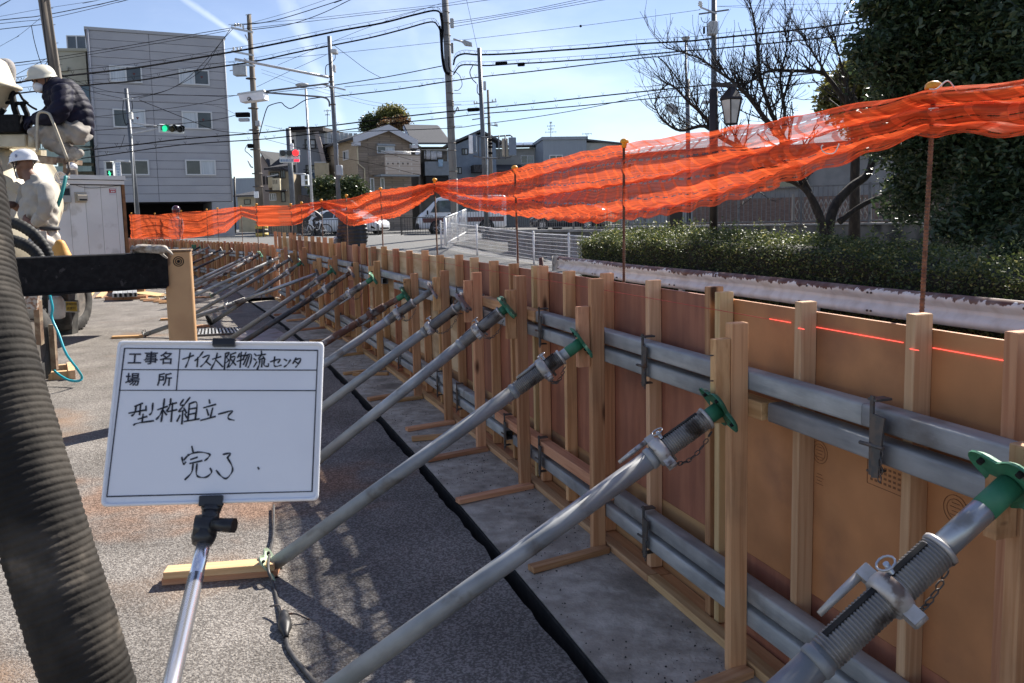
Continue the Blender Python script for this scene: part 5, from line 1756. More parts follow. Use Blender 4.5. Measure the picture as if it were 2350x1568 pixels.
# ================================================================== trucks
m_cream=pm('cream_truck_paint',(0.56,0.50,0.37),0.5,c2=(0.48,0.425,0.31),scale=5,c3=(0.13,0.10,0.075),scale3=4,lo3=0.60,hi3=0.68,rand=0.04)
m_blk=pm('black_paint',(0.008,0.008,0.009),0.7,spec=0.15,c2=(0.014,0.014,0.015),scale=25,c3=(0.05,0.045,0.045),scale3=18,lo3=0.66,hi3=0.72,bump=0.15,bscale=40)
m_rub=pm('tyre_rubber',(0.022,0.021,0.020),0.8,c2=(0.06,0.057,0.052),scale=7,bump=0.2)
m_rim=pm('dusty_rim',(0.11,0.10,0.09),0.7,metal=0.3,c2=(0.19,0.17,0.15),scale=8)
m_rusty=pm('rusty_frame',(0.20,0.13,0.085),0.8,c2=(0.32,0.25,0.17),scale=12,c3=(0.07,0.04,0.03),scale3=9)
m_jack=pm('tan_jack_paint',(0.50,0.31,0.155),0.55,c2=(0.43,0.26,0.13),scale=3,c3=(0.22,0.13,0.07),scale3=7,lo3=0.62,hi3=0.7)
pump=empty('pump_truck',(-4.8,8.0,0),'concrete pump truck with a black outrigger beam and tan jack leg','truck')
bl,br=at(20,640,5.75),at(381,618,6.3)
h1=(at(60,595,5.78)-at(60,683,5.78)).z
u=(br-bl).normalized();u.z=0
zc=(at(375,580,6.3).z+at(375,655,6.3).z)/2
a,b_=V((bl.x,bl.y,zc))-u*1.6,V((br.x,br.y,zc))
MB().beam(a,b_,0.2,0.262).build('outrigger_beam',m_blk,pump,bevel=0.006)
sd=V((u.y,-u.x,0))
MB().beam(a+V((0,0,-0.134))+sd*0.07,b_+V((0,0,-0.134))+sd*0.07-u*0.02,0.10,0.012).build('flange',m_blk,pump)
lt=at(408,577,6.36)
w=0.192
Mj=M.Translation((lt.x,lt.y+0.0,0))@M.Rotation(math.atan2(u.y,u.x)*0.55,4,'Z')
jl=MB().box((0,0,0.66),(w,0.20,lt.z-0.04-0.0+(0.66-lt.z/2)*0)).build('jack_leg',m_jack,pump,Mj@M.Translation((0,0,(lt.z-0.04)/2+0.04-0.66)),local=True,bevel=0.008)
MB().box((0,0,lt.z+0.008),(w+0.012,0.21,0.012)).build('top_cap',m_rusty,jl,Mj,local=True)
MB().lathe([(0.22,0.0),(0.22,0.03),(0.08,0.05)],20).build('foot_pad',m_rusty,jl,Mj,local=True)
fr_=Mj@M.Translation((0.008,-0.101,lt.z-0.075))@M.Rotation(R(90),4,'X')
rg=MB()
for r0 in(0.036,0.022):
 rg.tube([V((r0*math.cos(q),r0*math.sin(q),0))for q in np.linspace(0,2*math.pi,25)],0.0035,6,False)
rg.cyl((0,0,0),(0,0,0.006),0.012,12)
rg.build('cap_ring',m_blk,jl,fr_,local=True)
def wheel(root,c,r_,wdt,axis=(1,0,0),lugs=True):
 z=V(axis).normalized()
 Mx=axis_frame(c,V(c)+z)
 prof=[(r_*0.56,-wdt/2),(r_*0.92,-wdt/2),(r_*0.985,-wdt*0.38),(r_,-wdt*0.2),(r_,wdt*0.2),(r_*0.985,wdt*0.38),(r_*0.92,wdt/2),(r_*0.60,wdt/2),(r_*0.56,wdt*0.42)]
 t_=MB().lathe(prof,40,caps=False)
 for k in range(40):
  a_=2*math.pi*k/40
  t_.box((math.cos(a_)*(r_+0.002),math.sin(a_)*(r_+0.002),0),(0.03,0.03,wdt*0.8),M.Rotation(a_,3,'Z'))
 wh=part('wheel',t_.mesh('wheel',m_rub),root,Mx)
 rm=MB().lathe([(r_*0.58,wdt*0.44),(r_*0.55,wdt*0.46),(r_*0.52,wdt*0.3),(r_*0.44,wdt*0.05),(r_*0.25,-wdt*0.02),(r_*0.22,wdt*0.2),(r_*0.2,wdt*0.36),(0.001,wdt*0.38)],32)
 part('rim',rm.mesh('rim',m_rim),wh,Mx)
 if lugs:
  me=MB().lathe([(0.012,0),(0.012,0.03),(0.008,0.035),(0.001,0.035)],6).mesh('wheel_nut',m_iron)
  for k in range(8):
   a_=2*math.pi*k/8
   part('wheel_nut',me,wh,Mx@M.Translation((math.cos(a_)*r_*0.33,math.sin(a_)*r_*0.33,wdt*0.02)))
 return wh
wheel(pump,(-4.58,7.48,0.42),0.42,0.26)
MB().box((-5.6,9.0,0.95),(1.0,6.0,0.22)).build('chassis',m_rusty,pump)
MB().beam(at(86,690,7.1),at(92,790,7.2),0.05,0.05,up=(0,1,0)).build('mudguard_stay',m_rusty,pump)
MB().beam(at(119,745,7.75),at(126,848,7.75),0.05,0.04,up=(0,1,0)).build('chassis_stay',m_rusty,pump)
MB().beam(at(60,686,7.0),at(88,690,7.0),0.03,0.16).build('tail_light',pm('tail_bracket',(0.5,0.46,0.40),0.6,c2=(0.25,0.12,0.06),scale=30),pump)
chock=empty('timber_chock',at(140,868,7.75),'weathered timber frame on the asphalt beside the truck wheel','timber')
cz=on(120,870,0.0)
for p0,p1 in((on(112,872),on(168,868)),(on(110,858),on(164,852))):
 MB().beam(p0+V((0,0,0.04)),p1+V((0,0,0.04)),0.07,0.08).build('timber',W_pale,chock)
MB().beam(on(166,871)+V((0,0,0.045)),on(162,850)+V((0,0,0.045)),0.06,0.09).build('timber',W_pale,chock)
m_tq=pm('turquoise_hose',(0.02,0.42,0.52),0.4,c2=(0.02,0.36,0.45),scale=4)
hp=[(110,650,7.5),(114,676,7.5),(120.5,707,7.5),(119,730,7.5),(134,765,7.45),(152,812,7.4),(178,848,7.5),(188,866,7.62),(180,874.5,7.6),(156,872,7.65),(129,855,7.75),(116,838,7.85)]
MB().tube(cat_points([at(*p)for p in hp],6),0.0115,8).build('water_hose',m_tq,label='turquoise water hose looping down beside the truck wheel',cat='hose')
mb=MB()
mb.tube(cat_points([at(*p)for p in((151,405,8.3),(147,425,8.25),(140,450,8.2),(132,474,8.2))],5),0.018,8)
mb.build('water_hose',pm('dark_teal_hose',(0.012,0.20,0.20),0.5),label='short turquoise hose hanging from the truck step behind the shirt',cat='hose')
m_hs=pm('black_hose',(0.014,0.014,0.014),0.6,spec=0.25,c2=(0.035,0.034,0.03),scale=6,bump=0.2)
for k,(pl,lab)in enumerate((([(-30,505,6.9),(10,508,6.9),(45,517,6.9),(80,540,6.9),(104,572,6.9),(116,610,6.9)],'upper of two thick black hoses arching in front of the trousers'),
 ([(-30,552,6.7),(20,551,6.7),(52,560,6.7),(80,578,6.7),(96,605,6.7)],'lower of two thick black hoses dipping behind the black beam'))):
 C_=cat_points([at(*p)for p in pl],14)
 rads=[0.047+0.0025*math.sin(i*1.9)for i in range(len(C_))]
 MB().tube(C_,rads,14).build('rubber_hose',m_hs,label=lab,cat='hose',group='black hoses by the truck')
mix=empty('mixer_truck',(-5.6,10.5,0),'cream concrete mixer truck with drum and raised step platform','truck')
wheel(mix,(-6.45,11.8,0.45),0.45,0.28,(1,0,0),False)
m_dkrub=pm('mud_flap',(0.02,0.02,0.02),0.8)
MB().beam(at(158,690,11.5),at(158,766,11.5),0.18,0.16,up=(0,1,0)).build('tyre',m_rub,mix)
MB().lathe([(0.38,-0.13),(0.43,-0.11),(0.45,-0.05),(0.45,0.05),(0.43,0.11),(0.38,0.13)],32,axis_frame((at(150,720,11.6).x,11.6,0.45),(at(150,720,11.6).x+1,11.9,0.45))).build('wheel',m_rub,mix)
m_yel=pm('yellow_plate',(0.62,0.42,0.06),0.5,c2=(0.5,0.36,0.1),scale=20)
m_wsign=pm('white_plate',(0.62,0.62,0.60),0.5,c2=(0.5,0.5,0.48),scale=12)
pa,pb=at(139,704,10.9),at(181,705,10.9)
hh=12.5/FPX*10.9
MB().hexa([pa+V((0,0,-hh)),pb+V((0,0,-hh)),pb+V((0,0.01,-hh)),pa+V((0,0.01,-hh)),pa+V((0,0,hh)),pb+V((0,0,hh)),pb+V((0,0.01,hh)),pa+V((0,0.01,hh))]).build('rear_plate',m_wsign,mix)
pc,pd=at(151,703,10.885),at(176,704,10.885)
hh2=11/FPX*10.9
yp=MB().hexa([pc+V((0,0,-hh2)),pd+V((0,0,-hh2)),pd+V((0,0.008,-hh2)),pc+V((0,0.008,-hh2)),pc+V((0,0,hh2)),pd+V((0,0,hh2)),pd+V((0,0.008,hh2)),pc+V((0,0.008,hh2))]).build('notice_plate',m_yel,mix)
m_ink=pm('black_ink',(0.012,0.012,0.014),0.5)
Mt=lambda x,y,dpt,ang=0.0:frame((math.cos(ang),math.sin(ang),0),(0,0,1),(math.sin(ang),-math.cos(ang),0),at(x,y,dpt))
text('速度抑制',0.038,Mt(163.5,698.5,10.88),m_ink,yp,'lettering')
text('装置付',0.042,Mt(163.5,708.5,10.88),m_ink,yp,'lettering')
MB().lathe([(0.05,-0.1),(0.09,-0.08),(0.1,0.0),(0.09,0.15),(0.06,0.2)],14,M.Translation(at(131,715,10.7))).build('air_tank',m_wsign,mix)
c0,c1=at(-75,560,8.7),at(40,395,9.6)
Ax=axis_frame(c0,c1)
Ld=(c1-c0).length
MB().lathe([(0.10,-0.6),(0.55,-0.5),(0.72,-0.2),(0.74,0.15),(0.62,Ld*0.75),(0.44,Ld),(0.46,Ld+0.02),(0.44,Ld+0.05),(0.39,Ld+0.03),(0.34,Ld-0.15),(0.2,Ld-0.3)],40,Ax).build('drum',m_cream,mix)
MB().lathe([(0.70,0.33),(0.735,0.36),(0.735,0.46),(0.69,0.50)],40,Ax).build('drum_ring',m_cream,mix)
MB().lathe([(0.06,-0.75),(0.10,-0.4),(0.30,0.05),(0.33,0.06),(0.33,0.09),(0.26,0.12),(0.16,0.32),(0.05,0.36)],28,M.Translation(at(-32,205,8.9))@M.Rotation(R(12),4,'Y')).build('charging_hopper',m_cream,mix)
m_pad=pm('padded_cover',(0.33,0.31,0.29),0.8,c2=(0.26,0.235,0.22),scale=6,bump=0.4)
F_=Fig();F_.limb([at(-20,155,9.2),at(14,153,9.2),at(20,186,9.2)],[0.06,0.09,0.07]);F_.limb([at(-10,180,9.2),at(8,172,9.2)],[0.12,0.11]);F_.out('cover',m_pad,mix,0.02,2)
MB().box(at(20,287,8.9),(0.38,0.25,0.19)).build('splash_box',m_blk,mix,bevel=0.01)
mb=MB()
for pl,r_ in(([(26,210),(34,250),(44,280)],0.035),([(8,235),(46,238),(60,236)],0.02),([(30,215),(44,214),(52,228),(64,238)],0.014),([(52,240),(62,262),(64,300)],0.03),([(10,250),(0,262),(-20,290)],0.03),([(64,240),(74,247),(84,252)],0.012),([(4,236),(16,224),(26,212)],0.03)):
 mb.tube([at(x,y,8.9)for x,y in pl],r_,8)
mb.build('linkage',m_blk,mix,kind='stuff')
MB().beam(at(-60,326,8.95),at(72,325,8.95),0.22,0.14).build('top_frame',m_cream,mix,bevel=0.01)
MB().cyl(at(78,312,8.85),at(78,340,8.85),0.055,16).build('frame_end',m_cream,mix)
pl=[(85,350),(85.3,300),(86,268),(91,259),(100,257.5),(111,261),(117,270),(135,315),(155,367)]
MB().tube(cat_points([at(x,y,8.4)for x,y in pl],5),0.014,10).build('hand_rail',pm('worn_rail',(0.33,0.29,0.225),0.55,metal=0.3,c2=(0.42,0.38,0.30),scale=10),mix)
sa,sb=at(80,362,8.75),at(161,371,8.75)
MB().beam(sa,sb,0.5,0.05).build('step_platform',m_rusty,mix)
MB().beam(sa+V((0,-0.26,-0.02)),sb+V((0,-0.26,-0.02)),0.012,0.07).build('step_edge',m_rusty,mix)
MB().beam(at(154,374,8.6),at(152,402,8.6),0.05,0.05,up=(0,1,0)).build('step_post',m_rusty,mix)
MB().tube([at(157,372,8.55),at(158,395,8.55),at(150,406,8.55)],0.012,6).build('hook',m_iron,mix)
MB().lathe([(0.012,0.06),(0.05,0.03),(0.055,0.0),(0.03,-0.02),(0.001,-0.02)],14,M.Translation(at(165,386,8.6))).build('marker_lamp',m_helm_w,mix)
mb=MB()
for k in range(4):
 c=at(138+k,408+k*2,8.5)
 mb.tube([c+V((0.055*math.cos(q),0.02*k,0.06*math.sin(q)))for q in np.linspace(0.4,5.6,14)],0.006,5)
mb.build('rope_coil',m_rope,mix,kind='stuff')
MB().beam(at(99,345,9.4),at(99,640,9.4),0.05,0.05,up=(0,1,0)).build('ladder_post',m_cream,mix)
MB().beam(at(91,345,9.3),at(92,640,9.3),0.06,0.06,up=(0,1,0)).build('ladder_post',m_cream,mix)
MB().box((-8.0,12.5,0.8),(1.4,5.0,0.25)).build('chassis',m_rusty,mix)
MB().tube([at(28,545,8.6),at(12,520,8.6),at(8,480,8.6),at(0,470,8.6)],0.03,8).build('lever',m_rusty,mix)
F_=Fig();F_.limb([at(138,562,7.4),at(146,590,7.4),at(150,610,7.4)],[0.05,0.07,0.085]);F_.limb([at(132,572,7.45),at(136,605,7.45)],[0.05,0.06])
me=remesh(F_.mb,0.014,2,'sack');me.materials.append(pm('yellow_oilcloth',(0.60,0.30,0.06),0.6,c2=(0.5,0.25,0.06),scale=6,bump=0.4,bscale=12))
inst('sack',me,None,M.Identity(4),label='small ochre yellow sack behind the black beam',cat='sack')
F_=Fig()
g0=at(362,573,6.12)
hand(F_,at(345,570,6.15),(-0.9,-0.05,-0.02),(0.05,-0.55,-0.85),1.0,1.0)
hand(F_,at(352,573,6.08),(0.85,-0.1,0.0),(0,-0.5,-0.85),0.95,0.5)
F_.limb([at(340,571,6.15),at(366,572,6.1)],[0.03,0.034])
me=remesh(F_.mb,0.006,2,'work_glove');me.materials.append(pm('cotton_glove',(0.42,0.385,0.34),0.9,c2=(0.22,0.18,0.145),scale=16,bump=0.5,bscale=40))
inst('work_glove',me,None,M.Identity(4),label='dirty pale cotton work glove lying on the black beam',cat='glove')
# ================================================================== big ribbed hose in front
m_big=pm('ribbed_hose_rubber',(0.020,0.018,0.016),0.8,spec=0.15,c2=(0.055,0.048,0.040),scale=6,lo=0.4,hi=0.7,c3=(0.16,0.135,0.108),scale3=5.5,lo3=0.55,hi3=0.74,bump=0.3,bscale=45,mott=(22,0.2))
ctr=[(-420,-520,2.3),(-190,60,1.85),(-95,380,1.66),(-62,620,1.58),(-18,800,1.52),(47,1045,1.46),(92,1200,1.43),(122,1300,1.42),(166,1441,1.40),(205,1568,1.39),(250,1730,1.38),(300,1950,1.37)]
C0=cat_points([at(*p)for p in ctr],30)
Ls=[0]
for a,b_ in zip(C0,C0[1:]):
 Ls.append(Ls[-1]+(b_-a).length)
nn=int(Ls[-1]/0.0021)
C1=[]
rads=[]
rr=random.Random(2)
jit=[rr.uniform(-0.001,0.001)for _ in range(400)]
for i in range(nn):
 d=Ls[-1]*i/(nn-1)
 k=min(len(C0)-2,max(j for j in range(len(Ls))if Ls[j]<=d))
 t=(d-Ls[k])/max(1e-9,Ls[k+1]-Ls[k])
 C1.append(C0[k].lerp(C0[k+1],t))
 ph=d/0.0128
 rads.append(0.0708+0.0024*abs(math.sin(math.pi*ph+0.5*math.sin(ph*0.37)))**0.7+jit[int(ph)]*0.9+0.0012*math.sin(d*9))
bh=MB().tube(C1,rads,40)
hose=empty('concrete_hose',at(205,1568,1.39),'thick black ribbed concrete hose in front at the left edge','hose')
bh.build('hose_body',m_big,hose)
m_rp=pm('faded_red_mark',(0.19,0.05,0.045),0.7,c2=(0.07,0.04,0.035),scale=30)
# ================================================================== whiteboard on its pole
corn=[(272,783),(743,786),(730,1148),(232,1163)]
eye=V((0,0,CAM_H))
rays=[pix_dir(*c)for c in corn]
A_=np.array([[-rays[1].x,rays[2].x,-rays[3].x],[-rays[1].y,rays[2].y,-rays[3].y],[-rays[1].z,rays[2].z,-rays[3].z]])
sol=np.linalg.solve(A_,-np.array(rays[0]))
dep=[0.868]+[0.868*float(q)for q in sol]
CN=[eye+r_*d for r_,d in zip(rays,dep)]
Bo=(CN[0]+CN[1]+CN[2]+CN[3])/4
bx=(CN[1]-CN[0]+CN[2]-CN[3]).normalized()
bz_=bx.cross(CN[0]-CN[3]+CN[1]-CN[2]).normalized()
by=bz_.cross(bx).normalized()
BF=frame(bx,by,bz_,Bo)
BFI=BF.inverted()
def bp(px,py,z=0.0):
 """Board-plane point (local coordinates) on the sight line of a picture point."""
 d=pix_dir(px,py)
 t=(Bo+bz_*z-eye).dot(bz_)/d.dot(bz_)
 q=BFI@(eye+d*t)
 return V((q.x,q.y,z))
def z8(x,y):
 return 233.0+0.26375*x,757.4+0.26375*y
m_bd=pm('board_white',(0.78,0.78,0.80),0.28,c2=(0.74,0.74,0.765),scale=8,spec=0.5)
m_bf=pm('board_frame_white',(0.82,0.82,0.83),0.35,c2=(0.76,0.76,0.78),scale=8)
m_line=pm('board_print',(0.010,0.009,0.02),0.5)
m_pen=pm('marker_ink',(0.008,0.007,0.010),0.35)
board=empty('sign_board',Bo,'white construction board with handwritten Japanese notes on a shiny pole','sign board')
def rounded(pts,r_,n=5):
 out=[]
 k=len(pts)
 for i in range(k):
  p,a,b_=pts[i],pts[i-1],pts[(i+1)%k]
  da,db=(a-p).normalized(),(b_-p).normalized()
  for j in range(n+1):
   t=j/n
   out.append((p+da*r_)*(1-t)**2+p*2*t*(1-t)+(p+db*r_)*t*t)
 return out
loc=[BFI@c for c in CN]
loc=[V((c.x,c.y,0))for c in(loc[3],loc[2],loc[1],loc[0])]
outl=rounded(loc,0.006)
MB().prism([p+V((0,0,-0.004))for p in outl],(0,0,0.0036)).build('face',m_bd,board,BF,local=True)
inn=[p*1.0 for p in outl]
cen=sum(outl,V((0,0,0)))/len(outl)
mb=MB()
n=len(outl)
ring=[(1.0,-0.005),(1.004,-0.002),(1.0,0.0022),(0.982,0.0028),(0.968,0.0018),(0.962,-0.0003)]
for sc,z in ring:
 for p in outl:
  w_=(p-cen)
  k_=1-(1-sc)*(0.108/max(0.02,w_.length))if False else sc
  sxx=1-(1-sc)*0.72
  mb.v.append((cen.x+w_.x*sxx,cen.y+w_.y*sc,z))
for i in range(len(ring)-1):
 for j in range(n):
  mb.f.append((i*n+j,i*n+(j+1)%n,(i+1)*n+(j+1)%n,(i+1)*n+j));mb.s.append(True)
mb.build('rim',m_bf,board,BF,local=True)
def stroke(mb,pts,w,z=0.0002,smooth=True):
 P_=[bp(*z8(*p),z)for p in pts]
 if len(P_)>2 and smooth:
  P_=cat_points(P_,5)
 k=len(P_)
 L_,R_=[],[]
 for i in range(k):
  t=P_[min(i+1,k-1)]-P_[max(i-1,0)]
  t=t.normalized()if t.length>1e-9 else V((1,0,0))
  s_=V((-t.y,t.x,0))*w/2*(0.85+0.3*math.sin(i*0.9))
  e=t*(w*0.3 if i==k-1 else(-w*0.3 if i==0 else 0))
  L_.append(P_[i]+s_+e);R_.append(P_[i]-s_+e)
 mb.add(L_+R_,[(i,i+1,k+i+1,k+i)for i in range(k-1)])
ln=MB()
for a,b_ in(((200,160),(1880,178)),((1880,178),(1830,1405)),((1830,1405),(45,1450)),((45,1450),(200,160))):
 stroke(ln,[a,b_],0.00125)
for a,b_ in(((183,345),(1866,350)),((160,525),(1860,528)),((681,165),(650,525))):
 stroke(ln,[a,b_],0.0011)
ln.build('ruled_lines',m_line,board,BF,local=True,kind='stuff')
CH={'na':[[(705,255),(800,222)],[(772,200),(755,268),(730,325)]],'i':[[(882,190),(848,235),(812,268)],[(838,238),(830,320)]],'su':[[(880,240),(937,220),(908,275),(862,320)],[(905,272),(948,306)]],
 'dai':[[(965,255),(1037,232)],[(1006,203),(990,268),(953,338)],[(996,262),(1052,320)]],'han':[[(1075,206),(1112,198),(1087,238),(1106,262),(1080,287)],[(1077,206),(1068,342)],[(1120,215),(1167,198)],[(1124,216),(1117,268),(1094,328)],[(1124,240),(1161,232),(1140,285),(1108,322)],[(1128,258),(1166,306)]],
 'butsu':[[(1200,205),(1183,240)],[(1190,232),(1237,221)],[(1178,274),(1237,256)],[(1216,193),(1204,326)],[(1256,195),(1233,250)],[(1248,226),(1302,213),(1293,288),(1274,327)],[(1268,228),(1234,302)],[(1286,224),(1253,317)]],
 'ryu':[[(1330,208),(1346,225)],[(1324,250),(1341,263)],[(1323,322),(1350,278)],[(1390,183),(1392,210)],[(1358,222),(1426,212)],[(1395,215),(1364,256),(1416,245)],[(1404,231),(1421,256)],[(1376,264),(1371,300),(1354,342)],[(1396,264),(1392,322)],[(1416,262),(1414,308),(1450,316),(1451,294)]],
 'se':[[(1468,277),(1552,253),(1534,287)],[(1506,233),(1500,298),(1514,318),(1562,307)]],'n':[[(1588,254),(1609,268)],[(1588,322),(1616,300),(1643,260)]],
 'ta':[[(1691,243),(1664,292)],[(1684,260),(1732,249),(1716,290),(1689,324)],[(1685,275),(1711,295)]],'kata':[[(288,665),(356,638)],[(238,724),(372,698)],[(302,658),(288,722),(262,748)],[(340,648),(330,738)],[(386,663),(386,702)],[(446,638),(438,712),(418,738)],[(318,776),(394,753)],[(361,733),(352,803)],[(278,828),(310,812),(452,790)]],
 'waku':[[(488,694),(572,665)],[(546,600),(534,700),(518,797)],[(532,690),(508,740),(476,778)],[(536,700),(564,738)],[(602,598),(594,660),(566,706)],[(588,652),(652,634)],[(574,712),(654,694)],[(618,636),(604,797)]],
 'kumi':[[(712,606),(682,652),(718,655)],[(768,588),(716,655),(672,712),(728,694)],[(716,680),(738,722)],[(706,708),(698,818)],[(682,742),(656,794)],[(724,732),(742,764)],[(764,640),(750,788)],[(764,642),(828,634),(814,780)],[(758,690),(818,680)],[(754,737),(816,724)],[(718,797),(848,774)]],
 'tatsu':[[(936,608),(941,637)],[(888,677),(992,648)],[(914,690),(930,742)],[(966,680),(946,762)],[(862,787),(988,753)]],'te':[[(1018,732),(1138,703),(1106,742),(1104,772),(1152,786)]],
 'kan':[[(785,1013),(796,1062)],[(698,1108),(706,1150),(718,1168),(730,1150)],[(752,1083),(758,1092)],[(716,1132),(762,1085),(850,1063),(938,1080),(928,1110),(898,1137)],[(775,1127),(832,1108)],[(768,1162),(872,1138)],
 [(796,1166),(782,1240),(726,1302)],[(830,1166),(824,1250),(850,1280),(910,1280),(956,1240),(944,1203)]],'ryo':[[(1058,1082),(1120,1073),(1094,1112)],[(1094,1112),(1132,1180),(1136,1232),(1086,1292),(1038,1270),(998,1223)]],
 'dot':[[(1360,1195),(1368,1210)]],}
for key,sts in CH.items():
 mb=MB()
 for st in sts:
  stroke(mb,st,0.00165 if key not in('kata','waku','kumi','tatsu','te','kan','ryo')else 0.00180,0.00025)
 mb.build('handwritten_mark',m_pen,board,BF,local=True,kind='stuff')
for chx,(x0,x1,y0,y1)in(('工',(226,350,203,308)),('事',(366,492,196,310)),('名',(503,626,196,310)),('場',(205,332,380,497)),('所',(484,612,380,497))):
 c=bp(*z8((x0+x1)/2,(y0+y1)/2),0.0002)
 wv=bp(*z8(x1,(y0+y1)/2))-bp(*z8(x0,(y0+y1)/2))
 hv=bp(*z8((x0+x1)/2+3,y0))-bp(*z8((x0+x1)/2-6,y1))
 sz=wv.length*1.02
 Mx=BF@M.Translation(c)@frame(wv.normalized(),(V((0,0,1)).cross(wv.normalized())).normalized(),(0,0,1))
 text(chx,sz,Mx,m_line,board,'printed_character',bold=0.018)
m_clip=pm('black_plastic',(0.010,0.010,0.012),0.35,c2=(0.02,0.02,0.022),scale=20)
cl=[bp(489,779),bp(541,779),bp(541,797),bp(489,797)]
c=sum(cl,V((0,0,0)))/4
MB().box((c.x,c.y,0.001),((cl[1]-cl[0]).length,(cl[0]-cl[3]).length,0.013)).build('top_clip',m_clip,board,BF,bevel=0.0015,seg=2,local=True)
c=bp(485,1152)
MB().box((c.x,c.y+0.001,0.0005),(0.0235,0.011,0.012)).build('bottom_clip',m_clip,board,BF,bevel=0.0015,seg=2,local=True)
pole_top,pole_bot=at(468,1243,0.800),at(393,1568,0.655)
dirp=(pole_bot-pole_top).normalized()
pole_end=pole_top+dirp*0.42
m_chr=pm('chrome_tube',(0.88,0.87,0.90),0.22,metal=0.9)
MB().cyl(pole_top-dirp*0.01,pole_top+dirp*0.055,0.0068,20).build('upper_tube',m_chr,board)
MB().cyl(pole_top+dirp*0.045,pole_end,0.0074,20).build('lower_tube',m_chr,board)
j0=BF@bp(486,1160,-0.002)
mb=MB()
mb.tube([j0,at(484,1180,0.815)],[0.011,0.0085],14)
mb.tube([at(484,1172,0.815),at(480,1200,0.808)],[0.0085,0.0095],14)
mb.build('neck',m_clip,board)
mb=MB().lathe([(0.006,-0.012),(0.0125,-0.011),(0.0135,0),(0.0125,0.009),(0.006,0.010)],20,axis_frame(at(474,1210,0.806),at(474,1210,0.806)+bx))
mb.build('ball_joint',m_clip,board)
MB().tube([at(472,1208,0.804),at(466,1236,0.801),at(463,1250,0.797)],[0.0115,0.012,0.0095],18).build('collar',m_clip,board)
ka,kb=at(490,1204,0.80),at(538,1206,0.797)
MB().tube([ka,kb],[0.007,0.0078],8).build('clamp_knob',m_clip,board)
# ================================================================== houses and larger buildings beyond the road
class Facade:
 """A vertical wall between two ground points, addressed by sight lines."""
 def __init__(self,L,R_):
  self.o=V((L.x,L.y,0));e=V((R_.x,R_.y,0))-self.o
  self.w=e.length;self.u=e.normalized()
  self.n=V((self.u.y,-self.u.x,0))
 def uz(self,px,py):
  d=pix_dir(px,py)
  t=(self.o-V((0,0,CAM_H))).dot(self.n)/d.dot(self.n)
  p=V((0,0,CAM_H))+d*t
  return(p-self.o).dot(self.u),p.z
 def P(self,u,z,out=0.0):
  return self.o+self.u*u+self.n*out+V((0,0,z))
 def pxr(self,x0,y0,x1,y1):
  u0,z1=self.uz(x0,y0);u1,z0=self.uz(x1,y1)
  ua,zb=self.uz(x0,y1);ub,zc=self.uz(x1,y0)
  return(u0+ua)/2,(z0+zb)/2,(u1+ub)/2,(z1+zc)/2
 def box(self,mb,u0,z0,u1,z1,o0,o1):
  return mb.hexa([self.P(u0,z0,o1),self.P(u1,z0,o1),self.P(u1,z0,o0),self.P(u0,z0,o0),self.P(u0,z1,o1),self.P(u1,z1,o1),self.P(u1,z1,o0),self.P(u0,z1,o0)])
 def poly(self,mb,uz,o0,o1):
  return mb.prism([self.P(u,z,o0)for u,z in uz],self.n*(o1-o0))
 def M(self,u,z,out=0.0):
  return frame(self.u,(0,0,1),self.n,self.P(u,z,out))
 def window(self,root,r_,frame_mat,panes,fw=0.05,out=0.06,name='window',parent=None):
  u0,z0,u1,z1=r_
  mb=MB()
  self.box(mb,u0,z0,u1,z0+fw,0.002,out);self.box(mb,u0,z1-fw,u1,z1,0.002,out)
  self.box(mb,u0,z0+fw,u0+fw,z1-fw,0.002,out);self.box(mb,u1-fw,z0+fw,u1,z1-fw,0.002,out)
  n=len(panes)
  for k in range(1,n):
   c=u0+(u1-u0)*k/n
   self.box(mb,c-fw/2,z0+fw,c+fw/2,z1-fw,0.002,out*0.9)
  wnd=mb.build(name,frame_mat,root)
  for k,pm_ in enumerate(panes):
   a=u0+(u1-u0)*k/n+(fw if k==0 else fw/2);b_=u0+(u1-u0)*(k+1)/n-(fw if k==n-1 else fw/2)
   self.box(MB(),a,z0+fw,b_,z1-fw,0.003,out*0.45).build('pane',pm_,wnd)
  return wnd
G_dark=pm('pane_dark',(0.03,0.036,0.04),0.12,c2=(0.05,0.055,0.06),scale=1.0,spec=0.8)
G_curt=pm('pane_curtain',(0.50,0.54,0.58),0.25,c2=(0.40,0.44,0.48),scale=3,stretch=(6,6,0.2),spec=0.7)
G_mid=pm('pane_mid',(0.12,0.15,0.165),0.15,c2=(0.17,0.20,0.22),scale=1.2,spec=0.8)
A_alu=pm('aluminium_frame',(0.56,0.57,0.58),0.45,metal=0.1)
A_blk=pm('black_frame',(0.02,0.02,0.022),0.5)
A_wht=pm('white_frame',(0.70,0.70,0.70),0.5)
m_pan=pm('grey_wall_panel',(0.37,0.372,0.395),0.6,c2=(0.34,0.342,0.365),scale=0.6,rand=0.025)
m_joint=pm('panel_joint',(0.10,0.10,0.11),0.8)
m_dkin=pm('dark_interior',(0.014,0.014,0.016),0.9)
m_redm=pm('red_marker',(0.10,0.012,0.012),0.5)
def body(root,f,u0,u1,z0,z1,depth,mat,name='wall',out=0.0):
 return f.box(MB(),u0,z0,u1,z1,-depth,out).build(name,mat,root)
f=Facade(at(213,300,50),at(526,300,53.4))
off=empty('office_building',f.P(f.w/2,0),'large grey panel clad four storey building with small windows over a dark garage','building')
ztop=f.uz(200,68)[1]
zg=f.uz(380,464)[1]
f.box(MB(),0,zg,f.w,ztop-0.02,-14,-0.06).build('wall',m_joint,off)
f.box(MB(),-0.08,ztop-0.02,f.w+0.08,ztop+0.16,-14.1,0.05).build('parapet_cap',pm('grey_cap',(0.34,0.345,0.36),0.5),off)
rows=20
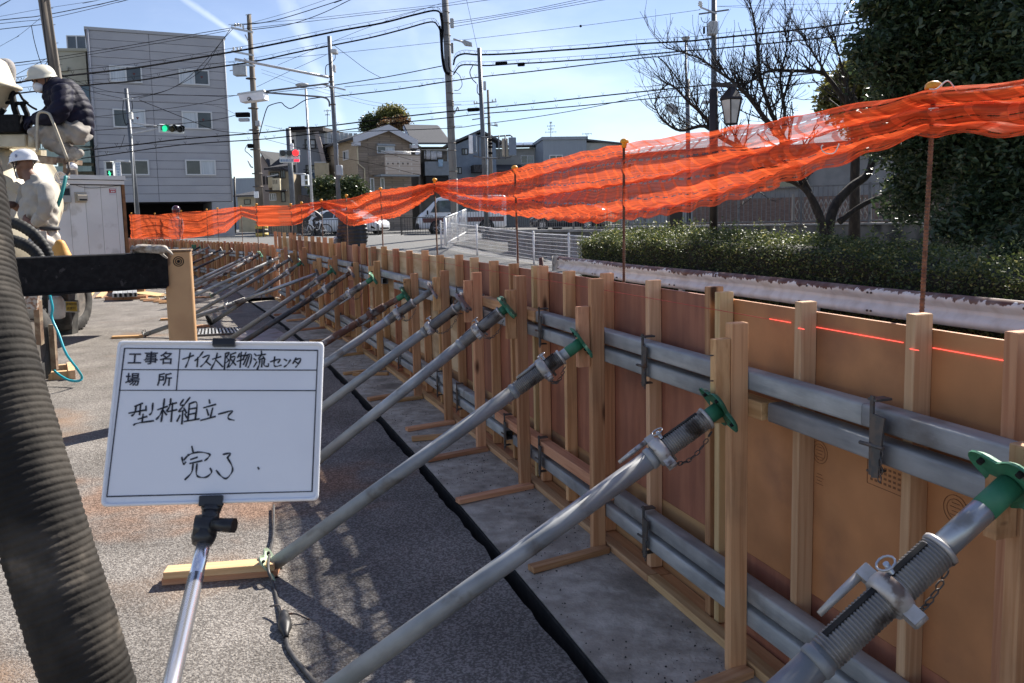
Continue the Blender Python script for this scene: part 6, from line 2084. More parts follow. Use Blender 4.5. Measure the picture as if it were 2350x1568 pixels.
ph=(ztop-0.03-zg)/rows
uj=f.uz(355,300)[0]
for i in range(rows):
 for a,b_ in((0.0,uj),(uj,f.w)):
  f.box(MB(),a+0.012,zg+i*ph+0.012,b_-0.012,zg+(i+1)*ph-0.012,-0.059,0.0).build('wall_panel',m_pan,off)
for r_,pn_,tri in(((251,152,326,190),(G_curt,G_dark),.75),((410,160,480,196),(G_curt,G_dark),.75),((259,251,334,294),(G_dark,G_curt),.75),((417,256,487,297),(G_curt,G_dark),.7),
 ((268,367,342,403),(G_dark,G_dark),0),((425,367,495,403),(G_dark,G_curt),0)):
 rr_=f.pxr(*r_)
 wnd=f.window(off,rr_,A_alu,pn_,0.085,0.09)
 if tri:
  u=rr_[0]+(rr_[2]-rr_[0])*tri;z=rr_[1]+(rr_[3]-rr_[1])*0.52
  f.poly(MB(),[(u-0.09,z+0.07),(u,z-0.08),(u+0.09,z+0.07)],0.045,0.05).build('entry_mark',m_redm,wnd)
ug=f.uz(487,480)[0]
f.box(MB(),ug,0.5,f.w,zg-0.02,-14,-0.05).build('end_wall',pm('pale_end_wall',(0.33,0.34,0.36),0.7,c2=(0.28,0.285,0.3),scale=1),off)
f.box(MB(),0,0.5,ug-0.02,zg-0.02,-14,-6.0).build('garage_back',m_dkin,off)
f.box(MB(),0.0,0.5,0.25,zg-0.02,-5.9,-0.1).build('garage_side',m_dkin,off)
MB().tube([f.P(f.w-0.05,zg,0.06),f.P(f.w-0.05,ztop,0.06)],0.05,6).build('downpipe',m_pan,off)
MB().tube([f.P(0.12,zg,0.06),f.P(0.12,ztop,0.06)],0.06,6).build('downpipe',m_pan,off)
m_crm=pm('cream_render',(0.462,0.441,0.350),0.8,c2=(0.406,0.385,0.301),scale=1.2)
m_grn=pm('pale_green_panel',(0.378,0.476,0.406),0.7,c2=(0.448,0.546,0.469),scale=1.5,stretch=(4,4,0.3))
m_blu=pm('blue_glazing',(0.015,0.06,0.10),0.25,c2=(0.02,0.08,0.125),scale=1,spec=0.8)
f=Facade(at(124,260,55),at(222,260,55.4))
apt=empty('stair_block',f.P(2,0),'cream and green block with blue glazed stairwell left of the grey building','building')
U=lambda x,y:f.uz(x,y)
body(apt,f,U(124,260)[0],U(206,260)[0],0.5,U(135,116)[1],8,m_crm)
u0,z0,u1,z1=f.pxr(133,112,203,118)
f.box(MB(),u0,z0,u1,z1,-8,0.1).build('roof_edge',m_crm,apt)
f.box(MB(),*f.pxr(152,83,199,113),-5,-1.0).build('roof_cage',A_blk,apt)
r0=f.pxr(153,82,199,114)
f.window(apt,r0,A_alu,(G_dark,G_dark),0.07,0.05,'roof_louvre')
for q_ in((160,196,209,262),(168,266,214,318)):
 f.window(apt,f.pxr(*q_),A_blk,(m_blu,),0.06,0.08,'stair_glazing')
MB().tube([f.P(*U(141,164),0.1),f.P(*U(156,163),0.1),f.P(*U(157,155),0.1)],0.07,6).build('duct',m_crm,apt)
for q_,mt in(((188,316,217,338),m_grn),((88,344,219,376),m_grn),((95,384,221,396),m_grn)):
 f.box(MB(),*f.pxr(*q_),0.3,0.9).build('balcony_panel',mt,apt)
for x in range(92,140,4):
 MB().beam(f.P(*U(x,348),0.5),f.P(*U(x,330),0.5),0.05,0.05,up=(0,1,0)).build('baluster',m_grn,apt)
MB().beam(f.P(*U(86,331),0.5),f.P(*U(140,331),0.5),0.08,0.08).build('handrail',m_grn,apt)
f.box(MB(),*f.pxr(100,397,222,440),-2,0.0).build('ground_storey',m_dkin,apt)
for x in(170,177):
 MB().beam(f.P(*U(x,420),1.2),f.P(*U(x-3,372),1.2),0.16,0.16,up=(0,1,0)).build('column',m_crm,apt)
m_cab=pm('white_cabin_panel',(0.700,0.686,0.644),0.6,c2=(0.630,0.616,0.574),scale=1.2,c3=(0.560,0.539,0.490),scale3=2.5,rand=0.02)
m_tbrown=pm('rusty_brown_trim',(0.22,0.10,0.035),0.7,c2=(0.15,0.065,0.025),scale=8)
f=Facade(at(96,500,20.0),at(283,500,21.5))
cab=empty('site_cabin',f.P(1.2,0),'white panelled site cabin with a brown corner post and vent hood','cabin')
zt=f.uz(200,423)[1]
f.box(MB(),0,0.05,f.w,zt,-2.2,-0.02).build('wall',m_joint,cab)
xs_=[96,128,162,199,235,271,282]
for a,b_ in zip(xs_,xs_[1:]):
 f.box(MB(),f.uz(a,500)[0]+0.004,0.08,f.uz(b_,500)[0]-0.004,zt-0.03,-0.019,0.0).build('wall_panel',m_cab,cab)
f.box(MB(),-0.05,zt+0.0,f.w+0.06,zt+0.10,-2.25,0.06).build('roof',m_cab,cab)
f.box(MB(),-0.05,zt+0.102,f.w+0.06,zt+0.115,-2.25,0.05).build('roof',m_dkin,cab)
f.box(MB(),-0.08,zt+0.117,f.w+0.08,zt+0.225,-2.3,0.10).build('roof',m_cab,cab)
f.box(MB(),f.w+0.002,0.05,f.w+0.075,zt-0.002,-0.15,0.03).build('corner_post',m_tbrown,cab)
m_bei=pm('beige_plastic',(0.46,0.41,0.32),0.5)
hood=f.box(MB(),*f.pxr(171.5,441,198,465.5),0.001,0.03).build('vent_plate',m_bei,cab)
u0,z0,u1,z1=f.pxr(174,444.5,195.5,462)
MB().prism([f.P(u0,z0,0.032),f.P(u0,z0,0.15),f.P(u0,z0+(z1-z0)*0.75,0.15),f.P(u0,z1,0.032)],f.u*(u1-u0)).build('vent_hood',m_bei,hood)
f.box(MB(),u0+0.02,z0+0.01,u1-0.02,z0+0.05,0.151,0.154).build('vent_slot',m_dkin,hood)
f.box(MB(),*f.pxr(134,426,160,466),0.001,0.10).build('meter_box',pm('meter_grey',(0.34,0.34,0.31),0.5),cab,bevel=0.02)
f.box(MB(),*f.pxr(140,433,156,449),0.102,0.11).build('meter_window',G_dark,cab)
st=f.box(MB(),*f.pxr(250,433,265.5,448.5),0.001,0.006).build('sticker',pm('sticker_white',(0.6,0.58,0.58),0.5),cab)
f.box(MB(),*f.pxr(250.4,433.6,265,443),0.0065,0.009).build('sticker_field',pm('sticker_red',(0.42,0.03,0.035),0.5),st)
for q_ in((252,435,263.5,436.5),(254,438.5,258,441.5),(259,438.5,262.5,441.5)):
 f.box(MB(),*f.pxr(*q_),0.0095,0.011).build('sticker_mark',A_wht,st)
MB().tube(cat_points([f.P(*f.uz(x,y),0.04)for x,y in((150,468),(149,480),(143,483),(132,482))],4),0.03,8).build('conduit',m_bei,cab)
MB().tube(cat_points([f.P(*f.uz(x,y),0.03)for x,y in((165,423),(195,431),(230,431),(275,426))],5),0.006,5).build('cable',A_blk,cab)
m_slate=pm('grey_slate_roof',(0.075,0.078,0.085),0.85,spec=0.15,c2=(0.10,0.103,0.112),scale=20,stretch=(0.4,0.4,6),rand=0.05)
m_tile=pm('dark_tile_roof',(0.04,0.04,0.044),0.8,spec=0.15,c2=(0.09,0.09,0.095),scale=7,stretch=(5,0.3,0.3),lo=0.48,hi=0.56)
m_h2=pm('pinkish_render',(0.420,0.371,0.350),0.85,c2=(0.364,0.322,0.301),scale=2)
m_h3=pm('tan_render',(0.406,0.336,0.231),0.85,c2=(0.350,0.287,0.196),scale=2)
m_h3b=pm('light_beige_render',(0.602,0.532,0.378),0.85,c2=(0.532,0.469,0.329),scale=2)
m_h4=pm('grey_siding',(0.301,0.329,0.371),0.6,c2=(0.266,0.294,0.329),scale=3,stretch=(8,8,0.1))
m_h4b=pm('white_siding',(0.644,0.665,0.672),0.6,c2=(0.560,0.574,0.588),scale=3,stretch=(8,8,0.1))
m_h6=pm('dark_taupe_wall',(0.105,0.095,0.084),0.8,c2=(0.133,0.120,0.108),scale=3)
m_h6b=pm('slate_blue_wall',(0.196,0.224,0.259),0.7,c2=(0.168,0.196,0.224),scale=3)
m_h7=pm('blue_grey_wall',(0.203,0.252,0.315),0.7,c2=(0.175,0.217,0.273),scale=3)
m_h8=pm('warm_grey_wall',(0.378,0.378,0.357),0.8,c2=(0.336,0.336,0.315),scale=2)
m_h9=pm('blue_grey_panel',(0.280,0.315,0.350),0.6,c2=(0.252,0.280,0.315),scale=4,stretch=(6,6,0.1))
m_awn=pm('brown_canopy',(0.075,0.06,0.05),0.6,c2=(0.10,0.085,0.07),scale=5)
def bricks_mat(name,c1,c2,mortar,w,h):
 m,nt,b=_nt(name)
 N,L=nt.nodes,nt.links
 b.inputs['Roughness'].default_value=0.85
 tc=N.new('ShaderNodeTexCoord');sp=N.new('ShaderNodeSeparateXYZ');cb=N.new('ShaderNodeCombineXYZ')
 L.new(tc.outputs['Object'],sp.inputs[0])
 ad=N.new('ShaderNodeMath');ad.operation='SUBTRACT'
 L.new(sp.outputs['X'],ad.inputs[0]);L.new(sp.outputs['Y'],ad.inputs[1])
 L.new(ad.outputs[0],cb.inputs['X']);L.new(sp.outputs['Z'],cb.inputs['Y'])
 br=N.new('ShaderNodeTexBrick')
 br.inputs['Color1'].default_value=(*c1,1);br.inputs['Color2'].default_value=(*c2,1);br.inputs['Mortar'].default_value=(*mortar,1)
 br.inputs['Scale'].default_value=1.0;br.inputs['Brick Width'].default_value=w;br.inputs['Row Height'].default_value=h;br.inputs['Mortar Size'].default_value=0.012
 L.new(cb.outputs[0],br.inputs['Vector']);L.new(br.outputs['Color'],b.inputs['Base Color'])
 bp_=N.new('ShaderNodeBump');bp_.inputs['Strength'].default_value=0.5;bp_.inputs['Distance'].default_value=0.02;bp_.invert=True
 L.new(br.outputs['Fac'],bp_.inputs['Height']);L.new(bp_.outputs[0],b.inputs['Normal'])
 return m
m_b1=bricks_mat('brown_brick_cladding',(0.21,0.17,0.135),(0.30,0.245,0.20),(0.16,0.135,0.11),0.5,0.17)
m_b2=bricks_mat('pale_brick_cladding',(0.42,0.34,0.28),(0.52,0.44,0.37),(0.58,0.53,0.47),0.55,0.17)
m_b3=bricks_mat('beige_tile_wall',(0.45,0.365,0.26),(0.50,0.41,0.30),(0.41,0.335,0.24),0.35,0.2)
f=Facade(at(532,430,110),at(590,430,110))
far=empty('distant_block',f.P(1,0),'flat grey far building in the gap beside the office block','building')
body(far,f,0,f.w,0.5,f.uz(560,409)[1],10,m_h9)
f=Facade(at(540,455,75),at(590,455,74.6))
low=empty('small_house',f.P(1,0),'small low house with dark striped tile roof beside the office block','house')
body(low,f,0.2,f.w,0.5,f.uz(560,452)[1],6,m_h3b)
ze,zr=f.uz(560,452)[1],f.uz(560,438)[1]
MB().hexa([f.P(-0.2,ze,0.5),f.P(f.w,ze,0.5),f.P(f.w,zr,-4),f.P(-0.2,zr,-4),f.P(-0.2,ze+0.12,0.5),f.P(f.w,ze+0.12,0.5),f.P(f.w,zr+0.12,-4),f.P(-0.2,zr+0.12,-4)]).build('roof',m_tile,low)
f.window(low,f.pxr(560,458,575,470),A_blk,(G_dark,),0.05,0.05)
MB().cyl(at(540,540,70),at(538,406,70),0.09,6).build('utility_pole',A_blk,label='thin dark distant pole in the gap right of the office block',cat='utility pole')
f=Facade(at(594,430,67),at(618,430,66.8))
h=empty('gabled_house',f.P(0.4,0),'pinkish gabled house with grey slate roof behind the small beige one','house')
uA,zA=f.uz(600.4,352);uL,zL=f.uz(594,391);uR,zR=f.uz(615,384)
f.poly(MB(),[(0,0.5),(f.w,0.5),(f.w,zR),(uA,zA),(0,zL)],-9,0).build('wall',m_h2,h)
rd=V((8.5,1.5,0))
for(u1,z1,u2,z2,ext)in((uA,zA,f.w+0.25,zR-0.15,1),):
 a,b_=f.P(u1,z1+0.05,0.3),f.P(u2,z2+0.05,0.3)
 a2=at(642,352,a.y+2.5);a2.z=a.z;b2=at(652,383,b_.y+1.5);b2.z=b_.z
 MB().hexa([a,b_,b2,a2]+[p+V((0,0,0.14))for p in(a,b_,b2,a2)]).build('roof',m_slate,h)
for x0,x1 in((597,600),(604,608),(611.5,615.5)):
 f.window(h,f.pxr(x0,405,x1,424),A_blk,(G_dark,),0.05,0.05)
f=Facade(at(617,430,60),at(668,430,60.2))
h=empty('balcony_house',f.P(1,0),'small beige house with a dark lean-to roof and boxy balcony under the red signal','house')
body(h,f,0,f.w,0.5,f.uz(640,394)[1],7,m_h3)
MB().hexa([f.P(*f.uz(610,393),0.9),f.P(*f.uz(668,387),0.9),f.P(*f.uz(668,370),-2.5),f.P(*f.uz(628,382),-2.5)]+[q+V((0,0,0.16))for q in(f.P(*f.uz(610,393),0.9),f.P(*f.uz(668,387),0.9),f.P(*f.uz(668,370),-2.5),f.P(*f.uz(628,382),-2.5))]).build('roof',m_tile,h)
f.window(h,f.pxr(643,390,655,410),A_blk,(G_dark,G_mid),0.07,0.06)
f.window(h,f.pxr(620,396,640,408),A_blk,(G_dark,G_dark,G_mid),0.06,0.06)
f.box(MB(),*f.pxr(629,411,647,438),0.01,1.0).build('balcony',m_h3b,h)
f.box(MB(),*f.pxr(617.5,408,628,432),0.01,0.5).build('balcony',m_h3b,h)
for x in(631,635,639):
 f.box(MB(),*f.pxr(x,415,x+1.4,424),1.001,1.01).build('slot',m_dkin,h)
MB().beam(f.P(*f.uz(616,407),0.7),f.P(*f.uz(642,402),0.7),0.06,0.06).build('balcony_rail',A_alu,h)
f.window(h,f.pxr(618,444,634,461),A_wht,(G_dark,G_mid,G_dark),0.06,0.06)
f.window(h,f.pxr(645,440,655,464),A_blk,(G_dark,),0.06,0.06)
f.box(MB(),*f.pxr(612,437,660,440),0.0,0.8).build('canopy',m_tile,h)
f=Facade(at(684,400,66),at(748,400,66.4))
h=empty('modern_house',f.P(2,0),'tall grey sided house with brown canopy, roof terrace and outside stair','house')
zt=f.uz(710,303)[1]
body(h,f,0,f.w,0.5,zt,9,m_h4)
f2=Facade(at(665,400,66.2),at(683.6,400,66.0))
body(h,f2,0,f2.w-0.02,0.5,f2.uz(675,304)[1],6,m_h4b,'side_wall')
f.box(MB(),*f.pxr(664,294,742,303),-3,0.9).build('roof',m_awn,h)
a,b_,c,d=f.P(*f.uz(742,294),0.9),f.P(*f.uz(790,297),-3),f.P(*f.uz(822,302),-6),f.P(*f.uz(742,303),0.9)
MB().hexa([d,b_+V((0,0,-0.25)),c+V((0,0,-0.2)),d+V((0,-0.1,0))+f.n*-4,a,b_,c,a+f.n*-4]).build('canopy',m_awn,h)
for q_,fr2,pn_ in(((699,320,724.5,342),A_blk,(G_mid,G_curt)),((701,379,725,398),A_blk,(G_dark,G_dark))):
 wnd=f.window(h,f.pxr(*q_),fr2,pn_,0.09,0.08)
 u0,z0,u1,z1=f.pxr(*q_)
 f.box(MB(),u0-0.15,z0+0.25,u1+0.2,z0+0.31,0.25,0.3).build('guard_bar',A_blk,wnd)
 f.box(MB(),u0-0.15,z0-0.02,u1+0.2,z0+0.04,0.25,0.3).build('guard_bar',A_blk,wnd)
for q_ in((668,321,675,337),(672.4,379,678.5,404),(673,437,680,466)):
 f2.window(h,f2.pxr(*q_),A_blk,(G_dark,),0.08,0.06)
for k,x in enumerate((744,752,761,770,780,790,800,811)):
 f.window(h,f.pxr(x,304+0.3*k,x+(8 if k<2 else 9),330-0.3*k),A_alu,(pm('frosted_pane',(0.42,0.43,0.38),0.35,c2=(0.36,0.40,0.42),scale=0.6),),0.05,-2.0+0.05,'balustrade_pane')
MB().beam(f.P(*f.uz(727,306),0.9),f.P(*f.uz(746,380),0.9),0.12,0.35,up=(1,0,0)).build('stair_stringer',m_h2,h)
for k in range(8):
 x,y=738+1.8*k,334+5.2*k
 MB().beam(f.P(*f.uz(x,y),0.4),f.P(*f.uz(x+8,y),0.4),0.7,0.08).build('stair_step',m_dkin,h)
f.box(MB(),*f.pxr(725,379,757,416),0.3,2.2).build('terrace_wall',m_h3b,h)
f.box(MB(),*f.pxr(724,376,750,379),0.25,2.25).build('terrace_rail',A_alu,h)
m_tarp=pm('blue_tarp',(0.03,0.10,0.20),0.5,c2=(0.5,0.55,0.6),scale=6,lo=0.5,hi=0.6)
f.box(MB(),*f.pxr(715,391,725,412),0.3,0.7).build('tarpaulin',m_tarp,label='blue and white tarpaulin hanging beside the grey modern house',cat='tarpaulin')
m_fen=pm('brown_fence_board',(0.075,0.055,0.045),0.8,c2=(0.10,0.075,0.06),scale=8,rand=0.15)
ff=Facade(at(683,455,56),at(735,455,56))
fr2=empty('board_fence',ff.P(1,0.7),'brown upright board fence below the grey modern house','fence')
for k in range(16):
 ff.box(MB(),ff.w*k/16+0.01,0.7,ff.w*(k+1)/16-0.01,ff.uz(700,448)[1],-0.03,0.0).build('board',m_fen,fr2)
CL,CR=at(820.8,380,60),at(942.3,380,62.4)
f=Facade(CL,CR)
h=empty('brick_house',f.P(2,0),'brown brick clad gabled house with white bargeboards and pale brick balcony','house')
bk=at(750.5,400,67.0)
fs_=Facade(bk,CL)
zL,zR=f.uz(820.8,317)[1],f.uz(942.3,322)[1]
ze=(zL+zR)/2
uA,zA=f.uz(886,293)
dv=(V((bk.x,bk.y,0))-V((CL.x,CL.y,0)))
MB().prism([f.P(0,0.5),f.P(f.w,0.5),f.P(f.w,ze),f.P(uA,zA),f.P(0,ze)],dv.normalized()*9).build('wall',m_b1,h)
fs_.box(MB(),0,0.5,fs_.w-0.01,ze-0.02,0.002,0.03).build('side_cladding',m_b3,h)
ov=dv.normalized()
for sgn,ue in((0,-0.45),(1,f.w+0.45)):
 sl=(zA-ze)/uA if sgn==0 else(zA-ze)/(f.w-uA)
 zee=ze-sl*0.45
 a,b_=f.P(uA,zA+0.02)-ov*0.5,f.P(ue,zee+0.02)-ov*0.5
 q_=[a,b_,b_+ov*9.6,a+ov*9.6]
 MB().hexa(q_+[p+V((0,0,0.16))for p in q_]).build('roof',m_tile if sgn else m_slate,h)
 mb=MB()
 a2,b2=f.P(uA,zA-0.30)-ov*0.55,f.P(ue,zee-0.30)-ov*0.55
 mb.hexa([a2,b2,b2+ov*0.06,a2+ov*0.06]+[p+V((0,0,0.46))for p in(a2,b2,b2+ov*0.06,a2+ov*0.06)])
 mb.build('bargeboard',pm('pale_bargeboard',(0.50,0.51,0.55),0.6),h)
 e1=b2+(f.u*(0.55 if sgn==0 else-0.55))
 MB().hexa([b2+V((0,0,-0.14)),e1+V((0,0,-0.14)),e1+ov*0.5+V((0,0,-0.14)),b2+ov*0.5+V((0,0,-0.14))]+[b2+V((0,0,0.1)),e1+V((0,0,0.1)),e1+ov*0.5+V((0,0,0.1)),b2+ov*0.5+V((0,0,0.1))]).build('eave_box',MAT['pale_bargeboard'],h)
f.window(h,f.pxr(864,336,904,353),A_alu,(G_dark,G_curt),0.06,0.08)
f.box(MB(),*f.pxr(864,331,904,335.5),0.0,0.2).build('shutter_box',m_h9,h)
u0,z0,u1,z1=f.pxr(856,360,944,403)
fb=Facade(f.P(u0+0.35,0,1.35),f.P(u1+0.05,0,1.35))
fb.box(MB(),0,z0,fb.w,z1,-0.12,0.0).build('balcony_front',m_b2,h)
MB().hexa([f.P(u0-0.4,z0,0.03),f.P(u0+0.35,z0,1.23),f.P(u0+0.47,z0,1.23),f.P(u0-0.28,z0,0.03),f.P(u0-0.4,z1,0.03),f.P(u0+0.35,z1,1.23),f.P(u0+0.47,z1,1.23),f.P(u0-0.28,z1,0.03)]).build('balcony_side',m_b1,h)
f.box(MB(),u0,z0-0.12,u1,z0-0.01,0.0,1.3).build('balcony_floor',m_h9,h)
fb.box(MB(),-0.03,z1+0.002,fb.w,z1+0.07,-0.15,0.03).build('balcony_coping',m_b1,h)
MB().tube([fb.P(0,z1+0.28,-0.05),fb.P(fb.w,z1+0.28,-0.05)],0.035,6).build('balcony_rail',A_alu,h)
for k in range(9):
 MB().tube([fb.P(fb.w*k/8,z1+0.05,-0.05),fb.P(fb.w*k/8,z1+0.28,-0.05)],0.018,5).build('rail_post',A_alu,h)
for y in(349,351.5):
 MB().tube([f.P(*f.uz(862,y),0.9),f.P(*f.uz(930,y+5),0.9)],0.03,6).build('drying_pole',A_wht,h)
for k in range(6):
 x=878+11.5*k
 uu,zz=fb.uz(x,376)
 fb.box(MB(),uu-0.03,zz-0.06,uu+0.03,zz+0.06,0.001,0.08).build('wall_spout',m_h6,h)
for q_ in((848.6,409,858,440),(872,408,881.5,434)):
 f.window(h,f.pxr(*q_),A_alu,(G_dark,),0.07,0.06)
fs_.window(h,fs_.pxr(789,346,801.5,368),A_wht,(G_dark,G_curt),0.08,0.10)
for x in(790.5,804):
 fs_.box(MB(),*fs_.pxr(x,410,x+2.4,417),0.031,0.06).build('vent',m_dkin,h)
MB().tube([f.P(-0.02,ze-0.2,0.1),f.P(-0.01,f.uz(821,376)[1],0.1),f.P(*f.uz(835,388),0.1),f.P(*f.uz(836,445),0.1)],0.05,6).build('downpipe',m_h3b,h)
dm=axis_frame(f.P(*f.uz(947,353),0.9),f.P(*f.uz(947,353),0.9)+V((-0.4,-1,0.5)))
MB().lathe([(0.001,0),(0.12,0.02),(0.2,0.06),(0.23,0.10),(0.19,0.062),(0.001,0.015)],18,dm).build('satellite_dish',A_wht,label='white satellite dish on the corner of the brick house balcony',cat='satellite dish')
f=Facade(at(959,380,63),at(1034,380,63.6))
h=empty('dark_house',f.P(2,0),'dark house with grey slate roof and laundry on a recessed balcony','house')
zE=f.uz(990,333)[1];zRg=f.uz(960,290)[1]
fsd=Facade(at(931,380,67.5),at(959,380,63))
MB().hexa([f.P(0,0.5,-7),f.P(f.w,0.5,-7),f.P(f.w,0.5,-1.6),f.P(0,0.5,-1.6),f.P(0,zE,-7),f.P(f.w,zE,-7),f.P(f.w,zE,-1.6),f.P(0,zE,-1.6)]).build('wall',m_h6,h)
fsd.box(MB(),0,0.5,fsd.w,zE-0.01,-0.15,0.0).build('side_wall',m_h6,h)
a,b_=f.P(-0.4,zE,0.4),f.P(f.w,zE,0.4)
ra,rb=at(927,290.5,68),at(1003,291,69)
zr=(ra.z+rb.z)/2
ra.z=rb.z=zr
MB().hexa([a,b_,rb,ra]+[p+V((0,0,0.14))for p in(a,b_,rb,ra)]).build('roof',m_slate,h)
MB().hexa([b_,b_+f.n*-4+f.u*1.0,rb+V((0.1,0.6,0)),rb]+[p+V((0,0,0.14))for p in(b_,b_+f.n*-4+f.u*1.0,rb+V((0.1,0.6,0)),rb)]).build('roof',m_slate,h)
MB().beam(a+V((-0.05,-0.05,-0.1)),ra+V((-0.05,-0.05,-0.1)),0.08,0.22).build('bargeboard',MAT['pale_bargeboard'],h)
f.box(MB(),*f.pxr(975,371,1032,403),-1.5,0.0).build('balcony_wall',m_h6b,h)
f.box(MB(),*f.pxr(978,404,1030,425),-1.5,-0.1).build('garage_void',m_dkin,h)
MB().beam(f.P(*f.uz(963,336),-0.1),f.P(*f.uz(963,372),-0.1),0.2,0.2,up=(0,1,0)).build('balcony_post',m_h6,h)
MB().tube([f.P(*f.uz(963,343),-0.3),f.P(*f.uz(1032,344),-0.3)],0.03,6).build('drying_pole',A_wht,h)
m_lin=pm('white_linen',(0.62,0.63,0.67),0.9,c2=(0.52,0.53,0.58),scale=5,stretch=(6,6,0.3))
m_den=pm('pale_denim',(0.20,0.32,0.45),0.9,c2=(0.3,0.42,0.55),scale=6)
for x0,y0,x1,y1,nm_,lab,mt in((974,346,977,364,'towel','narrow white towel at the left end of the balcony drying pole',m_lin),(979,345,988.5,365,'towel','first wide white towel on the balcony drying pole',m_lin),
 (990,346,1003,366,'towel','second wide white towel next to the shirt on the drying pole',m_lin),(1004,347,1015,361,'shirt','pale shirt hung on the balcony drying pole',m_lin),
 (1017,348,1025,366,'dark_cloth','dark garment hung by the grey concrete pole',m_h6)):
 u0,z0,u1,z1=f.pxr(x0,y0,x1,y1)
 mb=MB()
 n=8
 for k in range(n+1):
  for z in(z0,z1):
   for o_ in(0.0,0.02):
    p=f.P(u0+(u1-u0)*k/n,z,-0.3+0.04*math.sin(k*1.7)+o_)
    mb.v.append(tuple(p))
 for k in range(n):
  i=k*4
  mb.f+=[(i+1,i+5,i+7,i+3),(i,i+2,i+6,i+4),(i+2,i+3,i+7,i+6),(i,i+4,i+5,i+1)];mb.s+=[True]*4
 mb.build(nm_,mt,label=lab,cat='laundry',group='laundry on the balcony')
jn=MB()
for dx in(-2.6,2.6):
 jn.beam(f.P(*f.uz(1010+dx*0.6,368),0.15),f.P(*f.uz(1010+dx,383),0.15),0.16,0.05,up=(0,1,0))
jn.beam(f.P(*f.uz(1010,367),0.15),f.P(*f.uz(1010,373),0.15),0.36,0.06,up=(0,1,0))
jn.build('jeans',m_den,label='pale blue jeans hanging over the balcony front',cat='laundry',group='laundry on the balcony')
f=Facade(at(1040,370,70),at(1112,370,70.6))
h=empty('blue_gable_house',f.P(2,0),'blue grey gabled house between the two concrete poles','house')
uA,zA=f.uz(1101,309);uL,zL=f.uz(1040,335)
f.poly(MB(),[(0,0.5),(f.w+1,0.5),(f.w+1,f.uz(1120,330)[1]),(uA,zA),(0,zL)],-8,0).build('wall',m_h7,h)
a,b_=f.P(-0.6,zL-0.1,0.4),f.P(uA,zA+0.2,0.4)
MB().hexa([a,b_,b_+f.n*-9,a+f.n*-9]+[p+V((0,0,0.2))for p in(a,b_,b_+f.n*-9,a+f.n*-9)]).build('roof',m_slate,h)
a,b_=f.P(f.w+1.6,f.uz(1125,332)[1],0.4),f.P(uA,zA+0.2,0.4)
MB().hexa([b_,a,a+f.n*-9,b_+f.n*-9]+[p+V((0,0,0.2))for p in(b_,a,a+f.n*-9,b_+f.n*-9)]).build('roof',m_slate,h)
f.window(h,f.pxr(1059,341,1073.6,356),A_blk,(G_dark,G_curt),0.08,0.06)
f.window(h,f.pxr(1045.7,384,1059,400),A_blk,(G_mid,G_curt),0.08,0.06)
f.box(MB(),*f.pxr(1080,381,1112,398),0.01,1.5).build('lean_to',m_tile,h)
f=Facade(at(1132,370,75),at(1250,370,75))
h=empty('solar_house',f.P(2,0),'long warm grey house with solar panels on its low roof','house')
zE=f.uz(1190,341)[1]
body(h,f,0,f.w,0.5,zE,8,m_h8)
a,b_=f.P(-0.4,zE+0.01,0.6),f.P(f.w+0.2,zE+0.01,0.6)
rz=V((0,0,f.uz(1190,327)[1]-zE));bkv=f.n*-3.5
MB().hexa([a,b_,b_+bkv+rz,a+bkv+rz]+[p+V((0,0,0.16))for p in(a,b_,b_+bkv+rz,a+bkv+rz)]).build('roof',m_dkin,h)
m_sol=pm('solar_panel',(0.10,0.12,0.155),0.25,c2=(0.12,0.145,0.18),scale=2,spec=0.8)
for k in range(5):
 p0,p1=a.lerp(b_,0.03+0.19*k),a.lerp(b_,0.03+0.19*k+0.18)
 q_=[p0+(bkv+rz)*0.08,p1+(bkv+rz)*0.08,p1+(bkv+rz)*0.95,p0+(bkv+rz)*0.95]
 MB().hexa([p+V((0,0,0.18))for p in q_]+[p+V((0,0,0.24))for p in q_]).build('solar_panel',m_sol,h)
f.window(h,f.pxr(1194.5,356.7,1224.6,376),A_alu,(G_dark,G_mid),0.06,0.06)
a,b_=f.P(*f.uz(1130,396),2.0),f.P(*f.uz(1200,396),2.0)
zq=f.uz(1160,382)[1]
MB().hexa([a,b_,f.P(*f.uz(1195,382),0.01),f.P(*f.uz(1140,382),0.01)]+[p+V((0,0,0.15))for p in(a,b_,f.P(*f.uz(1195,382),0.01),f.P(*f.uz(1140,382),0.01))]).build('porch_roof',m_slate,h)
f=Facade(at(1246.5,370,70),at(1346,370,70.4))
h=empty('flat_roof_house',f.P(2,0),'flat roofed blue grey panel house with a television aerial','house')
zt=f.uz(1290,321)[1]
body(h,f,0,f.w,0.5,zt,8,m_h9)
f.box(MB(),-0.1,zt+0.002,f.w+0.1,zt+0.25,-8.1,0.12).build('parapet_cap',m_h9,h)
f.window(h,f.pxr(1260,356,1291,372),A_wht,(G_dark,G_dark),0.07,0.06)
fr3=Facade(f.P(f.w+0.02,0,-0.3),at(1430,370,71.5))
fr3.box(MB(),0,0.5,fr3.w,fr3.uz(1380,328)[1],-6,0.0).build('wing',m_h8,h)
MB().hexa([fr3.P(-0.0,fr3.uz(1346,324)[1],0.3),fr3.P(fr3.w,fr3.uz(1415,333)[1],0.3),fr3.P(fr3.w,fr3.uz(1415,333)[1],-5),fr3.P(0,fr3.uz(1346,324)[1],-5),fr3.P(-0.0,fr3.uz(1346,320)[1],0.3),fr3.P(fr3.w,fr3.uz(1415,329)[1],0.3),fr3.P(fr3.w,fr3.uz(1415,329)[1],-5),fr3.P(0,fr3.uz(1346,320)[1],-5)]).build('wing_roof',m_slate,h)
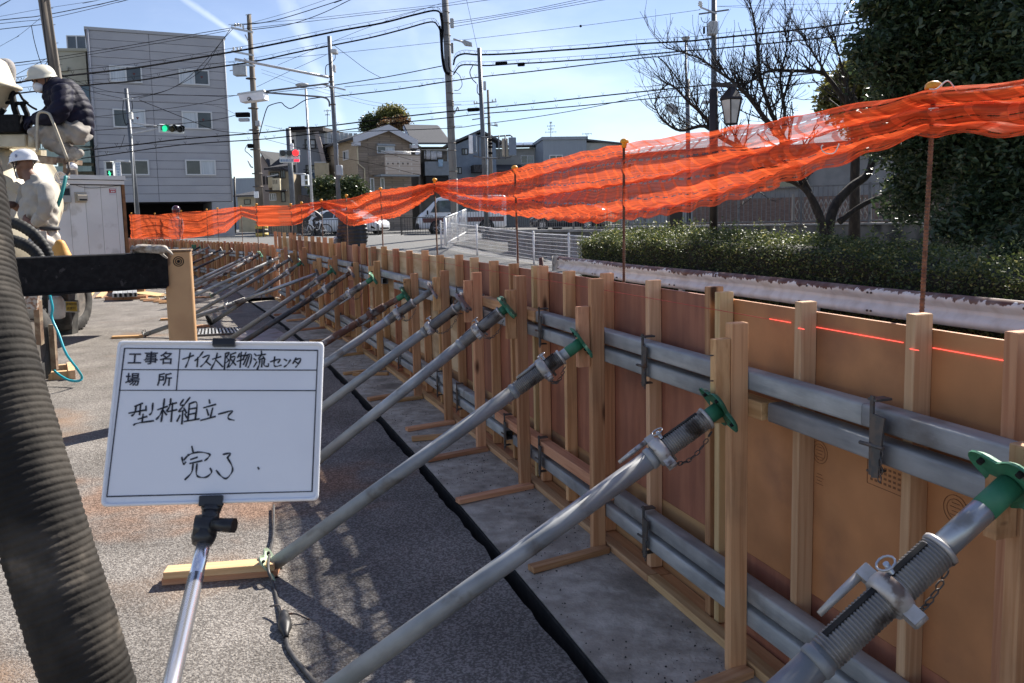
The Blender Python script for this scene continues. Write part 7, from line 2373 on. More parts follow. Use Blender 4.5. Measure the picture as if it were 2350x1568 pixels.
def aerial(px,y0,y1,Y,bars,lab):
 r_=empty('tv_aerial',at(px,y1,Y),lab,'aerial','television aerials')
 k=Y/FPX
 MB().cyl(at(px,y1,Y),at(px,y0,Y),0.7*k,5).build('mast',A_blk,r_)
 for yy,hw in bars:
  MB().beam(at(px-hw,yy,Y),at(px+hw,yy-1,Y),0.8*k,0.8*k).build('boom',A_blk,r_)
  for t in(-0.9,-0.3,0.3,0.9):
   MB().beam(at(px+hw*t,yy-2.5,Y),at(px+hw*t,yy+2.5,Y),0.5*k,0.5*k,up=(0,1,0)).build('element',A_blk,r_)
aerial(1263.5,280,319,70,((282,3),(290,9),(297,6),(304,13)),'tall four armed television aerial on the flat roof')
aerial(1346.5,306,321,70,((308,11),),'small wide television aerial right of the tall one')
aerial(751,251,289,66,((255,8),(264,5)),'television aerial standing on the brown canopy of the modern house')
f=Facade(at(1424,370,66),at(1660,370,60))
h=empty('long_low_building',f.P(2,0),'long low grey building half hidden behind the net beyond the road','building')
body(h,f,0,f.w,0.5,f.uz(1540,352)[1],8,m_h8)
f.box(MB(),-0.2,f.uz(1540,352)[1]+0.002,f.w+0.2,f.uz(1540,346)[1],-8.2,0.3).build('roof',m_slate,h)
for x in range(1440,1650,34):
 f.window(h,f.pxr(x,375,x+20,398),A_alu,(G_dark,G_mid),0.06,0.06)
rs=np.random.RandomState(33)
for nm_,lab,bl_,mt,tr_,n in(('roadside_tree','olive green tree rising behind the brick house roof',[(890,262,85,22),(912,262,85,18),(875,268,85,14),(900,285,85,24)],Lf_olive,(900,300),5200),
 ('roadside_tree','dark narrow tree left of the olive one behind the brick house',[(848,275,84,11),(845,290,84,15),(856,287,84,11)],Lf_shrub,(848,310),2600),
 ('roadside_tree','russet lower tree in front of the olive one behind the brick house',[(890,288,82,15),(915,284,82,16),(928,280,82,9),(905,295,82,15)],Lf_autumn,(905,310),3000),
 ('shrub','dark glossy shrub left of the signal pole in front of the brick house',[(745,435,52,20),(730,440,52,14),(755,428,52,15),(740,422,52,10)],Lf_shrub,(745,470),3600),
 ('shrub','dark glossy shrub right of the signal pole in front of the brick house',[(800,432,52,22),(818,440,52,18),(785,440,52,15),(808,420,52,12),(828,450,52,13)],Lf_shrub,(803,470),4600)):
 t_=empty(nm_,at(tr_[0],tr_[1],bl_[0][2]),lab,'tree' if nm_!='shrub' else 'shrub')
 part('crown',leaf_mesh('crown',crown_points(bl_,n,rs,0.5),0.30 if nm_!='shrub' else 0.22,mt,8,aspect=0.5),t_,M.Identity(4),kind='stuff')
 MB().tube([at(tr_[0],520,bl_[0][2]),at(tr_[0],bl_[0][1]+5,bl_[0][2])],[0.14,0.06],6).build('trunk',m_bark,t_)
# ================================================================== vehicles
m_carw=pm('white_car_paint',(0.74,0.75,0.77),0.2,coat=0.8,c2=(0.70,0.71,0.73),scale=1)
m_card=pm('dark_car_paint',(0.03,0.033,0.04),0.2,coat=0.8)
m_vanb=pm('maroon_band',(0.14,0.045,0.04),0.4,c2=(0.11,0.035,0.03),scale=2)
m_glass=pm('car_glass',(0.02,0.03,0.03),0.06,spec=0.9,c2=(0.10,0.15,0.12),scale=0.9,lo=0.5,hi=0.7)
m_hub=pm('silver_wheel',(0.48,0.48,0.50),0.35,metal=0.6)
m_lens=pm('headlamp_lens',(0.55,0.58,0.62),0.1,spec=0.9)
def section_body(root,name,stations,mat):
 """Loft: stations (x, z_bottom, z_belt, z_top, half width low, half width belt, half width top), mirrored."""
 mb=MB()
 n=None
 for x,zb,zm,zt_,w0,w1,w2 in stations:
  pts=[(0,zb),(w0*0.92,zb),(w0,zb+0.10),(w1*1.0,(zb+zm)/2),(w1*0.985,zm),((w1+w2)/2*0.99,(zm+zt_)/2),(w2,zt_-0.07),(w2*0.86,zt_-0.012),(0,zt_)]
  full=pts+[(-y,z)for y,z in pts[-2:0:-1]]
  n=len(full)
  mb.v+=[(x,y,z)for y,z in full]
 k=len(stations)
 for i in range(k-1):
  for j in range(n):
   mb.f.append((i*n+j,(i+1)*n+j,(i+1)*n+(j+1)%n,i*n+(j+1)%n));mb.s.append(True)
 mb.f.append(tuple(range(n)));mb.s.append(False)
 mb.f.append(tuple(range((k-1)*n+n-1,(k-1)*n-1,-1)));mb.s.append(False)
 return mb
def vehicle_wheel(root,Mx,x,y,r_,wdt,spokes):
 s_=1 if y>0 else-1
 Wx=Mx@M.Translation((x,y,r_))@M.Rotation(-s_*math.pi/2,4,'X')
 t_=MB().lathe([(r_*0.62,-wdt/2),(r_*0.95,-wdt/2),(r_,-wdt*0.3),(r_,wdt*0.3),(r_*0.95,wdt/2),(r_*0.66,wdt/2)],28,caps=False)
 wh=part('wheel',t_.mesh('wheel',m_rub),root,Wx)
 d=MB().lathe([(r_*0.66,wdt*0.45),(r_*0.6,wdt*0.47),(r_*0.56,wdt*0.35),(0.001,wdt*0.25)],28,caps=False)
 part('wheel_disc',d.mesh('wheel_disc',m_dkrub),wh,Wx)
 sp=MB()
 for k in range(spokes):
  a=2*math.pi*k/spokes
  dd=V((math.cos(a),math.sin(a),0))
  sp.beam(dd*r_*0.08+V((0,0,wdt*0.42)),dd*r_*0.6+V((0,0,wdt*0.46)),r_*0.14,wdt*0.1,up=(0,0,1))
 sp.lathe([(r_*0.14,wdt*0.38),(r_*0.14,wdt*0.48),(0.001,wdt*0.5)],14)
 sp.lathe([(r_*0.58,wdt*0.44),(r_*0.64,wdt*0.48),(r_*0.64,wdt*0.42)],28,caps=False)
 part('wheel_rim',sp.mesh('wheel_rim',m_hub),wh,Wx)
def car(label,pos,heading,paint,s=1.0,spokes=10):
 Mx=M.Translation(pos)@M.Rotation(heading,4,'Z')@M.Diagonal((s,s,s,1))
 root=empty('parked_car' if paint is m_card else 'car',pos,label,'car')
 st=[(-2.22,0.42,0.80,0.98,0.62,0.70,0.55),(-2.05,0.28,0.86,1.14,0.78,0.82,0.60),(-1.4,0.22,0.92,1.36,0.84,0.87,0.60),(-0.6,0.20,0.93,1.46,0.85,0.88,0.60),(0.2,0.20,0.92,1.47,0.85,0.88,0.60),
 (0.75,0.20,0.90,1.36,0.85,0.88,0.60),(1.25,0.20,0.88,1.06,0.85,0.87,0.68),(1.6,0.20,0.84,0.95,0.85,0.86,0.66),(2.0,0.22,0.74,0.84,0.80,0.82,0.6),(2.22,0.25,0.62,0.70,0.66,0.68,0.45),(2.3,0.30,0.50,0.56,0.45,0.48,0.35)]
 part('body',section_body(root,'body',st,paint).mesh('body',paint),root,Mx)
 for sy in(-1,1):
  for poly in([(-1.5,0.96),(-0.45,0.97),(-0.45,1.37),(-1.0,1.32)],[(-0.38,0.97),(0.62,0.95),(0.45,1.30),(-0.38,1.37)],[(0.70,0.95),(1.08,0.94),(0.62,1.22)]):
   def sd(x,z):
    y=0.872-(z-0.92)*0.50
    return V((x,sy*(y+0.012),z))
   q_=[sd(*p)for p in poly]
   MBp=MB().prism(q_ if sy>0 else q_[::-1],(0,sy*0.006,0))
   part('window',MBp.mesh('window',m_glass),root,Mx)
  for x in(-1.38,1.32):
   arch=MB().lathe([(0.36,0.0),(0.375,0.02),(0.0,0.021)],24)
   part('wheel_arch',arch.mesh('wheel_arch',m_dkin),root,Mx@M.Translation((x,sy*0.855,0.33))@M.Rotation(-sy*math.pi/2,4,'X'))
   vehicle_wheel(root,Mx,x,sy*0.79,0.325,0.2,spokes)
  hl=MB().prism([(1.78,sy*0.80,0.80),(2.12,sy*0.72,0.68),(2.16,sy*0.66,0.60),(1.95,sy*0.80,0.68)],(0.0,sy*0.05,0.02))
  part('headlight',hl.mesh('headlight',m_lens),root,Mx)
  fl=MB().prism([(1.98,sy*0.80,0.52),(2.18,sy*0.66,0.36),(2.12,sy*0.70,0.33),(1.95,sy*0.80,0.38)],(0.01,sy*0.035,0))
  part('fog_light_recess',fl.mesh('fog_light_recess',m_dkin),root,Mx)
  part('door_mirror',MB().ball((0.78,sy*1.0,0.98),(0.09,0.10,0.07)).mesh('door_mirror',paint),root,Mx)
 part('windscreen',MB().prism([(1.22,-0.60,0.99),(1.22,0.60,0.99),(0.72,0.52,1.37),(0.72,-0.52,1.37)],(0.012,0,0.012)).mesh('windscreen',m_glass),root,Mx)
 part('grille',MB().box((2.29,0,0.34),(0.06,0.85,0.10)).mesh('grille',m_dkin),root,Mx)
 part('number_plate',MB().box((2.33,0,0.48),(0.02,0.33,0.16)).mesh('number_plate',A_wht),root,Mx)
 return root
def heading_from(pa,pb):
 return math.atan2(pb.y-pa.y,pb.x-pa.x)
rw,fw=at(750.5,538,46.2),at(854,537,45.0)
mid=(rw+fw)/2;mid.z=0.74
car('white hatchback car passing behind the cyclist and padded jacket',mid+V((0,0,0)),heading_from(rw,fw),m_carw)
rw,fw=at(1368,524,44),at(1256,524,45.5)
mid=(rw+fw)/2;mid.z=0.74
car('dark parked car glimpsed through the grey bar fence under the net',mid,heading_from(rw,fw),m_card)
fwp,rwp=at(999,536,43.2),at(1115,530,43.6)
mid=(fwp+rwp)/2;mid.z=0.74
Mx=M.Translation(mid)@M.Rotation(heading_from(rwp,fwp),4,'Z')
van=empty('van',mid,'white van with a maroon band along its lower side behind the white railing','van')
st=[(-2.35,0.35,1.0,1.92,0.80,0.84,0.74),(-2.2,0.28,1.05,1.97,0.84,0.85,0.76),(0.0,0.26,1.05,1.98,0.84,0.85,0.76),(0.9,0.26,1.05,1.96,0.84,0.85,0.75),(1.25,0.26,1.05,1.85,0.84,0.85,0.74),(1.75,0.26,1.04,1.40,0.84,0.85,0.76),
 (2.05,0.27,0.98,1.12,0.82,0.83,0.76),(2.25,0.30,0.86,0.94,0.76,0.78,0.70),(2.33,0.34,0.60,0.72,0.66,0.70,0.62)]
part('body',section_body(van,'body',st,m_carw).mesh('body',m_carw),van,Mx)
for sy in(-1,1):
 vw=lambda x,z,o=0.014:V((x,sy*(0.85-max(0,z-1.05)*0.10+o),z))
 for poly in([(0.42,1.12),(1.62,1.12),(1.22,1.72),(0.42,1.74)],[(-0.9,1.12),(0.30,1.12),(0.30,1.74),(-0.9,1.74)],[(-2.1,1.14),(-1.05,1.14),(-1.05,1.74),(-2.1,1.74)]):
  q_=[vw(*p)for p in poly]
  part('window',MB().prism(q_ if sy>0 else q_[::-1],(0,sy*0.006,0)).mesh('window',m_glass),van,Mx)
 q_=[vw(-2.2,0.60,0.006),vw(2.0,0.60,0.006),vw(2.05,0.84,0.006),vw(-2.2,0.84,0.006)]
 part('colour_band',MB().prism(q_ if sy>0 else q_[::-1],(0,sy*0.006,0)).mesh('colour_band',m_vanb),van,Mx)
 for x in(-1.28,1.28):
  part('wheel_arch',MB().lathe([(0.38,0.0),(0.40,0.02),(0.0,0.021)],24).mesh('wheel_arch',m_dkin),van,Mx@M.Translation((x,sy*0.845,0.33))@M.Rotation(-sy*math.pi/2,4,'X'))
  vehicle_wheel(van,Mx,x,sy*0.79,0.33,0.2,6)
 part('door_handle',MB().box((0.62,sy*0.87,0.98),(0.2,0.02,0.06)).mesh('door_handle',m_dkin),van,Mx)
 part('door_gap',MB().box((0.36,sy*0.858,1.0),(0.014,0.012,1.1)).mesh('door_gap',m_dkin),van,Mx)
 part('door_mirror',MB().box((1.78,sy*0.98,1.12),(0.08,0.16,0.22)).mesh('door_mirror',m_dkin,0.02),van,Mx)
 part('headlight',MB().box((2.22,sy*0.66,0.80),(0.12,0.24,0.22)).mesh('headlight',m_lens,0.03),van,Mx)
part('bumper',MB().box((2.30,0,0.42),(0.14,1.62,0.30)).mesh('bumper',m_dkin,0.04),van,Mx)
part('windscreen',MB().prism([(2.03,-0.70,1.13),(2.03,0.70,1.13),(1.30,0.64,1.80),(1.30,-0.64,1.80)],(0.014,0,0.014)).mesh('windscreen',m_glass),van,Mx)
text('大719',0.17,Mx@M.Translation((1.72,0.872,0.93))@M.Rotation(math.pi,4,'Z')@M.Rotation(math.pi/2,4,'X'),m_ink,van,'lettering')
m_lin2=pm('road_paint',(0.62,0.62,0.60),0.7,c2=(0.48,0.48,0.46),scale=6)
mb=MB()
for k in range(4):
 x0=-9.0+k*2.2
 mb.hexa([V((x0,41.0,0.737)),V((x0+1.4,41.0,0.737)),V((x0+1.4,41.35,0.737)),V((x0,41.35,0.737)),V((x0,41.0,0.741)),V((x0+1.4,41.0,0.741)),V((x0+1.4,41.35,0.741)),V((x0,41.35,0.741))])
mb.build('road_marking',m_lin2,kind='structure')
mb=MB().box((0,46.9,0.70),(90,0.2,0.26))
mb.build('kerb',m_conc2,kind='structure')
by_=40.5
K=by_/FPX
wr,wf=at(899,533,by_-0.25+0.0),at(717,533,by_)
wf=at(717,532.5,by_);wr=at(757-8,532.0,by_-0.2)
gx=wf.x;
bike=empty('bicycle',V(((wf.x+wr.x)/2,by_,0.74)),'black and white road bicycle ridden along the roadside','bicycle')
c_f=at(704,529,by_);c_r=at(748,528.5,by_+0.35)
rad=14.0*K
ua=(c_r-c_f);ua.z=0;ua.normalize()
na=V((-ua.y,ua.x,0))
for c,nm_ in((c_f,'wheel'),(c_r,'wheel')):
 Wm=frame(ua,(0,0,1),ua.cross(V((0,0,1))),c)
 wh=part('wheel',MB().tube([V((rad*math.cos(q),rad*math.sin(q),0))for q in np.linspace(0,2*math.pi,33)],0.018,6,False).mesh('wheel',m_rub),bike,Wm)
 rm_=MB().tube([V((rad*0.93*math.cos(q),rad*0.93*math.sin(q),0))for q in np.linspace(0,2*math.pi,33)],0.018,5,False)
 part('rim',rm_.mesh('rim',A_blk),wh,Wm)
 sp=MB()
 for k in range(16):
  a=2*math.pi*k/16
  sp.tube([V((0.02*math.cos(a),0.02*math.sin(a),0.02)),V((rad*0.92*math.cos(a),rad*0.92*math.sin(a),0))],0.0025,3,False)
 part('spokes',sp.mesh('spokes',A_alu),wh,Wm,kind='stuff')
bb=c_f.lerp(c_r,0.60)+V((0,0,-0.07));seat=c_f.lerp(c_r,0.74)+V((0,0,0.55));hd=c_f.lerp(c_r,0.13)+V((0,0,0.50));hd0=hd+V((0,0,-0.13))
fm=MB()
for a,b_,r_ in((seat-V((0,0,0.12)),bb,0.018),(hd,seat-V((0,0,0.14)),0.018),(hd0,bb,0.022),(bb,c_r,0.012),(seat-V((0,0,0.14)),c_r,0.011),(hd0,c_f,0.015),(hd,hd0,0.022),(seat-V((0,0,0.14)),seat,0.015)):
 fm.tube([a,b_],r_,6)
fm.build('frame',m_carw,bike)
MB().ball(seat+V((0,0,0.02)),(0.12,0.07,0.035)).build('saddle',A_blk,bike)
hb=hd+V((-0.05,0,0.05))
MB().tube(cat_points([hb+na*0.2,hb+na*0.21-ua*0.1,hb+na*0.21-ua*0.12-V((0,0,0.12)),hb+na*0.21-V((0,0,0.15))],4),0.014,6).build('handlebar',A_blk,bike)
MB().tube(cat_points([hb-na*0.2,hb-na*0.21-ua*0.1,hb-na*0.21-ua*0.12-V((0,0,0.12)),hb-na*0.21-V((0,0,0.15))],4),0.014,6).build('handlebar',A_blk,bike)
MB().cyl(bb-na*0.08,bb-na*0.09,0.1,16).build('chainring',A_blk,bike)
MB().tube([bb-na*0.1,bb-na*0.1+V((0.05,0,-0.16))],0.014,5).build('crank',A_blk,bike)
rider=empty('person',V((bb.x,bb.y,0.74)),'cyclist in black tights and white sleeved jacket leaning over the handlebars','person')
B_=Fig()
hip=seat+V((0,0,0.08));sh=hd+V((0.10,0,0.42));hc=sh+V((-0.16,0,0.20))
B_.limb([hip,(hip+sh)/2+V((0,0,0.05)),sh],[0.13,0.14,0.13])
B_.blob(hc,(0.09,0.08,0.115));B_.limb([sh,hc],[0.055,0.055])
for sy in(-1,1):
 B_.limb([sh+na*0.16*sy,sh.lerp(hb,0.5)+na*0.2*sy+V((0.0,0,-0.04)),hb+na*0.2*sy],[0.055,0.045,0.035])
 ft=bb+na*0.1*sy+V((0.05*sy,0,-0.16*-sy*-1))
 B_.limb([hip+na*0.09*sy,hip.lerp(ft,0.45)+V((-0.30,0,0.10))+na*0.1*sy,ft],[0.085,0.06,0.042])
 B_.limb([ft,ft+V((-0.16,0,-0.02))],[0.04,0.035])
B_.out('body',m_bk,rider,0.016,2)
J=Fig();J.limb([hip.lerp(sh,0.35),sh],[0.15,0.145]);
for sy in(-1,1):
 J.limb([sh+na*0.16*sy,sh.lerp(hb,0.5)+na*0.2*sy+V((0.0,0,-0.04))],[0.068,0.058])
J.out('jacket',pm('white_grey_jacket',(0.45,0.47,0.5),0.7,c2=(0.03,0.03,0.035),scale=5,lo=0.5,hi=0.52),rider,0.016,2)
Hh=head_frame(hc+V((0,0,0.02)),(-1,-0.1,-0.2))
helmet(Hh,rider,A_blk,1.0,False)
Y5=18.0
A=lambda x,y,dy=0.0:at(x,y,Y5+dy)
pj=empty('person',V((A(806,600).x,Y5,0.0)),'person in a black padded jacket standing just beyond the form, head behind the net','person')
B_=Fig()
B_.limb([A(806,512),A(806,565),A(806,590)],[0.16,0.16,0.15])
B_.blob(A(803,478),(0.08,0.09,0.115));B_.limb([A(804,486),A(805,502)],[0.06,0.07])
for dx in(-9,9):
 B_.limb([A(806+dx,585),A(806+dx,640),A(806+dx,668)],[0.085,0.06,0.05])
B_.limb([A(784,512),A(781,545),A(776,560,-0.1)],[0.06,0.05,0.04])
B_.out('body',SKIN,pj,0.018,2)
J=Fig()
J.limb([A(808,506),A(810,530),A(812,563)],[0.19,0.26,0.25])
J.limb([A(788,510),A(783,535),A(778,552,-0.1)],[0.11,0.10,0.085]);J.limb([A(828,510),A(834,535),A(833,556)],[0.11,0.10,0.09])
me=remesh(J.mb,0.018,2,'jacket')
co=np.empty(len(me.vertices)*3);me.vertices.foreach_get('co',co);co=co.reshape(-1,3)
no=np.empty(len(me.vertices)*3);me.vertices.foreach_get('normal',no);no=no.reshape(-1,3)
co+=no*((np.abs(np.sin(co[:,2]*math.pi/0.085+0.4*np.sin(co[:,0]*8)))**0.6-0.7)*0.03)[:,None]
me.vertices.foreach_set('co',co.ravel());me.materials.append(m_bk);me.update()
part('jacket',me,pj,M.Identity(4))
T=Fig();
for dx in(-9,9):
 T.limb([A(806+dx,572),A(806+dx,664)],[0.12,0.09])
T.out('trousers',m_bk,pj,0.018,2)
F_=Fig();F_.limb([A(788,472),A(803,468),A(815,475)],[0.05,0.085,0.07]);F_.blob(A(804,472),(0.098,0.10,0.095));F_.out('hair',m_hair,pj,0.014,2)
F_=Fig();F_.limb([A(770,548,-0.15),A(768,562,-0.15)],[0.05,0.06]);F_.blob(A(769,556,-0.15),(0.07,0.05,0.10))
me=remesh(F_.mb,0.012,1,'plastic_bag');me.materials.append(pm('crumpled_plastic',(0.10,0.11,0.13),0.2,c2=(0.5,0.55,0.6),scale=14,lo=0.52,hi=0.6,bump=1.0,bscale=14))
inst('plastic_bag',me,None,M.Identity(4),label='crumpled shiny plastic bag held by the person in the padded jacket',cat='bag')
Y6=28.0
A=lambda x,y,dy=0.0:at(x,y,Y6+dy)
pr=empty('person',V((A(404,560).x,Y6,h_out(0,Y6))),'person in a dark red riding helmet behind the far orange net','person')
B_=Fig()
B_.blob(A(404,482),(0.09,0.10,0.125));B_.limb([A(404,490),A(404,505)],[0.07,0.08])
B_.limb([A(404,508),A(404,535),A(404,556)],[0.17,0.18,0.16])
B_.limb([A(393,506),A(390,525),A(392,542,-0.1)],[0.07,0.06,0.05]);B_.limb([A(415,506),A(418,525),A(414,542,-0.1)],[0.07,0.06,0.05])
for dx in(-5,5):
 B_.limb([A(404+dx,552),A(404+dx,605)],[0.09,0.06])
B_.out('body',pm('grey_overalls',(0.35,0.35,0.37),0.8),pr,0.02,2)
F_=Fig();F_.blob(A(404,481),(0.135,0.145,0.14));F_.limb([A(404,484),A(404,489)],[0.12,0.11])
F_.out('helmet',pm('dark_red_helmet',(0.06,0.012,0.022),0.25,coat=0.6),pr,0.014,2)
# ================================================================== poles, signals, overhead lines
m_pole=pm('concrete_pole',(0.18,0.184,0.188),0.85,c2=(0.225,0.227,0.227),scale=3,stretch=(1,1,0.3),c3=(0.14,0.14,0.14),scale3=2)
m_pole_b=pm('brownish_pole',(0.13,0.11,0.09),0.85,c2=(0.19,0.16,0.13),scale=4,stretch=(1,1,0.2))
m_pole_d=pm('dark_grey_pole',(0.105,0.115,0.13),0.5,metal=0.3,c2=(0.14,0.15,0.165),scale=3)
m_galv=pm('galvanized_pole',(0.42,0.43,0.44),0.45,metal=0.4,c2=(0.5,0.51,0.52),scale=5)
m_ins=pm('porcelain',(0.65,0.64,0.6),0.3)
m_box=pm('grey_equipment_box',(0.40,0.42,0.44),0.5,c2=(0.35,0.37,0.39),scale=4)
m_wire=pm('black_cable',(0.008,0.008,0.010),0.95,spec=0.03)
m_wire2=pm('grey_wire',(0.07,0.075,0.085),0.9,spec=0.1)
class Pole:
 """A pole standing on the land, with attachments addressed in the picture at its own distance."""
 def __init__(self,name,label,top,bot,Y,r0,r1,mat,cat='utility pole',group=None,n=14):
  self.Y,self.k=Y,Y/FPX
  self.top,self.bot=at(*top,Y),at(*bot,Y)
  g=h_out(self.bot.x,self.bot.y)
  t=(self.bot.z-(g-0.2))/max(0.1,self.top.z-self.bot.z)
  base=self.bot-(self.top-self.bot)*t
  self.root=empty(name,base,label,cat,group)
  MB().cyl(base,self.top,r0,n,r2=r1).build('pole',mat,self.root)
 def A(self,x,y,dy=0.0):
  return at(x,y,self.Y+dy)
 def bar(self,nm,p,q,w,h,mat=None,dy=-0.15):
  return MB().beam(self.A(*p,dy),self.A(*q,dy),w*self.k,h*self.k).build(nm,mat or m_galv,self.root)
 def tube(self,nm,pts,r,mat=None,dy=-0.15,smooth=True):
  P_=[self.A(x,y,dy)for x,y in pts]
  return MB().tube(cat_points(P_,5)if smooth and len(P_)>2 else P_,r*self.k,8).build(nm,mat or m_galv,self.root)
 def box(self,nm,x0,y0,x1,y1,d,mat=None,dy=-0.2,bev=0.02):
  c=self.A((x0+x1)/2,(y0+y1)/2,dy)
  return MB().box(c,((x1-x0)*self.k,d,(y1-y0)*self.k)).build(nm,mat or m_box,self.root,bevel=bev)
 def band(self,y,x,r,h=2.0):
  c=self.A(x,y)
  return MB().cyl(c,c+V((0,0,h*self.k)),r,14).build('pole_band',m_iron,self.root)
 def ins(self,pts):
  for x,y in pts:
   MB().lathe([(0.03,0),(0.07,0.03),(0.035,0.06),(0.07,0.10),(0.035,0.13),(0.05,0.17)],8,M.Translation(self.A(x,y,-0.2))).build('insulator',m_ins,self.root)
p=Pole('utility_pole','leaning brownish pole rising behind the crouching worker',(95,-30),(131,196),24,0.20,0.14,m_pole_b)
p.tube('conduit',[(107,-20),(124,100),(137,196)],4.2,m_pole_b,-0.2)
p.tube('riser_cable',[(92,-10),(100,60),(110,140),(117,190)],1.0,A_blk)
for y,x in((20,104),(58,109),(100,116),(150,125)):
 p.bar('step_bolt',(x+8,y),(x+18,y-1),1.0,1.0,m_iron)
p=Pole('utility_pole','cluttered pole with crossarms and transformer right of the grey office block',(571,34),(600,540),47,0.24,0.12,m_pole_b)
p.tube('peak',[(568,68),(571,33)],2.0,m_pole_b);p.bar('peak_bar',(563,35),(577,33),1.2,1.5)
for a,b_ in(((530,64),(581,75)),((531,118),(583,128)),((544,147),(586,152))):
 p.bar('crossarm',a,b_,4.5,4.0)
p.ins(((540,62),(546,61),(552,63),(558,66),(536,116),(545,116),(552,117)))
for x0,y0,x1,y1 in((538,152,563,174),):
 p.box('transformer',x0,y0,x1,y1,0.6)
 p.bar('bushing',(527,163),(538,161),2,2)
p.tube('brace',[(562,80),(570,96)],1.2);p.tube('brace',[(560,134),(571,146)],1.2)
p.box('junction_box',587,278,597,290,0.3)
p.box('closure',542,259,572,269,0.3,m_wire);p.box('closure',549,272,571,279,0.3,m_box)
p.box('closure',569,331,580,340,0.3,m_wire);p.box('meter',584,440,594,455,0.3,m_helm_w)
p.tube('loop_cable',[(567,333),(562,345),(570,353),(579,362)],0.8,m_wire)
p.tube('stay_hook',[(569,369),(575,382),(580,385)],1.6)
st=Pole.band
for y,x in((182,576),(214,578),(250,581),(300,583),(345,586),(400,590),(430,592)):
 p.band(y,x,0.29)
b0=p.A(600,517)
for k in range(4):
 MB().cyl(b0-V((0,0,0.22*k)),b0-V((0,0,0.22*k+0.21)),0.36,16).build('warning_band',m_yel if k%2==0 else A_blk,p.root)
p=Pole('signal_pole','tall dark grey signal mast with a long pipe arm before the brick house',(755,84),(783,560),31,0.088,0.075,m_pole_d,'signal pole')
p.tube('pipe_arm',[(539,136),(590,146),(754,178)],2.8,m_galv,-0.3,False);p.bar('arm_clamp',(560,139),(566,142),5,5)
p.tube('upper_bracket',[(610,210),(690,200),(754,192)],2.0,m_pole_d,-0.25,False)
p.tube('lower_bracket',[(610,213),(700,220),(742,224),(754,232),(756,245)],2.0,m_pole_d,-0.25)
p.bar('stub_arm',(739,194),(793,207),3.0,3.0)
bx_=[p.A(x,y,-0.3)for x,y in((551,235),(606,228),(603,208),(546,216))]
MB().prism(bx_,(0.05,0.45,0.0)).build('sign_box',m_helm_w,p.root)
tp=[p.A(x,y,-0.31)for x,y in((543,219),(607,210),(604,206),(545,214))]
MB().prism(tp,(0.05,0.5,0)).build('sign_lid',m_galv,p.root)
mk=MB().tube([p.A(571+3.2*math.cos(q),227+3.6*math.sin(q),-0.33)for q in np.linspace(0,6.28,13)],0.012,5)
mk.tube([p.A(570,232,-0.33),p.A(574,224,-0.33),p.A(576,230,-0.33),p.A(579,230,-0.33)],0.01,5)
mk.build('painted_mark',A_blk,p.root)
p.box('signal_back',761,115,774,124,0.35,m_galv);p.box('control_box',764,150,770,166,0.2,m_galv)
p.tube('loop_cable',[(769,126),(768,136),(758,146),(748,152),(747,170),(752,176)],0.8,m_wire)
p.box('cabinet',773,380,785,403,0.3);p.box('cabinet_base',775,403,782,410,0.2,m_pole_d)
p.tube('conduit',[(774,330),(776,380)],1.2,m_galv)
for y,x in((178,759),(190,760),(203,761),(242,764)):
 p.band(y,x,0.10,3)
p=Pole('utility_pole','thick grey concrete pole right of the brick house with a street light arm',(1018,-60),(1044,500),36,0.185,0.14,m_pole)
p.tube('lamp_arm',[(1040,90),(1062,97)],2.0,m_galv,-0.2,False)
MB().prism([p.A(x,y,-0.25)for x,y in((1059,95),(1066,92),(1082,98),(1083,105),(1066,103))],(0,0.3,0)).build('lamp_head',m_box,p.root)
p.tube('cable_bundle',[(1011,30),(1015,60),(1013,100),(1016,140),(1022,165),(1032,170)],3.2,m_wire,-0.3)
p.tube('cable_bundle',[(1009,60),(1011,90),(1013,120)],2.0,m_wire,-0.3)
p.tube('loop_cable',[(1044,165),(1055,175),(1060,195),(1052,207),(1042,208)],0.7,m_wire)
p.tube('loop_cable',[(1030,130),(1030,155),(1038,165),(1046,165)],1.0,m_wire)
p.box('junction_can',1033,44,1041,64,0.2)
p.box('splice_box',1035,100,1040,122,0.2,m_pole)
for y in(30,55,83,104,175,215,234,239,244,258,292,330,347,395):
 p.band(y,1022+(y/500)*22,0.19*(0.82+y*0.0004),1.6)
for y in(215,240,290,320):
 p.bar('step_bolt',(1020+y*.044-4,y),(1020+y*.044+28,y),0.9,0.9,m_iron)
p.tube('bracket',[(1042,262),(1050,246),(1052,254)],1.4,m_galv)
p.tube('white_conduit',[(1048,410),(1049,530)],1.4,m_ins,-0.25,False)
p=Pole('utility_pole','dark grey pole carrying flat equipment panels on pipe frames',(1099,111),(1117,530),34,0.10,0.085,m_pole_d)
p.tube('frame_pipe',[(1082,307),(1108,316),(1135,314),(1170,311),(1174,313),(1175,318)],1.8,m_pole_d,-0.2,False)
p.tube('frame_pipe',[(1086,358),(1112,363),(1150,364),(1170,361),(1175,356)],1.8,m_pole_d,-0.2,False)
for x in(1144,1158.5):
 p.tube('frame_upright',[(x,311),(x+1,366)],1.4,m_pole_d,-0.25,False)
p.tube('frame_upright',[(1097,312),(1098,360)],1.0,m_pole_d,-0.2,False)
p.box('antenna_panel',1076,312,1085,352,0.25,m_helm_w,-0.3);p.box('antenna_panel',1085,311,1093,350,0.3,m_h7,-0.1)
p.box('antenna_panel',1151.6,319,1165,359,0.2,m_bei,-0.1);p.box('antenna_panel',1167,317,1184,357,0.25,m_h7,-0.3)
p.tube('loop_cable',[(1085,150),(1078,165),(1082,180),(1093,192)],1.0,m_wire);p.tube('loop_cable',[(1095,194),(1095,212),(1101,220)],1.0,m_wire)
p.box('control_box',1109,188,1115,207,0.2,m_galv)
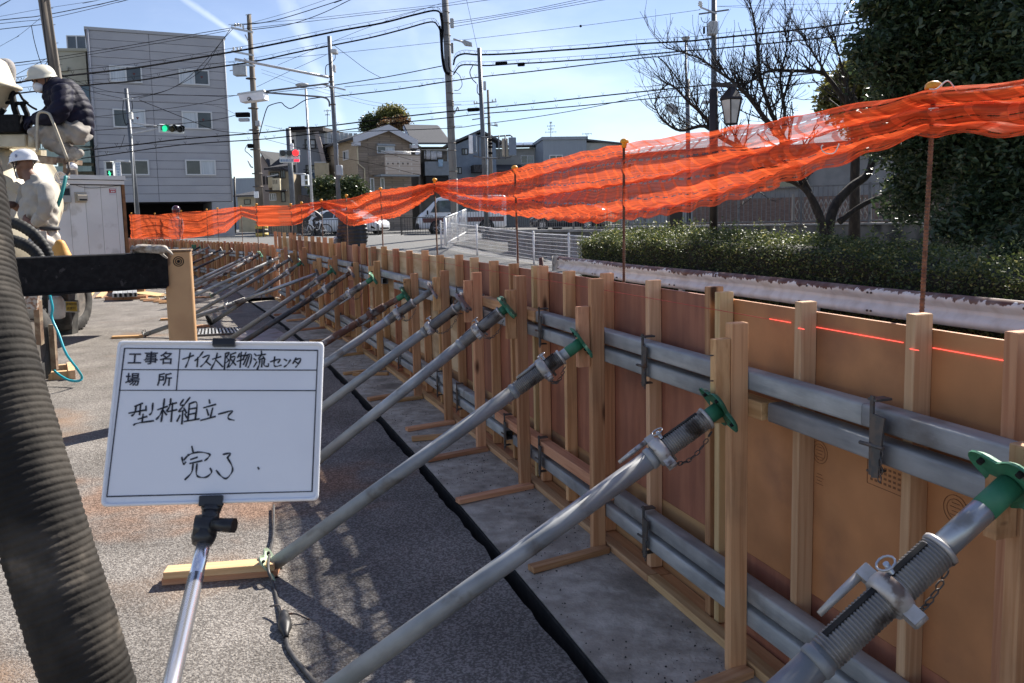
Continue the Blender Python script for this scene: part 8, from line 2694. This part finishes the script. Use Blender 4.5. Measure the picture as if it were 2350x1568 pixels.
p.tube('conduit',[(1118,318),(1119,480)],1.0,m_ins,-0.15,False)
p=Pole('utility_pole','thin far pole with crossarms right behind the dark equipment pole',(1119,207),(1130,500),62,0.19,0.08,m_pole_b)
for a,b_ in(((1087,239),(1139,234)),((1083,275),(1125,269)),((1118,286),(1142,290))):
 p.bar('crossarm',a,b_,2.0,2.0,m_pole_d)
p.ins(((1088,238),(1094,238),(1130,234),(1137,232),(1136,288),(1140,289)))
for y in(320,328,336,350):
 p.box('splice',1117,y,1130,y+4,0.3,m_wire)
p=Pole('utility_pole','tall pole with transformer and crossarms rising behind the lantern post',(1638,-40),(1637,545),30,0.125,0.09,m_pole_d)
p.bar('crossarm',(1606,17),(1644,32),3.5,3.0);p.bar('crossarm',(1603,33),(1672,23),3.0,3.0,m_pole_d)
p.box('transformer',1625,52,1644,80,0.35);p.box('cutout',1613,63,1617,78,0.1,m_wire);p.bar('bracket',(1612,62),(1634,60),1.5,1.5)
p.ins(((1605,15),(1608,16)))
p.tube('loop_cable',[(1608,40),(1612,50),(1622,52),(1628,42)],0.7,m_wire)
p.tube('drop_wire',[(1602,36),(1600,90),(1592,160),(1585,190)],0.4,m_wire2)
for px,yt,pb,Y,rr_,lab in((701,196,716,46,0.075,'slim silver street light between the red signal and the signal mast'),(1573,86,1578,38,0.06,'slim grey street light left of the right hand utility pole')):
 p=Pole('street_light',lab,(px,yt+8),(pb,470),Y,rr_*1.15,rr_*0.75,m_galv if px<900 else m_pole_d,'street light')
 k=p.k
 MB().lathe([(0.001,0.09*0),(7*k,0.0),(15.5*k,5*k),(15.5*k,7*k),(10*k,9.5*k),(0.001,10*k)]if px<900 else[(3*k,-4*k),(9.5*k,3*k),(9.5*k,6*k),(0.001,7.5*k)],18,M.Translation(p.A(px-(7 if px<900 else 0),yt+6))).build('lamp_head',m_box,p.root)
p=Pole('signal_pole','short dark pole with signal heads seen from behind among bare branches',(1578,182),(1580,520),34,0.09,0.075,m_pole_d,'signal pole')
p.bar('bracket',(1556,245),(1579,248),1.5,1.5)
MB().prism([p.A(x,y,-0.2)for x,y in((1532,240),(1540,236),(1556,246),(1553,262),(1546,260),(1534,250))],(0,0.35,0)).build('signal_head',m_box,p.root)
p.box('lamp_housing',1612,232,1627,238,0.3,m_box)
m_off=pm('unlit_lens',(0.012,0.012,0.013),0.3)
m_lit_r=pm('lit_red_lens',(0.8,0.01,0.01),0.4,emit=(1.0,0.01,0.012),estr=1.6)
m_lit_g=pm('lit_green_lens',(0.02,0.4,0.2),0.4,emit=(0.02,0.62,0.30),estr=0.5)
m_amb=pm('unlit_amber',(0.06,0.05,0.02),0.3)
m_sig=pm('signal_housing',(0.33,0.36,0.36),0.5)
m_sigl=pm('pale_signal_housing',(0.62,0.66,0.66),0.5)
m_blue=pm('blue_print',(0.03,0.14,0.33),0.5)
def lens(root,c,nrm,r_,mat,hood=True,hm=None):
 Ax=axis_frame(c,V(c)+V(nrm))
 l_=part('lens',MB().lathe([(r_,0.0),(r_*0.8,0.02),(0.001,0.04)],18).mesh('lens',mat),root,Ax)
 if hood:
  mb=MB()
  for a0 in np.linspace(-2.3,2.3,15):
   for rr_,z in((r_*1.05,0.0),(r_*1.1,0.26)):
    mb.v.append((rr_*math.sin(a0),rr_*math.cos(a0),z if abs(a0)<1.3 else z*0.6))
  for i in range(14):
   mb.f.append((2*i,2*i+1,2*i+3,2*i+2));mb.s.append(True)
  part('hood',mb.mesh('hood',hm or m_off),l_,Ax)
p=Pole('signal_pole','grey signal pole in front of the office block carrying the green signals',(289,204),(316,500),40,0.12,0.085,m_pole_d,'signal pole')
p.tube('upper_arm',[(305,283),(335,287),(366,291)],1.8,m_galv,-0.2,False);p.tube('lower_arm',[(303,318),(304,308),(330,302),(366,294)],1.6,m_galv,-0.2)
p.box('control_box',297,258,304,274,0.2,m_ins);p.bar('insulator_arm',(280,227),(305,227),1.6,2.0,m_ins)
p.tube('loop_cable',[(283,230),(282,260),(288,285),(295,283)],0.8,m_wire);p.tube('loop_cable',[(302,232),(304,245),(301,262),(305,280)],0.8,m_wire)
p.tube('cable_drop',[(286,310),(280,330),(274,342)],0.5,m_wire)
p.tube('side_conduit',[(302,320),(310,490)],1.0,m_ins,-0.15,False)
n3=V((0.72,-0.69,0));u3=V((0.69,0.72,0))
c3=p.A(393,296.5,-0.2)
Mf=frame(u3,(0,0,1),n3,c3)
sg=empty('traffic_signal',c3,'green lit horizontal traffic signal before the grey office block','traffic signal')
MB().box((0,0,0),(1.2,0.40,0.14)).build('housing',m_sigl,sg,Mf,bevel=0.03,local=True)
for k,mt in enumerate((m_lit_g,m_amb,m_off)):
 lens(sg,Mf@V((-0.38+0.38*k,0.0,0.075)),n3,0.155,mt)
ps=empty('pedestrian_signal',p.A(251,390,-0.2),'pedestrian signal showing the green walking figure beside a blue lettered plate','traffic signal')
p.tube('upper_arm',[(250,377-6),(272,370),(299,372)],1.6,m_galv,-0.2,False);p.tube('lower_arm',[(250,411),(300,413)],1.4,m_galv,-0.2,False)
c=p.A(253,390.5,-0.3);k=p.k
hs_=MB().box(c,(17*k,0.22,38*k)).build('housing',m_sigl,ps,bevel=0.02)
MB().box(c+V((-10*k,0.05,0)),(5*k,0.22,36*k)).build('side_panel',m_galv,ps)
for dz,mt in((9.5,m_off),(-9.0,pm('green_field',(0.004,0.02,0.012),0.4))):
 MB().box(c+V((1.0*k,-0.112,dz*k)),(13.5*k,0.02,14.5*k)).build('lens',mt,ps)
 MB().box(c+V((0.5*k,-0.2,(dz+8.3)*k)),(15*k,0.2,1.6*k)).build('hood',m_ins,ps)
wz=c+V((1.0*k,-0.125,-9*k))
fg=MB()
fg.ball(wz+V((-1.2*k,0,5.4*k)),(1.1*k,0.01,1.1*k))
for a,b_,r_ in(((-0.8,4.0),(0.2,-0.5),1.3),((-1.0,3.2),(-3.2,0.0),0.6),((0.2,3.2),(2.6,0.4),0.6),((0,-0.5),(-2.0,-5.8),0.75),((0.3,-0.5),(2.8,-5.6),0.75)):
 fg.tube([wz+V((a[0]*k,0,a[1]*k)),wz+V((b_[0]*k,0,b_[1]*k))],r_*k,6)
fg.build('walking_figure',pm('lit_green_figure',(0.05,0.5,0.25),0.4,emit=(0.06,0.75,0.35),estr=0.8),ps)
sgn=p.A(271.5,390,-0.3)
pl_=MB().box(sgn,(12*k,0.04,35*k)).build('name_plate',m_helm_w,ps,bevel=0.006)
MB().box(sgn+V((0,-0.021,0)),(10.5*k,0.004,33*k)).build('plate_field',pm('pale_blue_field',(0.60,0.66,0.72),0.5),pl_)
for s_,dx,dz in(('歩',2.2,12.5),('行',2.2,6.5),('者',2.2,0.5),('自',-2.4,12.5),('転',-2.4,6.5),('車',-2.4,0.5),('専',0,-6),('用',0,-12)):
 text(s_,4.9*k,frame((1,0,0),(0,0,1),(0,-1,0),sgn+V((dx*k,-0.025,dz*k))),m_blue,pl_,'lettering')
p=Pole('signal_pole','dark post under the red signal in front of the beige and grey houses',(661,295),(672,480),47,0.15,0.14,m_pole_d,'signal pole')
p.tube('ped_arm',[(674,399),(701,400)],1.4,m_galv,-0.2,False)
p.box('white_box',666,330,673,343,0.2,m_helm_w,-0.3)
c=p.A(664.5,352,-0.5);k=p.k
sg=empty('traffic_signal',c,'red lit horizontal traffic signal with a lettered plate below','traffic signal')
MB().box(c,(45*k,0.2,14.5*k)).build('housing',m_sig,sg,bevel=0.05)
for i,mt in enumerate((m_off,m_off,m_lit_r)):
 cc=c+V(((-14+14.3*i)*k,-0.101,0))
 MB().lathe([(6.2*k,0),(6.4*k,0.04),(5.6*k,0.05)],20,axis_frame(cc,cc+V((0,-1,0)))).build('lens_rim',m_off if i<2 else m_lit_r,sg)
 lens(sg,cc+V((0,-0.005,0)),(0,-1,0),5.6*k,mt,False)
q=p.A(664.5,367,-0.5)
pl_=MB().box(q,(45*k,0.1,13*k)).build('lower_plate',m_sigl,sg,bevel=0.03)
Mq=lambda dx,dz:frame((1,0,0),(0,0,1),(0,-1,0),q+V((dx*k,-0.056,dz*k)))
MB().box(q+V((-6*k,-0.052,4.0*k)),(30*k,0.006,3.6*k)).build('small_plate',A_wht,pl_)
text('感知',4.2*k,Mq(-1,4.0),pm('brown_print',(0.12,0.05,0.04),0.6),pl_)
text('車両感応式',6.0*k,Mq(-6,-2.2),m_blue,pl_,bold=0.01)
MB().box(q+V((16*k,-0.054,-2.2*k)),(11.5*k,0.01,5.5*k)).build('led_display',pm('lit_red_display',(0.5,0.01,0.02),0.4,emit=(0.75,0.012,0.035),estr=0.9),pl_)
ps=empty('pedestrian_signal',p.A(704,414,-0.3),'pale pedestrian signal seen side on above the orange net','traffic signal')
c=p.A(704,414,-0.3)
MB().box(c,(8*k,0.35,25*k)).build('housing',m_sigl,ps,bevel=0.03)
MB().box(c+V((-9.5*k,0.1,0)),(8*k,0.05,24*k)).build('side_plate',m_helm_w,ps)
for dz in(6,-6):
 MB().box(c+V((0.5*k,-0.18,dz*k)),(5.5*k,0.02,8.5*k)).build('lens',m_amb,ps)
def yx(x):
 return float(np.interp(x,[-60,130,580,1020,1640,2060],[23,26,36,35.5,30,24]))
def line(pts,px_w,lab,mat=None,dY=0.0,hang=None):
 pts=list(pts)
 for e,f_ in((0,1),(-1,-2)):
  (x0,y0),(x1,y1)=pts[e],pts[f_]
  if x0<0 or y0<0 or x0>2349:
   k_=700/math.hypot(x0-x1,y0-y1)
   pts.insert(0 if e==0 else len(pts),(x0+(x0-x1)*k_,y0+(y0-y1)*k_))
 P_=cat_points([at(x,y,yx(x)+dY)for x,y in pts],7)
 mb=MB()
 mb.tube(P_,[max(0.004,px_w/2/FPX*q.y)for q in P_],5,True)
 o=mb.build('overhead_cable',mat or m_wire,label=next(WL)if lab=='*' else lab,cat='cable',group='overhead cables')
 if hang:
  hb_=MB()
  for i in range(2,len(P_)-1,3):
   q=P_[i]
   r_=px_w/2/FPX*q.y
   hb_.tube([q+V((-0.05,0,0.13)),q+V((0,0,r_)),q+V((0.05,0,0.13))],0.008,3,False)
  if hang>1:
   hb_.tube([q+V((0,0,0.15))for q in P_],0.009,4,False)
  hb_.build('cable_hanger',m_wire,o,kind='stuff')
 return o
T_='*'
WL=iter('thicker wire rising steeply across the top left corner past the leaning pole|thin wire just below the thicker one in the top left corner|faint wire just above the thicker one in the top left corner|short wire cutting the extreme top left corner|nearly level wire ending on the leaning pole above the crouching worker|steep faint wire from the left edge up to the leaning pole|short level wire just left of the leaning pole foot|short slanting wire from the truck hopper up to the leaning pole|thin wire from the cluttered pole peak to the top of the big concrete pole|thin wire just under the peak wire, passing the big concrete pole top|black wire climbing from the cluttered pole crossarm out of the top of the picture|second wire climbing from the cluttered pole out of the top of the picture|faint straight wire climbing right from the cluttered pole peak|thin wire from the signal mast stub arm to the big concrete pole|upper of three parallel wires rising right from the big concrete pole|middle of three parallel wires rising right from the big concrete pole|lower of three parallel wires rising right from the big concrete pole|slack wire dropping right from the signal mast top|long faint wire slanting down left from the big concrete pole|faint wire slanting from the signal mast down to the cluttered pole|upper of two wires drooping from the leaning pole to the green signal pole|lower of two wires drooping from the leaning pole to the green signal pole|upper fine wire from the right hand pole crossarm to the evergreen|lower fine wire from the right hand pole crossarm to the evergreen|fine wire passing behind the bare branches|upper of two hair thin wires behind the signal mast|lower of two hair thin wires behind the signal mast'.split('|'))
line([(-20,193),(37,190),(75,184),(147,175),(312,156),(460,132),(587,110),(687,90),(774,72),(874,54),(949,35),(999,25),(1013,40),(1016,75)],4.2,'thickest black cable, upper one bending down the big concrete pole',hang=2)
line([(30,216),(90,209),(200,196),(325,184),(462,160),(587,141),(674,122),(749,107),(849,87),(924,68),(987,51),(1004,60),(1012,80)],3.4,'thick black cable second from the top, bending down the big concrete pole',hang=2)
for off,w_,nm_ in((0,1.5,'upper'),(6,1.2,'lower')):
 line([(-20,152+off),(55,143+off),(135,131+off),(307,103+off),(457,77+off),(528,65+off*.8)],w_,nm_+' of two black lines crossing the office block above its windows')
line([(-20,49),(97,36),(235,9),(300,-6)],1.8,T_);line([(-20,57),(120,41),(300,-2),(330,-10)],1.2,T_);line([(-20,42),(90,22),(220,2),(260,-6)],.8,T_)
line([(-20,23),(25,0),(45,-12)],1.0,T_);line([(-20,70),(95,57)],1.6,T_);line([(72,60),(80,100),(95,147),(106,146),(110,135)],1.6,'looped black cable hanging left of the leaning pole')
line([(-20,118),(40,84),(95,40)],.8,T_);line([(22,146),(107,136)],1.0,T_);line([(37,172),(107,135)],1.2,T_)
line([(524,57),(624,51),(724,42),(842,29),(1014,10),(1120,-8)],.9,T_);line([(557,67),(699,51),(842,34),(1014,15),(1180,-8)],1.1,T_)
line([(530,60),(632,47),(784,0),(810,-10)],1.8,T_);line([(577,69),(662,57),(737,32),(804,0),(825,-10)],1.6,T_);line([(577,53),(665,28),(765,-6)],.8,T_)
line([(524,144),(749,125),(1012,97),(1090,89),(1333,60),(1578,27),(1606,22)],.9,'thin wire with a small ball marker in the middle of the sky')
MB().ball(at(1332,60.5,yx(1332)),0.05).build('wire_marker',m_wire,label='small dark ball marker on the thin wire in mid sky',cat='wire marker')
line([(1040,150),(1046,132),(1065,124),(1098,126),(1165,124),(1265,117),(1365,110),(1465,101),(1578,95),(1635,89),(1836,68),(2003,47),(2080,38)],4.0,'thickest black cable right of the big concrete pole',hang=2)
line([(1040,172),(1055,152),(1078,149),(1115,151),(1178,147),(1240,144),(1315,139),(1390,134),(1465,127),(1578,117),(1635,113),(1836,93),(1935,82),(2060,70)],3.2,'second thick black cable right of the big concrete pole',hang=2)
line([(960,199),(990,193),(1040,186),(1103,177),(1215,165),(1365,147),(1490,132),(1510,131),(1578,122)],2.6,'ragged black cable that kinks down beside the right street light',hang=1)
line([(1510,132),(1530,150),(1573,207)],2.8,'steep black cable dropping beside the right street light')
line([(297,217),(430,219),(528,220),(620,213),(745,200)],1.3,'taut black cable across the upper windows of the office block');line([(767,222),(899,207),(1019,189)],2.4,'black cable from the signal mast to the big concrete pole',hang=1)
line([(745,201),(767,196),(887,177),(1014,152)],2.0,'upper black cable from the signal mast to the big concrete pole');line([(790,200),(887,191),(1019,180)],1.2,T_)
line([(187,346),(300,334),(425,319),(587,306),(667,298),(774,287),(899,271),(1024,257),(1140,246),(1240,236),(1365,222),(1490,209),(1578,200),(1627,195),(1800,176),(1940,160)],3.0,'long low black cable with dark splice boxes, above the house roofs',hang=1)
line([(187,364),(275,352),(425,332),(587,321),(649,315),(774,301),(899,284),(1024,271),(1110,261),(1240,251),(1365,240),(1490,227),(1578,220),(1627,213),(1800,196),(1940,182)],2.4,'lowest long black cable just above the house roofs',hang=1)
for x0,x1,y,nm_ in((667,700,296,'above the grey modern house'),(1072,1100,253,'left of the dark equipment pole'),(1136,1164,147,'first right of the dark equipment pole'),(1187,1204,149,'second right of the dark equipment pole')):
 Yk=yx(x0)
 MB().beam(at(x0,y,Yk),at(x1,y-(x1-x0)*.06,Yk),7/FPX*Yk,8/FPX*Yk).build('splice_box',m_wire,label='dark splice box on a black cable '+nm_,cat='splice box',group='splice boxes on the cables',bevel=0.03)
line([(774,304),(1024,295),(1103,286),(1240,267),(1365,245),(1490,217),(1578,200)],1.6,'slack cable crossing upward to the right over the flat roofed house')
for k,(y0,x1)in enumerate(((50,1345),(55,1372),(62,1410))):
 line([(1040,y0),(1110,y0-10-k),(1229,20+4*k),(x1,-4)],1.1,T_)
line([(1069,-5),(1095,112)],.8,'steep guy wire down to the dark equipment pole');
line([(767,105),(800,130),(840,160),(874,179)],1.1,T_);line([(1012,8),(840,65),(637,150)],.8,T_);line([(749,126),(660,166),(589,200)],.9,T_)
for d,nm_ in((0,'left'),(6,'right')):
 line([(528+d,67),(505,100),(450+d*2,162),(390,205),(300+d*3,226)],1.2,nm_+' one of two wires drooping steeply before the office block')
line([(594,314),(604,275),(612,250),(620,242),(644,236),(654,244),(669,249),(699,231),(729,225),(767,222)],2.2,'thick looping cable left of the signal mast')
line([(609,320),(700,343),(774,360),(874,380),(965,402),(1035,410)],.9,'lower thin service wire crossing before the brick house balcony');line([(607,288),(657,299),(774,322),(874,348),(960,372)],.8,'upper thin service wire crossing before the brick house window')
line([(320,230),(425,272),(500,300),(587,308)],1.4,'slack black cable falling rightward across the office block');line([(195,271),(375,251),(470,236),(528,222),(548,219)],1.1,'rising slack cable across the middle of the office block')
line([(202,301),(362,289),(480,277),(525,269),(552,260)],1.5,'slack black cable by the third floor windows of the office block');line([(142,172),(200,196),(250,210),(295,216)],1.0,T_);line([(142,172),(200,207),(282,227)],1.1,T_)
line([(200,224),(300,232),(430,236),(500,245),(540,262)],.8,'thin pale wire across the office block',m_wire2)
line([(1643,15),(1850,10),(2010,6)],.7,T_);line([(1643,15),(1800,22),(1960,30)],.7,T_);line([(1703,182),(1830,170),(1960,158)],.8,T_)
for y0,y1 in((270,330),(278,340)):
 line([(600,y0-110),(760,y0-60),(900,y0-30),(1090,y0-38)],.6,T_,m_wire2)
# ================================================================== loose things in the yard
rs=np.random.RandomState(8)
mb=MB()
for _ in range(3000):
 s=rs.uniform(-0.9,9)if rs.rand()<0.75 else rs.uniform(-0.9,3)
 d=rs.uniform(0.13,0.55)
 if math.sin(s*3.1)*math.sin(s*1.3+d*5)+rs.rand()<0.25:
  continue
 p=NEAR.pt(s,d,0.006)
 r_=0.0022+0.0035*rs.rand()**3
 a0=rs.rand()*6
 mb.add([p+V((r_*math.cos(a0+k*2.1),r_*math.sin(a0+k*2.1),0))for k in range(3)]+[p+V((0,0,r_*1.1))],[(0,1,3),(1,2,3),(2,0,3)])
mb.build('gravel',pm('black_gravel',(0.02,0.019,0.018),0.9),kind='stuff',label='scattered black gravel bits on the concrete footing')
st_=empty('pipe_stack',on(286,688,0),'stack of square steel pipes on timber bearers near the tan jack leg','pipe stack')
a0,a1,b0,b1=on(258,692,0),on(316,690,0),on(266,668,0),on(312,667,0)
for k in range(5):
 t=(k+0.5)/5
 p0,p1=a0.lerp(a1,t),b0.lerp(b1,t)
 MB().beam(p0+V((0,0,0.12)),p1+V((0,0,0.12)),0.088,0.09).build('pipe',G_pipe,st_,bevel=0.006)
 MB().beam(p0+V((0,-0.004,0.12)),p0+V((0,0.01,0.12)),0.07,0.07).build('pipe_end',m_black,st_)
for f_ in(0.12,0.85):
 MB().beam(a0.lerp(b0,f_)+V((-0.15,0,0.035)),a1.lerp(b1,f_)+V((0.2,0,0.035)),0.09,0.07).build('bearer',W_red,st_)
for(x0,y0,x1,y1,w_,lab)in((199,684,212,668,0.12,'short pale board lying left of the pipe stack'),(226,683,243,668,0.12,'second pale board lying just left of the pipe stack'),
 (322,688,366,686,0.10,'timber baulk lying right of the pipe stack'),(318,672,380,680,0.35,'tan plywood offcut on the ground right of the pipe stack')):
 p0,p1=on(x0,y0,0.02),on(x1,y1,0.02)
 MB().beam(p0,p1,w_,0.035).build('loose_board',W_pale,label=lab,cat='board')
g_=empty('drain_grating',on(500,760,0),'long steel drain grating beside the prop feet','grating')
c=[on(446,771,0.012),on(560,765,0.012),on(548,753,0.012),on(452,757,0.012)]
MB().prism([p+V((0,0,-0.008))for p in c],(0,0,0.004)).build('pit',m_black,g_)
for i in range(4):
 MB().beam(c[i],c[(i+1)%4],0.035,0.03).build('rim_bar',m_iron,g_)
for k in range(1,13):
 MB().beam(c[0].lerp(c[1],k/13),c[3].lerp(c[2],k/13),0.022,0.026).build('bar',G_pipe,g_)
q=[on(530,790,0.004),on(700,796,0.004),on(632,757,0.004),on(565,762,0.004)]
MB().prism(q,(0,0,0.018)).build('road_plate',pm('road_plate_steel',(0.22,0.195,0.19),0.6,metal=0.3,c2=(0.28,0.25,0.245),scale=3,c3=(0.17,0.11,0.085),scale3=4),label='flat grey steel plate lying under the props beyond the whiteboard',cat='steel plate')
s_,H_,F_=solve_foot(NEAR,(693,602),(482,744),1.37)
MB().lathe([(0.03,0.05),(0.085,0.03),(0.088,0.0),(0.08,-0.01),(0.07,0.0),(0.001,0.004)],20,axis_frame(F_+V((0,-0.03,0.075)),F_+V((0.14,0.05,0.14)))).build('pipe_collar',m_black,label='black round pipe collar standing at the foot of an inclined prop',cat='pipe collar')
m_stamp=pm('stamp_ink',(0.20,0.085,0.035),0.7)
for px,py,r_ in((1880,1038,0.034),(2192,1170,0.036),(1880,1100,0)):
 s_,P_=NEAR.hit(px,py,0.001)
 mx=NEAR.mat(s_,0.0012,P_.z)
 mb=MB()
 if r_:
  for rr_ in(r_,r_*0.72):
   mb.tube([(rr_*math.cos(a),0,rr_*math.sin(a))for a in np.linspace(0,6.283,25)],0.0007,4,False)
 for k in range(4):
  mb.box((0,0,0.015-0.01*k),(0.022+0.01*(k%2),0.0008,0.0012))
 part('printed_stamp',mb.mesh('printed_stamp',m_stamp),wall_n,mx,kind='stuff')
s0,P0=NEAR.hit(2030,1095,0.001)
mx=NEAR.mat(s0,0.0012,P0.z)
mb=MB()
for z in(-0.035,0.035):
 mb.box((0,0,z),(0.13,0.0008,0.0012))
for x in(-0.065,0.065):
 mb.box((x,0,0),(0.0012,0.0008,0.07))
for k in range(4):
 for j in range(7):
  mb.box((-0.05+j*0.0165,0,0.022-0.014*k),(0.009,0.0008,0.006))
part('printed_stamp',mb.mesh('printed_stamp',m_stamp),wall_n,mx,kind='stuff')
